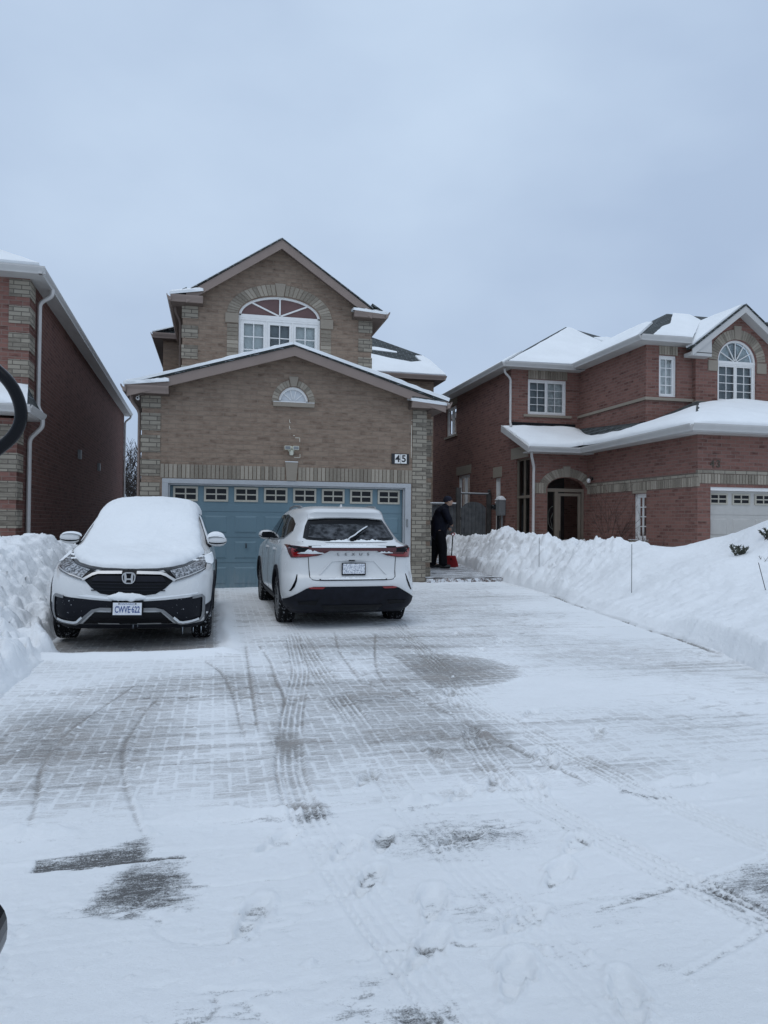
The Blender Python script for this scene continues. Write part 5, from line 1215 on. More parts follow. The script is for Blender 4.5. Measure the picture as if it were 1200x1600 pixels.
Z += 0.22 * (1 - sstep(0.0, 0.45, X - 4.67 - 0.2 * (fbm(X * 0, Y, 2, 3, 415) - .5))) * sstep(15.9, 16.6, Y) 
o = grid_mesh('walkway', X, Y, Z, walk_mat()); o['kind'] = 'structure'
stp = MB(); rs_ = random.Random(4); x = 4.46
while x < 6.3:
    w_ = rs_.uniform(0.16, 0.30); stp.box(x + 0.004, x + w_ - 0.004, 15.14 + rs_.uniform(-.02, .02), 15.5, 0.0, 0.235 + rs_.uniform(-.012, .01)); x += w_
def step_mat():
    m, b, p = new_mat('step_stone'); r = b.n('ShaderNodeNewGeometry').outputs['Random Per Island']
    tc = b.n('ShaderNodeTexCoord').outputs['Object']; n = b.n('ShaderNodeTexNoise', {'Vector': tc, 'Scale': 12.0, 'Detail': 5.0, 'Roughness': 0.7})
    c = b.mix(b.ramp(n.outputs['Fac'], [(0.42, (0, 0, 0)), (0.55, (1, 1, 1))]), b.ramp(r, [(0, (0.09, 0.06, 0.05)), (1, (0.24, 0.19, 0.16))]), (0.72, 0.74, 0.76, 1))
    b.t.links.new(c, p.inputs['Base Color']); p.inputs['Roughness'].default_value = 0.9; return m
o = stp.build('walkway_step', step_mat(), None, bevel=0.01); o['kind'] = 'structure'
# ================================================================== cars
M['paint'] = plain('white_paint', (0.66, 0.665, 0.66), 0.28, spec=0.5, coat=0.6, noise=0.03, nscale=1.2)
M['car_glass'] = plain('tinted_glass', (0.007, 0.008, 0.010), 0.06, spec=0.2)
M['clad'] = plain('black_cladding', (0.008, 0.009, 0.014), 0.6, noise=0.35, nscale=14, spec=0.18)
M['red_lens'] = plain('red_lens', (0.22, 0.008, 0.010), 0.12, coat=0.5)
M['dark_red_lens'] = plain('dark_red_lens', (0.075, 0.006, 0.008), 0.12, coat=0.5)
M['silver'] = plain('frosted_silver', (0.50, 0.50, 0.50), 0.35, metal=0.55, noise=0.1)
M['grey_trim'] = plain('dull_silver_trim', (0.23, 0.235, 0.24), 0.5, metal=0.3, noise=0.15, nscale=20)
M['letter_grey'] = plain('chrome_letter', (0.16, 0.16, 0.165), 0.4, metal=0.3)
M['plate_blue'] = plain('plate_blue', (0.022, 0.06, 0.22), 0.5)
M['seam'] = plain('panel_gap', (0.03, 0.03, 0.03), 0.8)
def frosted(name, base, frost, lo, hi, scale, rough=0.4):
    m, b, p = new_mat(name); tc = b.n('ShaderNodeTexCoord').outputs['Object']
    n = b.n('ShaderNodeTexNoise', {'Vector': tc, 'Scale': scale, 'Detail': 5.0, 'Roughness': 0.7})
    n2 = b.n('ShaderNodeTexVoronoi', {'Vector': tc, 'Scale': scale * 1.6})
    f = b.math('ADD', n.outputs['Fac'], b.math('MULTIPLY', b.math('SUBTRACT', n2.outputs['Distance'], 0.4), 0.25))
    b.t.links.new(b.ramp(f, [(lo, base), (hi, frost)]), p.inputs['Base Color']); p.inputs['Roughness'].default_value = rough; p.inputs['Specular IOR Level'].default_value = 0.2
    return m
M['dusted_glass'] = frosted('dusted_glass', (0.007, 0.008, 0.010), (0.16, 0.17, 0.185), 0.42, 0.95, 9, 0.12)
M['plate_white'] = frosted('plate_enamel', (0.60, 0.62, 0.65), (0.78, 0.80, 0.83), 0.3, 0.7, 25)
M['plate_snowy'] = frosted('snow_smeared_plate', (0.25, 0.28, 0.36), (0.78, 0.80, 0.82), 0.38, 0.58, 45)
M['head_lens'] = frosted('frosted_lamp_lens', (0.07, 0.075, 0.08), (0.55, 0.57, 0.60), 0.45, 0.72, 30, 0.18)
M['rubber'] = frosted('snowy_rubber', (0.010, 0.010, 0.011), (0.50, 0.52, 0.54), 0.60, 0.74, 26, 0.9)
M['lower_black'] = frosted('snow_specked_plastic', (0.006, 0.007, 0.011), (0.55, 0.57, 0.60), 0.70, 0.80, 30, 0.5)
M['ice'] = plain('clear_ice', (0.45, 0.50, 0.55), 0.15, spec=0.6)

def interp_levels(rows, n):
    R = np.array(rows, float); z = R[:, 0]
    t = np.zeros(len(R)); 
    for i in range(1, len(R)): t[i] = t[i - 1] + math.hypot(R[i, 0] - R[i - 1, 0], 0.6 * (R[i, 1] - R[i - 1, 1]), ) + 0.02
    tt = np.linspace(0, t[-1], n); out = []
    for c in range(R.shape[1]):
        y = R[:, c]; d = np.diff(y) / np.diff(t); m_ = np.zeros(len(y))
        m_[1:-1] = np.where(d[1:] * d[:-1] > 0, 2 * d[1:] * d[:-1] / (d[1:] + d[:-1] + 1e-12), 0); m_[0] = d[0]; m_[-1] = d[-1]
        i = np.clip(np.searchsorted(t, tt, 'right') - 1, 0, len(t) - 2); h = t[i + 1] - t[i]; s = (tt - t[i]) / h
        out.append((2 * s ** 3 - 3 * s ** 2 + 1) * y[i] + (s ** 3 - 2 * s ** 2 + s) * h * m_[i] + (-2 * s ** 3 + 3 * s ** 2) * y[i + 1] + (s ** 3 - s ** 2) * h * m_[i + 1])
    return np.stack(out, 1)

def outline(row, na=12, nb=12, ns=44):
    z, y0, y1, w_, r0, q0, r1, q1, b0, b1 = row
    P = []
    c0 = y0 + b0 * ((w_ - r0) / w_) ** 2; c1 = y1 - b1 * ((w_ - r1) / w_) ** 2
    for i in range(na): x = (w_ - r0) * i / na; P.append((x, y0 + b0 * (x / w_) ** 2))
    for i in range(nb): a = math.pi / 2 * i / nb; P.append((w_ - r0 + r0 * math.sin(a), c0 + q0 * (1 - math.cos(a))))
    s0, s1 = c0 + q0, c1 - q1
    for i in range(ns): P.append((w_, s0 + (s1 - s0) * i / ns))
    for i in range(nb): a = math.pi / 2 * i / nb; P.append((w_ - r1 + r1 * math.cos(a), s1 + q1 * math.sin(a)))
    for i in range(na + 1): x = (w_ - r1) * (1 - i / na); P.append((x, y1 - b1 * (x / w_) ** 2))
    full = [(x, y, z) for x, y in P] + [(-x, y, z) for x, y in P[-2:0:-1]]
    return full

def loft(rows, n=64):
    L_ = interp_levels(rows, n); rings = [outline(r) for r in L_]; k = len(rings[0]); vs = [p for r in rings for p in r]
    fs = [(i * k + j, i * k + (j + 1) % k, (i + 1) * k + (j + 1) % k, (i + 1) * k + j) for i in range(n - 1) for j in range(k)]
    fs += [tuple(range(k))[::-1], tuple((n - 1) * k + j for j in range(k))]
    return vs, fs

def car_body(name, rows, axles, wr, mat, parent):
    vs, fs = loft(rows)
    bvh = BVHTree.FromPolygons([Vector(v) for v in vs], fs)
    o = mesh(name, vs, fs, M[mat], parent, smooth=True, uv=False)
    cut = MB()
    for y in axles:
        for s in (-1, 1):
            cut.lathe([(s * 0.60, wr), (s * 1.2, wr)], 48, 'X', (0, y, 0.345))
    c = mesh('cutter', cut.v, cut.f, M['clad'], None, uv=False)
    m_ = o.modifiers.new('b', 'BOOLEAN'); m_.operation = 'DIFFERENCE'; m_.object = c; m_.solver = 'EXACT'
    try: m_.material_mode = 'TRANSFER'
    except Exception: pass
    # evaluated at the origin, so that cutter and body share one frame
    o.parent = None
    bpy.context.view_layer.update(); dg = bpy.context.evaluated_depsgraph_get()
    me = bpy.data.meshes.new_from_object(o.evaluated_get(dg)); o.modifiers.clear(); o.data = me; me.name = name
    me.polygons.foreach_set('use_smooth', [True] * len(me.polygons)); me.set_sharp_from_angle(angle=math.radians(32))
    bpy.data.objects.remove(c)
    o.parent = parent
    return o, bvh

def patch(name, bvh, poly, mat, parent, axis='y', sign=1, off=0.006, skirt=0.03, step=0.035, bulge=0.0):
    """a panel whose outline is given in the end (x, z) or side (y, z) view, laid onto the body's surface with a thickness"""
    bnd = []
    for i in range(len(poly)):
        a, b = poly[i], poly[(i + 1) % len(poly)]; d = math.hypot(b[0] - a[0], b[1] - a[1]); k = max(1, int(d / step))
        for j in range(k): bnd.append((a[0] + (b[0] - a[0]) * j / k, a[1] + (b[1] - a[1]) * j / k))
    A = np.array(bnd); nb = len(bnd)
    def ins(x, y):
        c = False
        for i in range(len(poly)):
            (x1, y1), (x2, y2) = poly[i], poly[(i + 1) % len(poly)]
            if (y1 > y) != (y2 > y) and x < (x2 - x1) * (y - y1) / (y2 - y1) + x1: c = not c
        return c
    pts = list(bnd)
    for x in np.arange(A[:, 0].min() + step / 2, A[:, 0].max(), step):
        for y in np.arange(A[:, 1].min() + step / 2, A[:, 1].max(), step):
            if ins(x, y) and np.hypot(A[:, 0] - x, A[:, 1] - y).min() > step * 0.5: pts.append((x, y))
    r = delaunay_2d_cdt([Vector(p) for p in pts], [(i, (i + 1) % nb) for i in range(nb)], [], 1, 1e-6)
    V2, F = r[0], [tuple(f) for f in r[2]]
    D = Vector((0, 1, 0)) if axis == 'y' else Vector((-sign, 0, 0))
    vs = []
    for v in V2:
        a, b = v.x, v.y; h = None
        for k in range(40):
            o = Vector((a, -4, b)) if axis == 'y' else Vector((sign * 4, a, b))
            h = bvh.ray_cast(o, D)
            if h[0] is not None: break
            if axis == 'y': a *= 0.99
            else: b -= 0.006
        if h[0] is None: p = Vector((a, 0, b))
        else: p = h[0]; n = h[1] if h[1].dot(D) < 0 else -h[1]; p = p + (n * 0.5 - D * 0.5).normalized() * off
        vs.append(p)
    cnt = {}
    for f in F:
        for i in range(len(f)):
            e = (min(f[i], f[(i + 1) % len(f)]), max(f[i], f[(i + 1) % len(f)])); cnt[e] = cnt.get(e, 0) + 1
    low = {}
    for (a, b), c in cnt.items():
        if c == 1:
            for k in (a, b):
                if k not in low: low[k] = len(vs); vs.append(vs[k] + D * skirt)
            F.append((a, b, low[b], low[a]))
    return mesh(name, vs, F, M[mat] if isinstance(mat, str) else mat, parent, smooth=True, uv=False, angle=35)

def strip(pts, w_):
    """outline of a constant-width band along a polyline"""
    L_, R_ = [], []
    for i, p in enumerate(pts):
        a, b = pts[max(0, i - 1)], pts[min(len(pts) - 1, i + 1)]; dx, dy = b[0] - a[0], b[1] - a[1]; l = math.hypot(dx, dy) or 1
        n = (-dy / l * w_ / 2, dx / l * w_ / 2); L_.append((p[0] + n[0], p[1] + n[1])); R_.append((p[0] - n[0], p[1] - n[1]))
    return L_ + R_[::-1]
mir = lambda P: [(-x, z) for x, z in P][::-1]

def make_wheel(parent, x, y, s, R=0.355, W=0.235, snowy=True):
    prof = [(-W / 2 + 0.02, R * 0.66), (-W / 2, R * 0.74), (-W / 2 - 0.004, R * 0.86), (-W / 2 + 0.012, R * 0.965), (-W / 2 + 0.03, R * 0.99)]
    tread = []
    for g in (-0.6, -0.2, 0.2, 0.6):
        c = g * W / 2; tread += [(c - 0.007, R), (c - 0.006, R - 0.009), (c + 0.006, R - 0.009), (c + 0.007, R)]
    prof = prof + tread + [(-a, r) for a, r in prof[::-1]]
    n = 96; vs = []; k = len(prof)
    for i, (a, r) in enumerate(prof):
        for j in range(n):
            th = 2 * math.pi * j / n; rr = r
            if r > R * 0.975: rr -= 0.006 if (j + (1 if a > 0 else 0)) % 3 == 0 else 0
            vs.append((a, rr * math.cos(th), rr * math.sin(th)))
    fs = [(i * n + j, i * n + (j + 1) % n, (i + 1) * n + (j + 1) % n, (i + 1) * n + j) for i in range(k - 1) for j in range(n)]
    fs += [(k - 1) * n and ((k - 1) * n + j, (k - 1) * n + (j + 1) % n, (j + 1) % n, j) for j in range(n)]
    t = mesh('wheel', vs, fs, M['rubber'], parent, smooth=True, uv=False, angle=30); t.location = (x, y, R - 0.012)
    rm = MB(); o = s * W / 2
    rm.lathe([(o - s * 0.10, R * 0.62), (o - s * 0.03, R * 0.66), (o - s * 0.012, R * 0.675), (o - s * 0.01, R * 0.70), (o - s * 0.02, R * 0.70), (o - s * 0.09, R * 0.66)], 40, 'X')
    rm.lathe([(o - s * 0.02, R * 0.06), (o - s * 0.03, R * 0.17), (o - s * 0.07, R * 0.18)], 20, 'X')
    for q in range(10):
        a = 2 * math.pi * q / 10; c, d = math.cos(a), math.sin(a)
        P = [(0.10, -0.018), (0.10, 0.018), (0.64, 0.026), (0.64, -0.026)]
        vs_ = [];
        for (rr, tt) in P:
            rr *= R; vs_.append((o - s * (0.028 if rr < 0.1 else 0.022), rr * c - tt * d, rr * d + tt * c))
        for (rr, tt) in P:
            rr *= R; vs_.append((o - s * 0.07, rr * c - tt * d, rr * d + tt * c))
        rm.add(vs_, [(0, 1, 2, 3), (4, 5, 6, 7), (0, 1, 5, 4), (1, 2, 6, 5), (2, 3, 7, 6), (3, 0, 4, 7)])
    rm.build('rim', M['grey_trim'], t, smooth=True, angle=30)
    MB().lathe([(o - s * 0.085, R * 0.6), (o - s * 0.09, 0.0)], 30, 'X').build('brake_disc', M['dark_metal'], t)
    return t

def mirror_unit(parent, x0, y, z, s, black, front=True, snow=None):
    """door mirror: rounded shell on a short arm; s = outward sign"""
    vs = []; n = 20; fs = []
    prof = [(0.0, 0.55), (0.03, 0.85), (0.09, 1.0), (0.15, 0.98), (0.20, 0.82), (0.235, 0.45), (0.245, 0.05)]
    for a, r in prof:
        for j in range(n):
            th = 2 * math.pi * j / n; c, d = math.cos(th), math.sin(th)
            vs.append((x0 + s * a, y + 0.075 * r * c * (1.0), z + 0.078 * r * math.copysign(abs(d) ** 0.8, d) + 0.01 * a))
    k = len(prof); fs = [(i * n + j, i * n + (j + 1) % n, (i + 1) * n + (j + 1) % n, (i + 1) * n + j) for i in range(k - 1) for j in range(n)] + [tuple(range(n)), tuple((k - 1) * n + j for j in range(n))]
    o = mesh('door_mirror', vs, fs, M['paint'], parent, smooth=True, uv=False, angle=50)
    b = MB(); b.tube([(x0 - s * 0.10, y + 0.02, z - 0.075), (x0 + s * 0.04, y, z - 0.06)], 0.028, 8); 
    vs2 = [(x0 + s * a, y + 0.079 * r * math.cos(th), z + 0.01 * a + 0.082 * r * min(math.sin(th) * 0.95, -0.35)) for a, r in prof for th in [2 * math.pi * j / n for j in range(n)]]
    b.add(vs2, fs); b.build('mirror_base', M[black], o, smooth=True, angle=40)
    ysg = 1 if front else -1
    g = MB(); g.prism([(0.03, -0.055), (0.20, -0.05), (0.215, 0.0), (0.20, 0.05), (0.03, 0.058)], 0, 0.004)
    MB(lambda u, v, w_: (x0 + s * u, y + ysg * (0.076 + w_), z + v)).prism([(0.035, -0.05), (0.19, -0.045), (0.205, 0.0), (0.19, 0.048), (0.035, 0.052)], 0, 0.004).build('mirror_glass', M['car_glass'], o)
    return o

# ---------------------------------------------------------------- the white car seen from behind
NX = [  # z, y0(rear), y1(front), half width, r0, q0, r1, q1, b0, b1
    (0.20, .32, 4.42, .78, .16, .2, .2, .3, .05, .1), (0.28, .13, 4.56, .86, .2, .25, .25, .4, .07, .15), (0.38, .04, 4.62, .905, .22, .32, .3, .5, .09, .2),
    (0.48, .005, 4.65, .925, .24, .38, .33, .6, .09, .22), (0.58, .0, 4.66, .93, .26, .42, .35, .65, .09, .22), (0.67, .015, 4.65, .93, .27, .45, .35, .65, .09, .22),
    (0.76, .060, 4.62, .928, .27, .46, .35, .65, .09, .22), (0.90, .075, 4.56, .925, .27, .48, .35, .7, .09, .22), (1.00, .070, 4.40, .918, .27, .5, .35, .7, .09, .2),
    (1.05, .050, 4.15, .912, .26, .5, .35, .7, .09, .2), (1.095, .055, 3.80, .900, .26, .55, .3, .6, .09, .2), (1.13, .11, 3.58, .875, .27, .75, .3, .5, .09, .15), (1.17, .19, 3.46, .850, .29, 1.05, .28, .5, .08, .12),
    (1.28, .335, 3.25, .805, .29, 1.25, .26, .5, .07, .12), (1.38, .46, 3.03, .762, .27, 1.25, .25, .5, .06, .12), (1.46, .555, 2.84, .728, .26, 1.2, .25, .5, .05, .1),
    (1.515, .575, 2.70, .705, .25, 1.15, .25, .5, .05, .1), (1.565, .56, 2.52, .678, .24, 1.1, .25, .5, .05, .1), (1.61, .60, 2.32, .632, .22, 1.0, .22, .5, .05, .08), (1.645, .78, 2.08, .545, .2, .6, .2, .4, .04, .06), (1.665, 1.1, 1.85, .40, .15, .3, .15, .2, .03, .03)]
def rear_car():
    c = thing('parked_car', 'white crossover parked facing the blue garage door, its dark rear window showing', 'car', (1.812, 9.581, 0.012), math.radians(1.7), local=True)
    body, bv = car_body('body', NX, (0.97, 3.66), 0.415, 'paint', c)
    K = lambda name, poly, mat, **k: patch(name, bv, poly, mat, k.pop('parent', c), **k)
    # black lower bumper, valance, reflectors
    lb = K('lower_bumper', [(-.90, .40), (-.77, .475), (-.63, .555), (-.54, .578), (.54, .578), (.63, .555), (.77, .475), (.90, .40), (.88, .27), (.60, .235), (.40, .225), (-.40, .225), (-.60, .235), (-.88, .27)], 'clad', off=0.018, skirt=0.06)
    K('rear_undertray', [(-.84, .275), (.84, .275), (.78, .205), (-.78, .205)], 'clad', off=0.014, skirt=.12)
    K('valance', [(-.42, .335), (.42, .335), (.36, .245), (-.36, .245)], 'gloss_black', off=0.026, parent=lb)
    for s in (-1, 1):
        P = [(.385, .572), (.42, .548), (.58, .550), (.605, .566), (.55, .576)]; K('reflector', P if s > 0 else mir(P), 'red_lens', off=0.026)
        P = [(.47, .40), (.74, .385), (.72, .345), (.50, .335)]; K('bumper_vent', P if s > 0 else mir(P), 'gloss_black', off=0.024, parent=lb)
        P = [(.742, .735), (.752, .735), (.775, .66), (.82, .56), (.848, .515), (.820, .520), (.780, .575), (.752, .65)]
        K('corner_slit', P if s > 0 else mir(P), 'gloss_black', off=0.004, skirt=.01, step=.02)
        # lamps: dark housing with bright red bars
        H_ = [(.865, 1.118), (.845, 1.03), (.815, .955), (.63, .962), (.47, .985), (.40, 1.015), (.33, 1.045), (.33, 1.085), (.585, 1.095), (.72, 1.105)]
        lm = K('tail_lamp', H_ if s > 0 else mir(H_), 'dark_red_lens', off=0.016, skirt=.04)
        P = [(.79, .968), (.63, .975), (.48, .997), (.55, 1.012), (.70, 1.005), (.76, 1.06), (.80, 1.085), (.815, 1.05)]
        K('lens', P if s > 0 else mir(P), 'red_lens', off=0.022, skirt=.01, parent=lm)
        P = [(.84, 1.105), (.77, 1.035), (.60, 1.040), (.56, 1.085), (.72, 1.097)]
        K('lens', P if s > 0 else mir(P), 'gloss_black', off=0.020, skirt=.01, parent=lm)
    K('light_bar', [(-.60, 1.050), (-.60, 1.092), (.60, 1.092), (.60, 1.050)], 'dark_red_lens', off=0.024, skirt=.05)
    K('light_bar_trim', [(-.60, 1.091), (-.60, 1.108), (.60, 1.108), (.60, 1.091)], 'gloss_black', off=0.022, skirt=.05)
    # glass
    g = K('rear_window', [(-.640, 1.215), (-.60, 1.192), (-.3, 1.172), (0, 1.166), (.3, 1.172), (.60, 1.192), (.640, 1.215), (.585, 1.37), (.535, 1.462), (.30, 1.482), (0, 1.488), (-.30, 1.482), (-.535, 1.462), (-.585, 1.37)], 'gloss_black', off=0.004, skirt=.02)
    K('pane', [(-.575, 1.225), (-.3, 1.20), (0, 1.195), (.3, 1.20), (.575, 1.225), (.525, 1.37), (.515, 1.392), (0, 1.405), (-.515, 1.392), (-.525, 1.37)], 'dusted_glass', off=0.008, skirt=.006, parent=g)
    K('spoiler', [(-.53, 1.470), (-.3, 1.490), (0, 1.496), (.3, 1.490), (.53, 1.470), (.52, 1.535), (.45, 1.565), (-.45, 1.565), (-.52, 1.535)], 'paint', off=0.030, skirt=.10)
    # seams round the tailgate, ledge, plate recess
    sm = [(-.655, 1.17), (-.640, 1.10), (-.600, .95), (-.590, .78), (-.585, .70), (-.55, .668), (-.50, .660), (.50, .660), (.55, .668), (.585, .70), (.590, .78), (.600, .95), (.640, 1.10), (.655, 1.17)]
    K('tailgate_seam', strip(sm, .010), 'seam', off=0.002, skirt=.01, step=.05)
    K('step_pad', strip([(-.46, .667), (.46, .667)], .020), 'clad', off=0.010, skirt=.03)
    rs = [(-.455, .735), (-.29, .915), (-.05, .928), (.05, .928), (.29, .915), (.455, .735)]
    K('plate_recess', strip(rs, .016), 'paint', off=0.012, skirt=.03)
    K('plate_lamp', [(-.06, .912), (.02, .912), (.02, .928), (-.06, .928)], 'gloss_black', off=0.02)
    T_ = lambda u, v, w_: (u, 0.043 - w_, v)
    pf = MB(T_).box(-.163, .163, .725, .892, 0, .02).build('number_plate', M['gloss_black'], c, bevel=.004)
    MB(T_).box(-.150, .150, .745, .880, .02, .024).build('plate_face', M['plate_snowy'], pf)
    YB = bv.ray_cast(Vector((0, -4, 1.003)), Vector((0, 1, 0)))[0].y - .003
    for i, ch in enumerate('LEXUS'):
        text_mesh('badge_letter', ch, .052, M['letter_grey'], c, lambda u, v, w_: (u, YB - w_, v), -.205 + .1025 * i, 1.003, 0.0, .004, xs=1.25)
    # settled snow on the ledges, the light bar and the wiper
    def clump(name, P, z0, h, seed, dx=.02, off=.03, parent=None, xy=None):
        r = random.Random(seed); top = []
        n = max(4, int((P[1] - P[0]) / dx))
        for i in range(n + 1):
            x = P[0] + (P[1] - P[0]) * i / n; e = min(1, 4 * i / n, 4 * (n - i) / n); top.append((x, z0(x) + max(.004, h * e * (0.45 + .75 * r.random()))))
        bot = [(P[0] + (P[1] - P[0]) * i / n, z0(P[0] + (P[1] - P[0]) * i / n) - .004) for i in range(n, -1, -1)]
        return patch(name, bv, top + bot, 'snow', parent or c, off=off, skirt=.06, step=.02)
    clump('snow_strip', (-.44, .44), lambda x: .672, .020, 1, off=.022)
    clump('snow_strip', (-.36, .50), lambda x: 1.172 + .03 * x * x - .012, .034, 2, off=.014)
    clump('snow_strip', (-.56, .45), lambda x: 1.094, .022, 3, off=.036)
    clump('snow_strip', (-.74, -.40), lambda x: 1.015 + .03 * abs(x + .55), .045, 4, off=.026)
    clump('snow_strip', (.33, .55), lambda x: 1.028, .014, 5, off=.026)
    # rear wiper
    wp = MB(); wp.tube([(.01, .215, 1.200), (.06, .235, 1.245), (.255, .375, 1.365)], .013, 8); wp.lathe([(0, .03), (.05, .026), (.06, 0)], 12, 'Y', (.005, .17, 1.195)); w_ = wp.build('wiper', M['gloss_black'], c, smooth=True, angle=40)
    ws = MB(); ws.tube([(-.05, .18, 1.20), (-.02, .19, 1.225), (.05, .215, 1.26), (.10, .25, 1.295), (.17, .305, 1.335), (.255, .36, 1.378)], .009, 8); ws.build('wiper_snow', M['snow'], w_, smooth=True)
    # sides: glass, seams, handles, cladding, mirrors
    for s in (-1, 1):
        gp = [(.78, 1.30), (.98, 1.205), (1.9, 1.175), (3.05, 1.165), (2.72, 1.375), (2.45, 1.495), (2.1, 1.535), (1.5, 1.540), (1.12, 1.490), (.86, 1.400)]
        gl = K('side_window', gp, 'car_glass', axis='x', sign=s, off=0.004, skirt=.02)
        K('pillar', strip([(1.98, 1.172), (1.90, 1.538)], .05), 'gloss_black', axis='x', sign=s, off=0.008, skirt=.01, parent=gl)
        K('window_trim', strip([(.80, 1.285), (.98, 1.195), (1.9, 1.165), (3.05, 1.155)], .016), 'grey_trim', axis='x', sign=s, off=0.008, skirt=.02)
        for sm_ in ([(1.05, 1.16), (1.22, 1.0), (1.30, .8), (1.45, .5), (1.55, .36)], [(2.10, 1.16), (2.15, .9), (2.15, .36)], [(3.08, 1.15), (3.15, .9), (3.12, .36)]):
            K('door_seam', strip(sm_, .010), 'seam', axis='x', sign=s, off=0.002, skirt=.01, step=.06)
        for y in (1.30, 2.32):
            K('door_handle', [(y, 1.02), (y + .2, 1.02), (y + .2, 1.05), (y, 1.05)], 'paint', axis='x', sign=s, off=.028, skirt=.03)
        K('sill_cladding', [(1.38, .24), (3.26, .24), (3.26, .37), (1.38, .37)], 'clad', axis='x', sign=s, off=.014, skirt=.05)
        for ya in (.97, 3.66):
            arc = [(ya + .445 * math.cos(t), .345 + .445 * math.sin(t)) for t in [math.radians(-12 + 204 * i / 26) for i in range(27)]]
            K('arch_trim', strip(arc, .062), 'clad', axis='x', sign=s, off=.016, skirt=.04)
        rr = MB(); rr.tube([(s * .535, 1.0, 1.615), (s * .56, 1.15, 1.655), (s * .575, 1.6, 1.672), (s * .57, 2.2, 1.655), (s * .555, 2.42, 1.610)], .017, 8); rr.build('roof_rail', M['grey_trim'], c, smooth=True)
        m_ = mirror_unit(c, s * .79, 2.66, 1.215, s, 'gloss_black', front=False)
        for ya in (.97, 3.66): make_wheel(c, s * .80, ya, s)
    fn = MB(); fn.prism([(0, 0), (.13, 0), (.02, .055), (.0, .05)], -.012, .012)
    MB(lambda u, v, w_: (.02 + w_, 1.02 + u, 1.640 + v)).prism([(0, 0), (.15, .01), (.02, .055), (0, .05)], -.012, .012).build('antenna_fin', M['paint'], c, bevel=.004)
    # thin frost of snow over the roof and hood
    pass
    MB().box(-.5, .5, .5, 4.2, .17, .24).build('underbody', M['black_plastic'], c)
    return c

def car_snow(c, bv, ya, yb, wf, thick, sig, zmin=0.86, step=0.03, lump=0.012, name='snow_cover', seed=0.0, cut=None):
    xs = np.arange(-.96, .961, step); ys = np.arange(ya, yb + step, step); Zb = np.full((len(ys), len(xs)), np.nan)
    for j, y in enumerate(ys):
        lim = wf(y)
        for i, x in enumerate(xs):
            if abs(x) > lim + .03 * mnoise.noise(Vector((x * 0, y * 5, seed + (9 if x > 0 else 0)))): continue
            h = bv.ray_cast(Vector((x, y, 4)), Vector((0, 0, -1)))
            if h[0] is not None and h[0].z > (zmin(x) if callable(zmin) else zmin) and h[1].z > 0.22: Zb[j, i] = h[0].z
    mask = ~np.isnan(Zb)
    if cut is not None: mask &= ~cut(*np.meshgrid(xs, ys))
    def blur(A, s):
        k = np.exp(-np.arange(-3 * s, 3 * s + 1) ** 2 / (2.0 * s * s)); k /= k.sum(); p = 3 * s
        A = np.apply_along_axis(lambda v: np.convolve(np.pad(v, p, 'constant'), k, 'valid'), 0, A)
        return np.apply_along_axis(lambda v: np.convolve(np.pad(v, p, 'constant'), k, 'valid'), 1, A)
    mf = mask.astype(float); S = blur(np.where(mask, Zb, 0), sig) / np.maximum(blur(mf, sig), 1e-6)
    ed = np.clip((blur(mf, 3) - 0.5) * 2, 0, 1) ** 0.6
    X, Y = np.meshgrid(xs, ys)
    Z = np.where(mask, Zb, 0) * (1 - 0.75) + S * 0.75
    Z = np.maximum(np.where(mask, Zb, 0) + thick * (0.25 + 0.75 * ed) * 0.75, Z + thick * ed)
    Z += lump * 2 * (fbm(X + 5 + seed, Y + 3, 3.0, 4, 501) - .5) * ed + lump * (fbm(X + 2, Y + 1, 11, 3, 505) - .5)
    idx = -np.ones(mask.shape, int); vs = []
    for j, i in zip(*np.where(mask)): idx[j, i] = len(vs); vs.append((X[j, i], Y[j, i], Z[j, i]))
    fs = [(idx[j, i], idx[j, i + 1], idx[j + 1, i + 1], idx[j + 1, i]) for j in range(len(ys) - 1) for i in range(len(xs) - 1) if min(idx[j, i], idx[j, i + 1], idx[j + 1, i + 1], idx[j + 1, i]) >= 0]
    if not fs: return None
    # smooth the stepped rim sideways, then hang a skirt
    cnt = {}
    for f in fs:
        for q in range(4):
            e = (min(f[q], f[(q + 1) % 4]), max(f[q], f[(q + 1) % 4])); cnt[e] = cnt.get(e, 0) + 1
    nb = {}
    for (a, b), k in cnt.items():
        if k == 1: nb.setdefault(a, []).append(b); nb.setdefault(b, []).append(a)
    for it in range(4):
        nv = {a: tuple((vs[a][q] * 1 + sum(vs[b][q] for b in B) / len(B)) / 2 for q in range(3)) for a, B in nb.items()}
        for a, p in nv.items(): vs[a] = p
    low = {}
    for (a, b), k in cnt.items():
        if k == 1:
            for q in (a, b):
                if q not in low: low[q] = len(vs); p = vs[q]; vs.append((p[0] * 1.012, p[1], p[2] - thick * 0.8 - .012))
            fs.append((a, b, low[b], low[a]))
    o = mesh(name, vs, fs, M['snow'], c, smooth=True, uv=False)
    return o
rear_car()

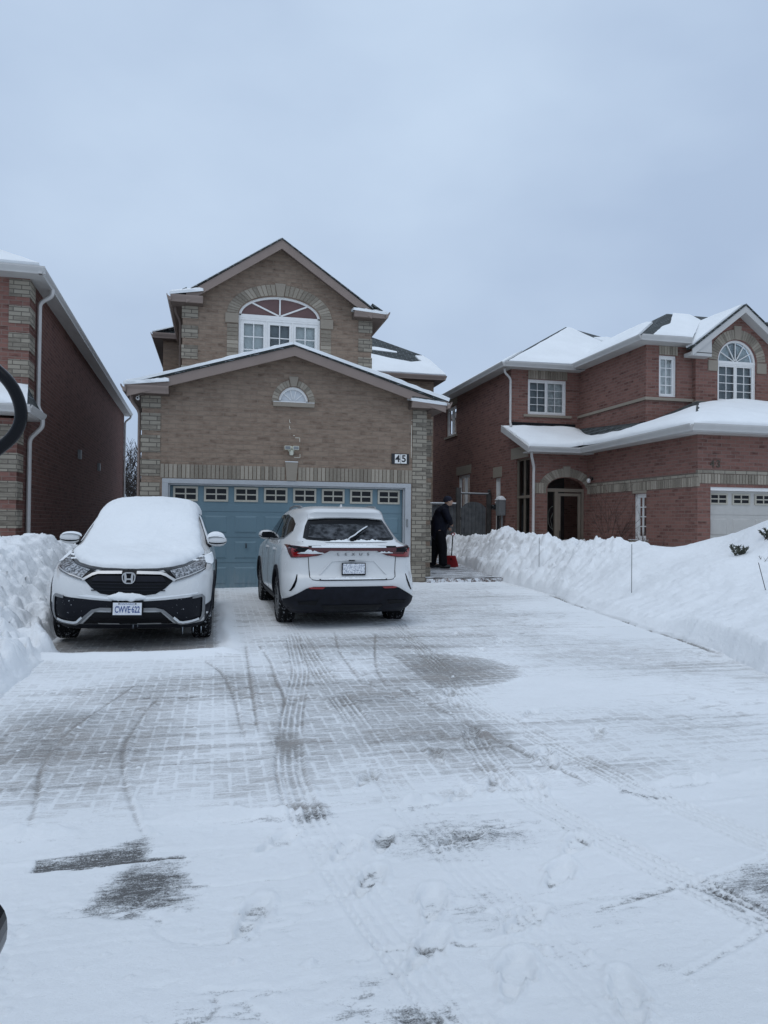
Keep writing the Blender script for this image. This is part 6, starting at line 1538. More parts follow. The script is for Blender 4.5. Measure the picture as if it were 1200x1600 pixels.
# ---------------------------------------------------------------- the snow covered car seen from the front
CV = [(0.18, .32, 4.38, .76, .2, .3, .2, .3, .05, .1), (0.25, .15, 4.48, .85, .26, .42, .25, .4, .10, .15), (0.34, .055, 4.55, .90, .30, .5, .28, .4, .14, .15), (0.45, .012, 4.58, .925, .32, .55, .3, .45, .17, .15),
      (0.56, .0, 4.60, .93, .33, .6, .3, .45, .18, .15), (0.66, .008, 4.60, .93, .33, .6, .3, .45, .18, .15), (0.74, .03, 4.59, .93, .33, .62, .3, .45, .18, .15), (0.80, .06, 4.58, .926, .33, .64, .3, .45, .17, .15),
      (0.845, .10, 4.57, .92, .33, .66, .3, .45, .16, .15), (0.88, .18, 4.56, .915, .33, .66, .3, .45, .16, .14), (0.92, .34, 4.55, .906, .33, .64, .3, .45, .15, .13), (0.96, .56, 4.54, .897, .32, .6, .3, .45, .14, .13), (1.00, .82, 4.53, .886, .3, .5, .3, .45, .12, .13),
      (1.04, 1.08, 4.52, .872, .28, .42, .3, .45, .10, .13), (1.08, 1.28, 4.50, .852, .26, .36, .3, .45, .10, .12), (1.14, 1.41, 4.47, .825, .26, .36, .3, .5, .10, .12), (1.25, 1.57, 4.40, .785, .26, .36, .3, .6, .10, .12), (1.35, 1.72, 4.33, .745, .26, .38, .3, .6, .10, .12), (1.45, 1.88, 4.26, .705, .25, .4, .28, .6, .10, .1),
      (1.54, 2.05, 4.20, .655, .24, .4, .25, .6, .09, .1), (1.61, 2.24, 4.10, .590, .22, .4, .2, .5, .08, .08), (1.655, 2.5, 3.95, .48, .2, .3, .2, .4, .06, .06), (1.678, 2.85, 3.6, .32, .15, .2, .15, .2, .04, .04)]
def front_car():
    c = thing('parked_car', 'white crossover facing the camera, hood windshield and roof buried under smooth snow', 'car', (-0.935, 8.45, 0.03), math.radians(-0.6), local=True)
    c.rotation_euler = (0, math.radians(1.0), math.radians(-0.6)); c.scale = (0.968, 1, 1)
    body, bv = car_body('body', CV, (0.92, 3.58), 0.41, 'paint', c)
    K = lambda name, poly, mat, **k: patch(name, bv, poly, mat, k.pop('parent', c), **k)
    gr = K('grille', [(-.48, .742), (-.385, .838), (-.30, .852), (.30, .852), (.385, .838), (.48, .742), (.40, .665), (.30, .605), (.20, .590), (-.20, .590), (-.30, .605), (-.40, .665)], 'gloss_black', off=.008, skirt=.03)
    K('grille_slat', [(-.40, .735), (-.36, .795), (.36, .795), (.40, .735)], 'clad', off=.020, skirt=.02, parent=gr)
    for z in (.64, .675, .71): K('grille_slat', strip([(-.40, z), (.40, z)], .010), 'clad', off=.016, skirt=.01, parent=gr)
    K('hood_gap', strip([(-.80, 1.000), (-.74, .972), (-.60, .912), (-.45, .880), (-.30, .864), (0, .858), (.30, .864), (.45, .880), (.60, .912), (.74, .972), (.80, 1.000)], .022), 'gloss_black', off=.006, skirt=.02)
    for s in (-1, 1):
        f = (lambda P: P) if s > 0 else mir
        hl = K('headlight', f([(.365, .862), (.45, .876), (.60, .905), (.74, .965), (.805, 1.000), (.842, .925), (.835, .862), (.79, .835), (.65, .785), (.50, .738)]), 'gloss_black', off=.010, skirt=.03)
        K('lens', f([(.44, .852), (.60, .888), (.735, .945), (.80, .985), (.828, .925), (.822, .880), (.66, .815), (.52, .768)]), 'head_lens', off=.016, skirt=.008, parent=hl)
        K('light_strip', f(strip([(.50, .757), (.65, .803), (.79, .853), (.826, .872)], .012)), 'silver', off=.022, skirt=.008, parent=hl)
        K('light_strip', f(strip([(.50, .742), (.65, .788), (.79, .838)], .006)), 'grey_trim', off=.020, skirt=.008, parent=hl)
        K('grille_wing', f(strip([(.080, .826), (.34, .822), (.40, .805), (.505, .746)], .026)), 'silver', off=.030, skirt=.03)
        # black corner insert with its silver boomerang
        K('bumper_insert', f([(.0, .520), (.15, .522), (.40, .536), (.62, .556), (.785, .580), (.815, .56), (.815, .34), (.79, .28), (.56, .265), (.38, .40), (.30, .425), (.0, .425)]), 'lower_black', off=.006, skirt=.03)
        K('bumper_trim', f(strip([(.16, .437), (.30, .437), (.38, .418), (.46, .35), (.54, .278), (.58, .262), (.70, .278), (.785, .300), (.812, .33), (.822, .40), (.822, .55), (.80, .575), (.70, .562)], .030)), 'grey_trim', off=.022, skirt=.03)
        K('trim_snow', f(strip([(.50, .345), (.56, .292), (.60, .285), (.70, .300), (.77, .318)], .022)), 'snow', off=.036, skirt=.03)
        K('corner_cladding', f([(.845, .46), (.93, .50), (.93, .22), (.84, .22)]), 'clad', off=.008, skirt=.03)
        for ya in (.92, 3.58):
            arc = [(ya + .44 * math.cos(t), .345 + .44 * math.sin(t)) for t in [math.radians(-12 + 204 * i / 26) for i in range(27)]]
            K('arch_trim', strip(arc, .062), 'clad', axis='x', sign=s, off=.016, skirt=.04)
        K('side_window', [(1.62, 1.115), (1.78, 1.20), (2.25, 1.50), (2.5, 1.56), (3.6, 1.56), (4.05, 1.36), (4.0, 1.18), (3.0, 1.11)], 'car_glass', axis='x', sign=s, off=.004, skirt=.02)
        K('sill_cladding', [(1.33, .22), (3.17, .22), (3.17, .36), (1.33, .36)], 'clad', axis='x', sign=s, off=.014, skirt=.05)
        for sm_ in ([(1.36, 1.05), (1.40, .7), (1.38, .36)], [(2.35, 1.10), (2.40, .36)]): K('door_seam', strip(sm_, .010), 'seam', axis='x', sign=s, off=.002, skirt=.01, step=.06)
        for ya in (.92, 3.58): make_wheel(c, s * .80, ya, s)
        m_ = mirror_unit(c, s * .84, 1.62, 1.165, s, 'gloss_black', front=True)
        # snow lying on the mirror and along the fender
        sn = []
        n = 14; vs = []
        for i in range(n + 1):
            a = (i / n) * .255; e = math.sqrt(max(0, 1 - (2 * i / n - 1) ** 2)); hh = (.045 if s > 0 else .004) * e
            for j in range(9):
                t = math.pi * j / 8; vs.append((s * (.81 + a), 1.62 + .082 * math.cos(t) * (.35 + .65 * e), 1.165 + .045 * e + .015 + (hh + .02) * math.sin(t)))
        fs = [(i * 9 + j, i * 9 + j + 1, (i + 1) * 9 + j + 1, (i + 1) * 9 + j) for i in range(n) for j in range(8)]
        mesh('mirror_snow', vs, fs, M['snow'], m_, smooth=True, uv=False)
    K('lower_grille', [(-.36, .40), (.36, .40), (.50, .262), (-.50, .262)], 'gloss_black', off=.010, skirt=.03)
    K('skid_bar', strip([(-.33, .272), (-.10, .270)], .012), 'silver', off=.018, skirt=.02); K('skid_bar', strip([(.10, .270), (.36, .272)], .012), 'silver', off=.018, skirt=.02)
    K('lower_valance', [(-.84, .255), (.84, .255), (.80, .195), (-.80, .195)], 'clad', off=.012, skirt=.05)
    # emblem: rounded frame round a splayed H
    YE = bv.ray_cast(Vector((0, -4, .778)), Vector((0, 1, 0)))[0].y - .034
    em = MB(lambda u, v, w_: (u, YE - w_, .778 + v)); R_ = lambda a, b, r_: [(x, y) for x, y in [(math.copysign(a, math.cos(t)) - math.copysign(r_, math.cos(t)) * (1 - abs(math.cos(t))) * 1.0, math.copysign(b, math.sin(t)) - math.copysign(r_, math.sin(t)) * (1 - abs(math.sin(t)))) for t in [2 * math.pi * (k + .5) / 40 for k in range(40)]]]
    o1, i1 = R_(.072, .063, .05), R_(.061, .052, .044)
    tp = lambda P: [(x * (1 + .10 * y / .06), y) for x, y in P]
    o1, i1 = tp(o1), tp(i1); n = 40
    em.add([(x, y, 0.012) for x, y in o1] + [(x, y, 0.012) for x, y in i1] + [(x, y, -.02) for x, y in o1] + [(x, y, -.02) for x, y in i1],
           [(i, (i + 1) % n, n + (i + 1) % n, n + i) for i in range(n)] + [(i, (i + 1) % n, 2 * n + (i + 1) % n, 2 * n + i) for i in range(n)] + [(n + i, n + (i + 1) % n, 3 * n + (i + 1) % n, 3 * n + i) for i in range(n)])
    for s in (-1, 1):
        em.prism([(s * .030, -.052), (s * .044, -.052), (s * .050, .052), (s * .030, .052), (s * .022, .0), (s * .020, -.012)] if s > 0 else [(s * .030, -.052), (s * .020, -.012), (s * .022, .0), (s * .030, .052), (s * .050, .052), (s * .044, -.052)], -.01, .010)
    em.prism([(-.024, -.020), (.024, -.020), (.024, -.004), (-.024, -.004)], -.01, .009)
    e_ = em.build('emblem', M['silver'], c)
    MB(lambda u, v, w_: (u, YE - w_, .778 + v)).prism(o1, -.03, .001).build('emblem_back', M['gloss_black'], e_)
    # plate
    T_ = lambda u, v, w_: (u, -.012 - w_, .445 + v)
    pf = MB(T_).box(-.172, .172, -.098, .088, -.04, .012).build('number_plate', M['gloss_black'], c, bevel=.004)
    MB(T_).box(-.155, .155, -.068, .066, .012, .016).build('plate_face', M['plate_white'], pf)
    text_mesh('plate_text', 'CWVE\u00b7622', .098, M['plate_blue'], pf, T_, 0, -.012, .016, .001, bold=.0022, xs=.60, space=1.0)
    text_mesh('plate_heading', 'ONTARIO', .026, M['plate_blue'], pf, T_, 0, .050, .016, .001, xs=1.3)
    for u in (-.09, .09): MB(T_).lathe([(0.012, .008), (.02, .008), (.022, 0)], 10, 'Z', (u, .054, 0)).build('plate_bolt', M['dark_metal'], pf)
    # snow heaped on the bumper above the plate
    vs = []; nx_, ny_ = 30, 8
    for i in range(nx_ + 1):
        x = -.235 + .45 * i / nx_; e = min(1, 3.2 * i / nx_, 3.2 * (nx_ - i) / nx_) ** .6
        for j in range(ny_ + 1):
            t = math.pi * (j / ny_) - .2; nn = mnoise.noise(Vector((x * 14, j * .7, 3))) * .016 + mnoise.noise(Vector((x * 34, j * 1.7, 8))) * .010
            vs.append((x, .012 - (.055 + nn) * math.sin(t) * e, .568 - (.052 * e + nn * e) * math.cos(t)))
    fs = [(i * (ny_ + 1) + j, i * (ny_ + 1) + j + 1, (i + 1) * (ny_ + 1) + j + 1, (i + 1) * (ny_ + 1) + j) for i in range(nx_) for j in range(ny_)]
    mesh('bumper_snow', vs, fs, M['snow'], c, smooth=True, uv=False)
    K('bumper_dusting', [(-.55, .575), (-.22, .545), (.22, .545), (.75, .60), (.76, .615), (.55, .590), (.30, .572), (-.22, .572), (-.45, .59)], 'snow', off=.010, skirt=.02)
    for x, z, l in ((.05, .265, .07), (.10, .265, .05), (.60, .21, .09), (.72, .205, .07), (.81, .21, .08)):
        ic = MB(); ic.lathe([(0, .005), (-l * .4, .0035), (-l, 0.0005)], 6, 'Z', (x, .14 + .2 * x * x, z)); ic.build('icicle', M['ice'], c, smooth=True)
    # the blanket of snow
    wf = lambda y: .80 if y < 1.15 else (.80 - .10 * min(1, (y - 1.15) / .75) if y < 1.9 else .70 - .03 * min(1, (y - 1.9) / .4))
    hz = lambda x: float(np.interp(abs(x), [0, .3, .45, .6, .74, .80, .9], [.864, .870, .884, .915, .970, 1.002, 1.04]))
    car_snow(c, bv, .10, 4.25, wf, .085, 5, zmin=hz, step=.024, lump=.022)
    for s in (-1, 1):
        K('fender_snow', [(.60, .985), (1.0, .99), (1.45, 1.02), (1.50, .94), (1.1, .93), (.75, .90), (.58, .93)], 'snow', axis='x', sign=s, off=.016, skirt=.03)
        K('window_snow', [(1.75, 1.12), (2.0, 1.30), (2.35, 1.50), (2.45, 1.50), (2.3, 1.3), (2.6, 1.14), (2.2, 1.10)], 'snow', axis='x', sign=s, off=.014, skirt=.03)
    MB().box(-.5, .5, .45, 4.2, .16, .23).build('underbody', M['black_plastic'], c)
    return c
front_car()

# ================================================================== the person clearing the path
def voxel(name, shapes, mat, parent, size=0.009, smooth=4):
    mb = MB()
    for kind, *a in shapes:
        if kind == 'chain':
            pts, rad = a[0], a[1]; fl = a[2] if len(a) > 2 else 1.0
            P = [Vector(p) for p in pts]; out = []; ro = []
            for i in range(len(P) - 1):
                for t in (0, .25, .5, .75): out.append(P[i].lerp(P[i + 1], t)); ro.append(rad[i] + (rad[i + 1] - rad[i]) * t)
            out.append(P[-1]); ro.append(rad[-1]); n = 18; vs = []; prev = None
            first = (out[1] - out[0]).normalized() * ro[0] * .6; last = (out[-1] - out[-2]).normalized() * ro[-1] * .6
            out = [out[0] - first] + out + [out[-1] + last]; ro = [ro[0] * .5] + ro + [ro[-1] * .5]
            for i, p in enumerate(out):
                t = (out[min(i + 1, len(out) - 1)] - out[max(i - 1, 0)]).normalized()
                a_ = t.cross(Vector((1, 0, 0.01))) if prev is None else prev - t * prev.dot(t); a_.normalize(); prev = a_; b_ = t.cross(a_)
                for j in range(n): th = 2 * math.pi * j / n; vs.append(tuple(p + a_ * ro[i] * math.cos(th) + b_ * ro[i] * fl * math.sin(th)))
            k = len(out); mb.add(vs, [(i * n + j, i * n + (j + 1) % n, (i + 1) * n + (j + 1) % n, (i + 1) * n + j) for i in range(k - 1) for j in range(n)] + [tuple(range(n)), tuple((k - 1) * n + j for j in range(n))])
        else:
            c_, r_ = a; vs = []; n, k = 20, 12
            for i in range(k + 1):
                ph = -math.pi / 2 + math.pi * i / k
                for j in range(n): th = 2 * math.pi * j / n; vs.append((c_[0] + r_[0] * math.cos(ph) * math.cos(th), c_[1] + r_[1] * math.cos(ph) * math.sin(th), c_[2] + r_[2] * math.sin(ph)))
            mb.add(vs, [(i * n + j, i * n + (j + 1) % n, (i + 1) * n + (j + 1) % n, (i + 1) * n + j) for i in range(k) for j in range(n)])
    o = mesh(name, mb.v, mb.f, M[mat], None, uv=False)
    m_ = o.modifiers.new('r', 'REMESH'); m_.mode = 'VOXEL'; m_.voxel_size = size
    s_ = o.modifiers.new('s', 'SMOOTH'); s_.iterations = smooth; s_.factor = .5
    bpy.context.view_layer.update(); dg = bpy.context.evaluated_depsgraph_get(); me = bpy.data.meshes.new_from_object(o.evaluated_get(dg)); o.modifiers.clear(); o.data = me; me.name = name
    me.polygons.foreach_set('use_smooth', [True] * len(me.polygons)); o.parent = parent
    return o
M['skin'] = plain('skin', (0.38, 0.235, 0.17), 0.55, noise=0.08); M['jacket'] = plain('navy_quilted_jacket', (0.006, 0.007, 0.014), 0.6, noise=0.3, nscale=9, bump=0.5, bscale=26, spec=0.12)
M['trouser'] = plain('black_trousers', (0.008, 0.008, 0.010), 0.85, noise=0.3, nscale=12, bump=0.4, bscale=20, spec=0.08); M['beanie'] = plain('navy_knit', (0.010, 0.012, 0.026), 0.95, bump=0.6, bscale=140)
M['boot'] = plain('black_boot', (0.010, 0.010, 0.010), 0.6); M['shovel_red'] = plain('red_plastic', (0.36, 0.018, 0.022), 0.45, noise=0.1)
def person():
    p = thing('person', 'person in dark jacket, black trousers and beanie bending over a red snow shovel', 'person', (5.42, 17.40, 0.325), math.radians(-6), local=True)
    hd = (.235, 0, 1.665)
    sh = [('ball', hd, (.098, .078, .118)), ('ball', (.285, 0, 1.615), (.055, .055, .065)), ('chain', [(.330, 0, 1.672), (.350, 0, 1.645), (.340, 0, 1.636)], [.012, .016, .012]), ('ball', (.325, 0, 1.612), (.016, .026, .009)),
          ('ball', (.225, .078, 1.655), (.02, .012, .03)), ('ball', (.225, -.078, 1.655), (.02, .012, .03)), ('ball', (.315, .03, 1.69), (.018, .02, .012)), ('ball', (.315, -.03, 1.69), (.018, .02, .012)),
          ('chain', [(.13, 0, 1.47), (.19, 0, 1.56), (.225, 0, 1.62)], [.075, .06, .06]),
          ('chain', [(0, 0, .96), (.03, 0, 1.16), (.10, 0, 1.40), (.13, 0, 1.48)], [.10, .12, .13, .10])]
    for s, knee, ank, el, wr in ((-1, (.06, -.12, .50), (.05, -.13, .09), (.20, -.27, 1.20), (.30, -.10, 1.10)), (1, (-.02, .11, .50), (-.10, .12, .09), (.19, .25, 1.17), (.27, .06, .98))):
        sh.append(('chain', [(.0, s * .09, .94), knee, ank], [.115, .075, .055])); sh.append(('chain', [ank, (ank[0] + .16, ank[1], .05)], [.05, .035]))
        sh.append(('chain', [(.11, s * .17, 1.43), el, wr], [.07, .05, .033]))
        d = Vector((.32 if s < 0 else .285, -.03 if s < 0 else .0, 1.075 if s < 0 else .955)); w_ = Vector(wr); sh.append(('chain', [w_, w_.lerp(d, .8)], [.030, .036], ))
        for f in range(4):   # four fingers curled round the shaft, unequal
            z = d.z + .030 - f * .020; L_ = (.030, .034, .032, .025)[f]; c_ = Vector((d.x, d.y, z))
            sh.append(('chain', [c_ + Vector((-.02, -s * -.02, 0)), c_ + Vector((.012, s * .024, 0)), c_ + Vector((L_, s * .004, -.003)), c_ + Vector((L_ * .7, -s * .018, -.004))], [.010, .0095, .009, .0075]))
        sh.append(('chain', [d + Vector((-.02, -s * .01, .03)), d + Vector((.005, -s * .028, .045)), d + Vector((.028, -s * .022, .035))], [.012, .011, .009]))
    b = voxel('body', sh, 'skin', p, .0075, 3)
    jk = [('chain', [(.0, 0, .80), (.01, 0, 1.0), (.035, 0, 1.18), (.095, 0, 1.38), (.135, 0, 1.49)], [.20, .205, .21, .195, .13], 1.0), ('chain', [(.135, 0, 1.46), (.18, 0, 1.56)], [.115, .085]),
          ('ball', (-.03, 0, 1.12), (.17, .21, .25))]
    for s, el, wr in ((-1, (.20, -.28, 1.20), (.285, -.115, 1.11)), (1, (.19, .26, 1.17), (.255, .075, 1.0))): jk.append(('chain', [(.10, s * .17, 1.43), el, wr], [.105, .085, .058]))
    voxel('jacket', jk, 'jacket', p, .012, 4)
    tr = [('chain', [(.0, 0, .84), (.0, 0, .98)], [.185, .18])]
    for s, knee, ank in ((-1, (.08, -.12, .50), (.09, -.13, .10)), (1, (-.05, .11, .50), (-.14, .12, .10))): tr.append(('chain', [(.0, s * .085, .90), knee, (ank[0] * .9, ank[1], .25), ank], [.145, .115, .105, .105]))
    voxel('trousers', tr, 'trouser', p, .012, 4)
    voxel('beanie', [('ball', (.222, 0, 1.715), (.112, .098, .088)), ('ball', (.205, 0, 1.682), (.107, .097, .055))], 'beanie', p, .009, 3)
    for x, y in ((.08, -.13), (-.13, .12)): voxel('boot', [('chain', [(x - .03, y, .17), (x - .03, y, .07)], [.072, .068]), ('chain', [(x - .05, y, .052), (x + .17, y, .047)], [.058, .050])], 'boot', p, .009, 3)
    s = thing('snow_shovel', 'snow shovel with a red scoop held by the dark clothed person', 'shovel', (5.74, 17.34, 0.33), math.radians(50), local=True)
    MB().tube([(.03, -.02, .80), (-.03, -.015, .35), (-.055, -.01, .20)], .0145, 10).build('shaft', M['gloss_black'], s, smooth=True)
    MB().tube([(.035, -.075, .85), (.04, -.02, .87), (.035, .035, .85), (.03, -.02, .79), (.035, -.075, .85)], .012, 8).build('grip', M['shovel_red'], s, smooth=True)
    vs = []; n, m_ = 10, 8
    for i in range(n + 1):
        v = -.15 + .30 * i / n
        for j in range(m_ + 1):
            t = j / m_; vs.append((-.10 + .20 * t + .03 * math.sin(t * 3.1), v, .30 * (1 - t) ** 1.3 + .012 + .03 * abs(v / .15) ** 3 * t))
    fs = [(i * (m_ + 1) + j, i * (m_ + 1) + j + 1, (i + 1) * (m_ + 1) + j + 1, (i + 1) * (m_ + 1) + j) for i in range(n) for j in range(m_)]
    bl = mesh('scoop', vs, fs, M['shovel_red'], s, smooth=True, uv=False, recalc=False); so_ = bl.modifiers.new('t', 'SOLIDIFY'); so_.thickness = .008
person()
# ================================================================== fence, gate, meter, stakes, plants
def board_fence():
    F = thing('board_fence', 'grey board fence panel with snowy top rail behind the shovelling person', 'fence', (6.8, 23.0, 0.4))
    b = MB(); x = 4.75; r = random.Random(2)
    while x < 7.72: b.box(x, x + 0.128, 22.99 + r.uniform(0, .012), 23.02, 0.3, 2.02 + r.uniform(-.01, .01)); x += 0.14
    b.build('board', M['wood_grey'], F)
    MB().box(4.7, 7.74, 22.94, 23.06, 2.03, 2.09).build('top_rail', M['wood_grey'], F)
    snow_sheet([(4.7, 22.93, 2.092), (7.74, 22.93, 2.092), (7.74, 23.07, 2.092), (4.7, 23.07, 2.092)], 0.05, F, 0.1, 0.06, 0.015, name='rail_snow')
    MB().box(7.76, 7.90, 22.92, 23.06, 0.3, 2.62).build('post', M['wood_dark'], F)
    MB().box(6.25, 6.37, 23.02, 23.12, 0.3, 2.0).build('post', M['wood_dark'], F)
board_fence()
def gate():
    G = thing('wooden_gate', 'arched grey wooden gate between the fence and the red brick wall', 'gate', (8.4, 23.0, 0.4))
    r = random.Random(3); x0, x1 = 7.93, 8.80; n = 7; s = (x1 - x0) / n
    for k in range(n):
        a = x0 + k * s; T_ = lambda x: 1.80 + 0.36 * math.sqrt(max(0, 1 - ((x - 8.365) / 0.47) ** 2))
        b = MB(Tfront(23.0)); pts = [(a + 0.004, 0.35), (a + s - 0.004, 0.35)] + [(a + s - 0.004 - (s - 0.008) * q / 3, T_(a + s - 0.004 - (s - 0.008) * q / 3)) for q in range(4)]
        b.prism(pts, 0.0, 0.022 + r.uniform(0, .006)); b.build('board', M['wood_grey'], G)
    fr = MB(Tfront(23.0)); fr.box(x0, x1, 0.7, 0.8, -0.04, -0.002); fr.box(x0, x1, 1.55, 1.65, -0.04, -0.002); fr.build('brace', M['wood_dark'], G)
    MB(Tfront(23.0)).box(8.85, 8.97, 0.3, 2.45, -0.08, 0.05).build('post', M['wood_dark'], G)
    fn = MB(); fn.lathe([(2.45, 0.05), (2.47, 0.07), (2.50, 0.035), (2.53, 0.06), (2.57, 0.045), (2.59, 0.0)], 12, 'Z', (8.91, 22.98, 0)); fn.build('finial', M['wood_dark'], G, smooth=True, angle=40)
    MB().tube([(7.80, 22.97, 2.43), (8.9, 22.97, 2.42)], 0.022, 8).build('top_bar', M['wood_grey'], G)
    snow_sheet([(7.82, 22.95, 2.452), (8.88, 22.95, 2.442), (8.88, 22.99, 2.442), (7.82, 22.99, 2.452)], 0.03, G, 0.08, 0.03, 0.008, name='bar_snow')
    h = MB(Tfront(23.0)); h.tube([(8.02, 1.28, 0.02), (8.02, 1.28, 0.06), (8.02, 1.18, 0.06), (8.02, 1.18, 0.02)], 0.009, 6); h.build('latch', M['dark_metal'], G)
gate()
def meter():
    B = thing('meter_box', 'grey electric meter box capped with snow on the red brick side wall', 'meter box', (8.9, 21.95, 1.7))
    T = Tleft(8.995)
    MB(T).box(21.75, 22.10, 1.70, 2.20, 0.0, 0.20).build('cabinet', M['meter'], B, bevel=0.012)
    MB(T).box(22.11, 22.32, 1.85, 2.12, 0.0, 0.14).build('junction_box', M['meter'], B, bevel=0.01)
    m_ = MB(T); m_.lathe([(0.16, 0.085), (0.27, 0.085), (0.29, 0.07), (0.30, 0.0)], 16, 'Z', (22.22, 1.98, 0.0)); m_.build('meter_dial', M['dark_glass'], B, smooth=True, angle=40)
    MB(T).tube([(21.85, 1.70, 0.08), (21.85, 0.5, 0.08)], 0.035, 10).build('conduit', M['meter'], B, smooth=True, angle=40)
    MB(T).tube([(22.22, 1.85, 0.06), (22.22, 1.5, 0.06), (22.22, 0.5, 0.06)], 0.05, 10).build('conduit', M['dark_metal'], B, smooth=True, angle=40)
    snow_sheet([(8.78, 21.74, 2.20), (8.995, 21.74, 2.20), (8.995, 22.12, 2.20), (8.78, 22.12, 2.20)], 0.14, B, 0.06, 0.16, 0.01, name='snow_cap', rim=0.2)
    snow_sheet([(8.85, 22.11, 2.12), (8.995, 22.11, 2.12), (8.995, 22.33, 2.12), (8.85, 22.33, 2.12)], 0.07, B, 0.05, 0.1, 0.006, name='snow_cap', rim=0.2)
meter()
def bank_z(o, x, y):
    h = BANK_R.ray_cast(Vector((x, y, 10)), Vector((0, 0, -1))); return h[0].z if h[0] else 0.3
_b = [o for o in C.objects if o.name == 'snow_bank'][0]
BANK_R = BVHTree.FromPolygons([v.co.copy() for v in _b.data.vertices], [tuple(p.vertices) for p in _b.data.polygons])
for (x, y), tz, top, lab in (((6.62, 14.18), None, (6.62, 14.18, 1.16), 'thin driveway marker stake in the snow bank nearest the porch'),
                       ((6.69, 10.80), None, (6.69, 10.80, 1.13), 'thin driveway marker stake standing upright in the middle of the snow bank'),
                       ((7.36, 8.53), None, (7.22, 8.55, 0.95), 'dark marker stake leaning left in the snow bank near the right edge')):
    z = bank_z(_b, x, y)
    st = MB(); tp = Vector(top); bt = Vector((x, y, z - 0.15)); st.tube([bt, tp], 0.0048, 6)
    k = st.build('marker_stake', M['dark_metal'], None, smooth=True, angle=40)
    tag(k, lab, 'marker stake', 'marker stakes along the driveway')

def twig_shrub(name, label, cat, base, n, h, spread, mat, seed, depth=2):
    r = random.Random(seed); mb = MB()
    def grow(p, d, l, rad, k):
        pts = [p]; q = p
        for i in range(4):
            d = (d + Vector((r.uniform(-.16, .16), r.uniform(-.16, .16), r.uniform(-.05, .13)))).normalized(); q = q + d * l / 4; pts.append(q)
        mb.tube(pts, rad, 4, rad * 0.45)
        if k > 0:
            for i in range(r.randint(3, 5)):
                s = pts[r.randint(1, 4)]; dd = (d + Vector((r.uniform(-.8, .8), r.uniform(-.8, .8), r.uniform(-.2, .7)))).normalized()
                grow(s, dd, l * r.uniform(.4, .65), rad * 0.55, k - 1)
    b = Vector(base)
    for i in range(n):
        a = r.uniform(0, 2 * math.pi); d = Vector((math.cos(a) * spread, math.sin(a) * spread, 1)).normalized()
        grow(b + Vector((r.uniform(-.08, .08), r.uniform(-.08, .08), -0.1)), d, h * r.uniform(.55, 1), 0.010 * (h / 1.2) ** .5, depth)
    o = mb.build(name, M[mat], None); return tag(o, label, cat)
twig_shrub('bare_shrub', 'tall bare reddish twigs against the red brick wall left of the narrow window', 'shrub', (10.40, 17.75, 0.60), 9, 1.5, 0.35, 'twig_red', 5, 2)
twig_shrub('bare_shrub', 'low bare twiggy shrub at the red brick wall right of the narrow window', 'shrub', (10.25, 15.75, 0.66), 11, 0.62, 0.9, 'twig_red', 8, 2)
def bare_tree(base, h, seed, label):
    T_ = thing('bare_tree', label, 'tree', base)
    r = random.Random(seed); tr = MB(); cr = MB()
    def grow(p, d, l, rad, k, mb):
        pts = [p]; q = p
        for i in range(4):
            d = (d + Vector((r.uniform(-.18, .18), r.uniform(-.18, .18), r.uniform(-.04, .12)))).normalized(); q = q + d * l / 4; pts.append(q)
        mb.tube(pts, rad, 5 if k > 2 else 3, rad * 0.55)
        if k > 0:
            for i in range(5 if k < 3 else 4):
                s = pts[r.randint(2, 4)]; dd = (d + Vector((r.uniform(-.9, .9), r.uniform(-.9, .9), r.uniform(-.25, .6)))).normalized()
                grow(s, dd, l * r.uniform(.5, .72), max(rad * 0.5, 0.012), k - 1, cr)
    b = Vector(base)
    for i in range(3):
        grow(b + Vector((r.uniform(-.3, .3), r.uniform(-.3, .3), -.2)), Vector((r.uniform(-.35, .35), r.uniform(-.3, .3), 1)).normalized(), h * 0.45, 0.07, 4, tr)
    tr.build('trunk', M['bark'], T_); cr.build('crown', M['bark'], T_)
bare_tree((-4.35, 38.5, 0.3), 5.4, 11, 'bare branching tree seen in the gap between the left and tan houses')
bare_tree((-3.4, 41.5, 0.3), 4.6, 12, 'lower bare tree beside the wall of the tan house in the gap')

def evergreen(base, h, w_, label, seed):
    r = random.Random(seed); E_ = thing('evergreen_shrub', label, 'shrub', base)
    st = MB(); lf = MB(); sn = MB(); b = Vector(base)
    for i in range(9):
        a = r.uniform(0, 6.28); d = Vector((math.cos(a) * 0.7, math.sin(a) * 0.7, r.uniform(.5, 1.6))).normalized()
        l = h * r.uniform(.7, 1.1); p = b + Vector((r.uniform(-.05, .05), r.uniform(-.05, .05), -.05)); pts = [p + d * l * t + Vector((0, 0, -0.15 * l * t * t)) for t in (0, .33, .66, 1)]
        st.tube(pts, 0.009, 5, 0.003)
        for k in range(13):
            t = r.uniform(.25, 1); q = p + d * l * t + Vector((0, 0, -.15 * l * t * t))
            for m_ in range(4):
                e = (d * 0.7 + Vector((r.uniform(-1, 1), r.uniform(-1, 1), r.uniform(-.5, .9)))).normalized(); s_ = e.cross(Vector((r.random(), r.random(), r.random()))).normalized()
                L_ = r.uniform(.03, .075); W_ = r.uniform(.003, .008)
                lf.add([tuple(q - s_ * W_), tuple(q + e * L_ * .5 - s_ * W_ * 1.3), tuple(q + e * L_), tuple(q + e * L_ * .5 + s_ * W_ * 1.3), tuple(q + s_ * W_)], [(0, 1, 2, 3, 4)])
    st.build('branch', M['bark'], E_); lf.build('foliage', M['needle'], E_)
zz = lambda x, y: bank_z(_b, x, y)
evergreen((8.30, 10.27, zz(8.30, 10.27)), 0.27, .25, 'small evergreen shrub poking out of the snow mound, nearer the stake', 21)
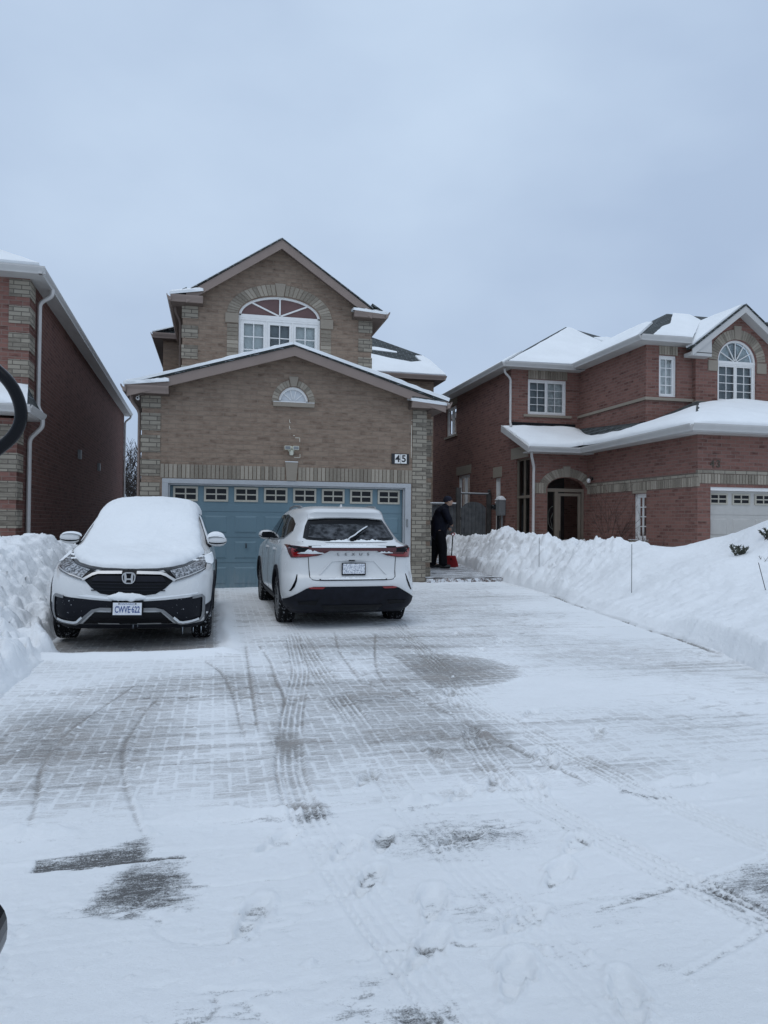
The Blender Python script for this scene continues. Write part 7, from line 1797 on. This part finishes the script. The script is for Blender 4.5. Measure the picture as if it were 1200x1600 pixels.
evergreen((8.72, 10.12, zz(8.72, 10.12)), 0.30, .25, 'evergreen shrub cut by the right edge of the photo on the snow mound', 22)
twig_shrub('twig', 'tiny bare twig sticking out of the snow below the evergreen shrub', 'twig', (8.34, 9.70, zz(8.34, 9.70) + 0.06), 3, 0.16, 0.9, 'bark', 31, 1)

# glossy dark pieces at the left edge of the frame, close to the camera
def edge_mirror():
    A = thing('curved_tube', 'thick black curved tube reaching in from the left edge before the house', 'tube', (-0.95, 1.05, 0))
    t = MB(); pts = []
    P0 = [(-0.80, 1.28, 1.70), (-0.46, 1.22, 1.71), (-0.36, 1.20, 1.697), (-0.322, 1.195, 1.672), (-0.298, 1.19, 1.645), (-0.287, 1.19, 1.612), (-0.292, 1.19, 1.583), (-0.315, 1.195, 1.557), (-0.37, 1.205, 1.52), (-0.50, 1.225, 1.47), (-0.80, 1.28, 1.40)]
    P = [Vector(p) for p in P0]
    for i in range(len(P) - 1):
        a, b, c, d = P[max(i - 1, 0)], P[i], P[i + 1], P[min(i + 2, len(P) - 1)]
        for s in (0, .25, .5, .75):
            pts.append(0.5 * ((2 * b) + (c - a) * s + (2 * a - 5 * b + 4 * c - d) * s * s + (3 * b - a - 3 * c + d) * s ** 3))
    pts.append(P[-1]); t.tube(pts, 0.0092, 14); t.build('loop', M['gloss_black'], A, smooth=True, angle=40)
    MB().tube([(-0.80, 1.28, 1.78), (-0.80, 1.28, -0.05)], 0.016, 14).build('post', M['black_plastic'], A, smooth=True, angle=40)
    B = thing('side_mirror', 'black rimmed grey panel just entering at the lower left edge', 'mirror', (-0.62, 1.28, 0))
    Tm = lambda u, v, w_: (-0.3105 + u * 0.97, 1.21 - u * 0.22 - w_, 0.805 + v)
    oval = lambda s: [(-0.14 + 0.14 * s * math.copysign(abs(math.cos(q)) ** .6, math.cos(q)), 0.062 * s * math.copysign(abs(math.sin(q)) ** .75, math.sin(q)) - 0.0) for q in [2 * math.pi * k / 36 for k in range(36)]]
    MB(Tm).prism(oval(1.0), -0.05, 0.0).build('housing', M['gloss_black'], B, bevel=0.006)
    MB(Tm).prism(oval(0.93), 0.0005, 0.003).build('mirror_glass', plain('mirror_face', (0.30, 0.33, 0.36), 0.15, metal=0.7), B)
    MB().tube([(-0.46, 1.275, 0.80), (-0.50, 1.29, 0.75), (-0.50, 1.29, -0.05)], 0.022, 10).build('stalk', M['black_plastic'], B, smooth=True, angle=40)
edge_mirror()
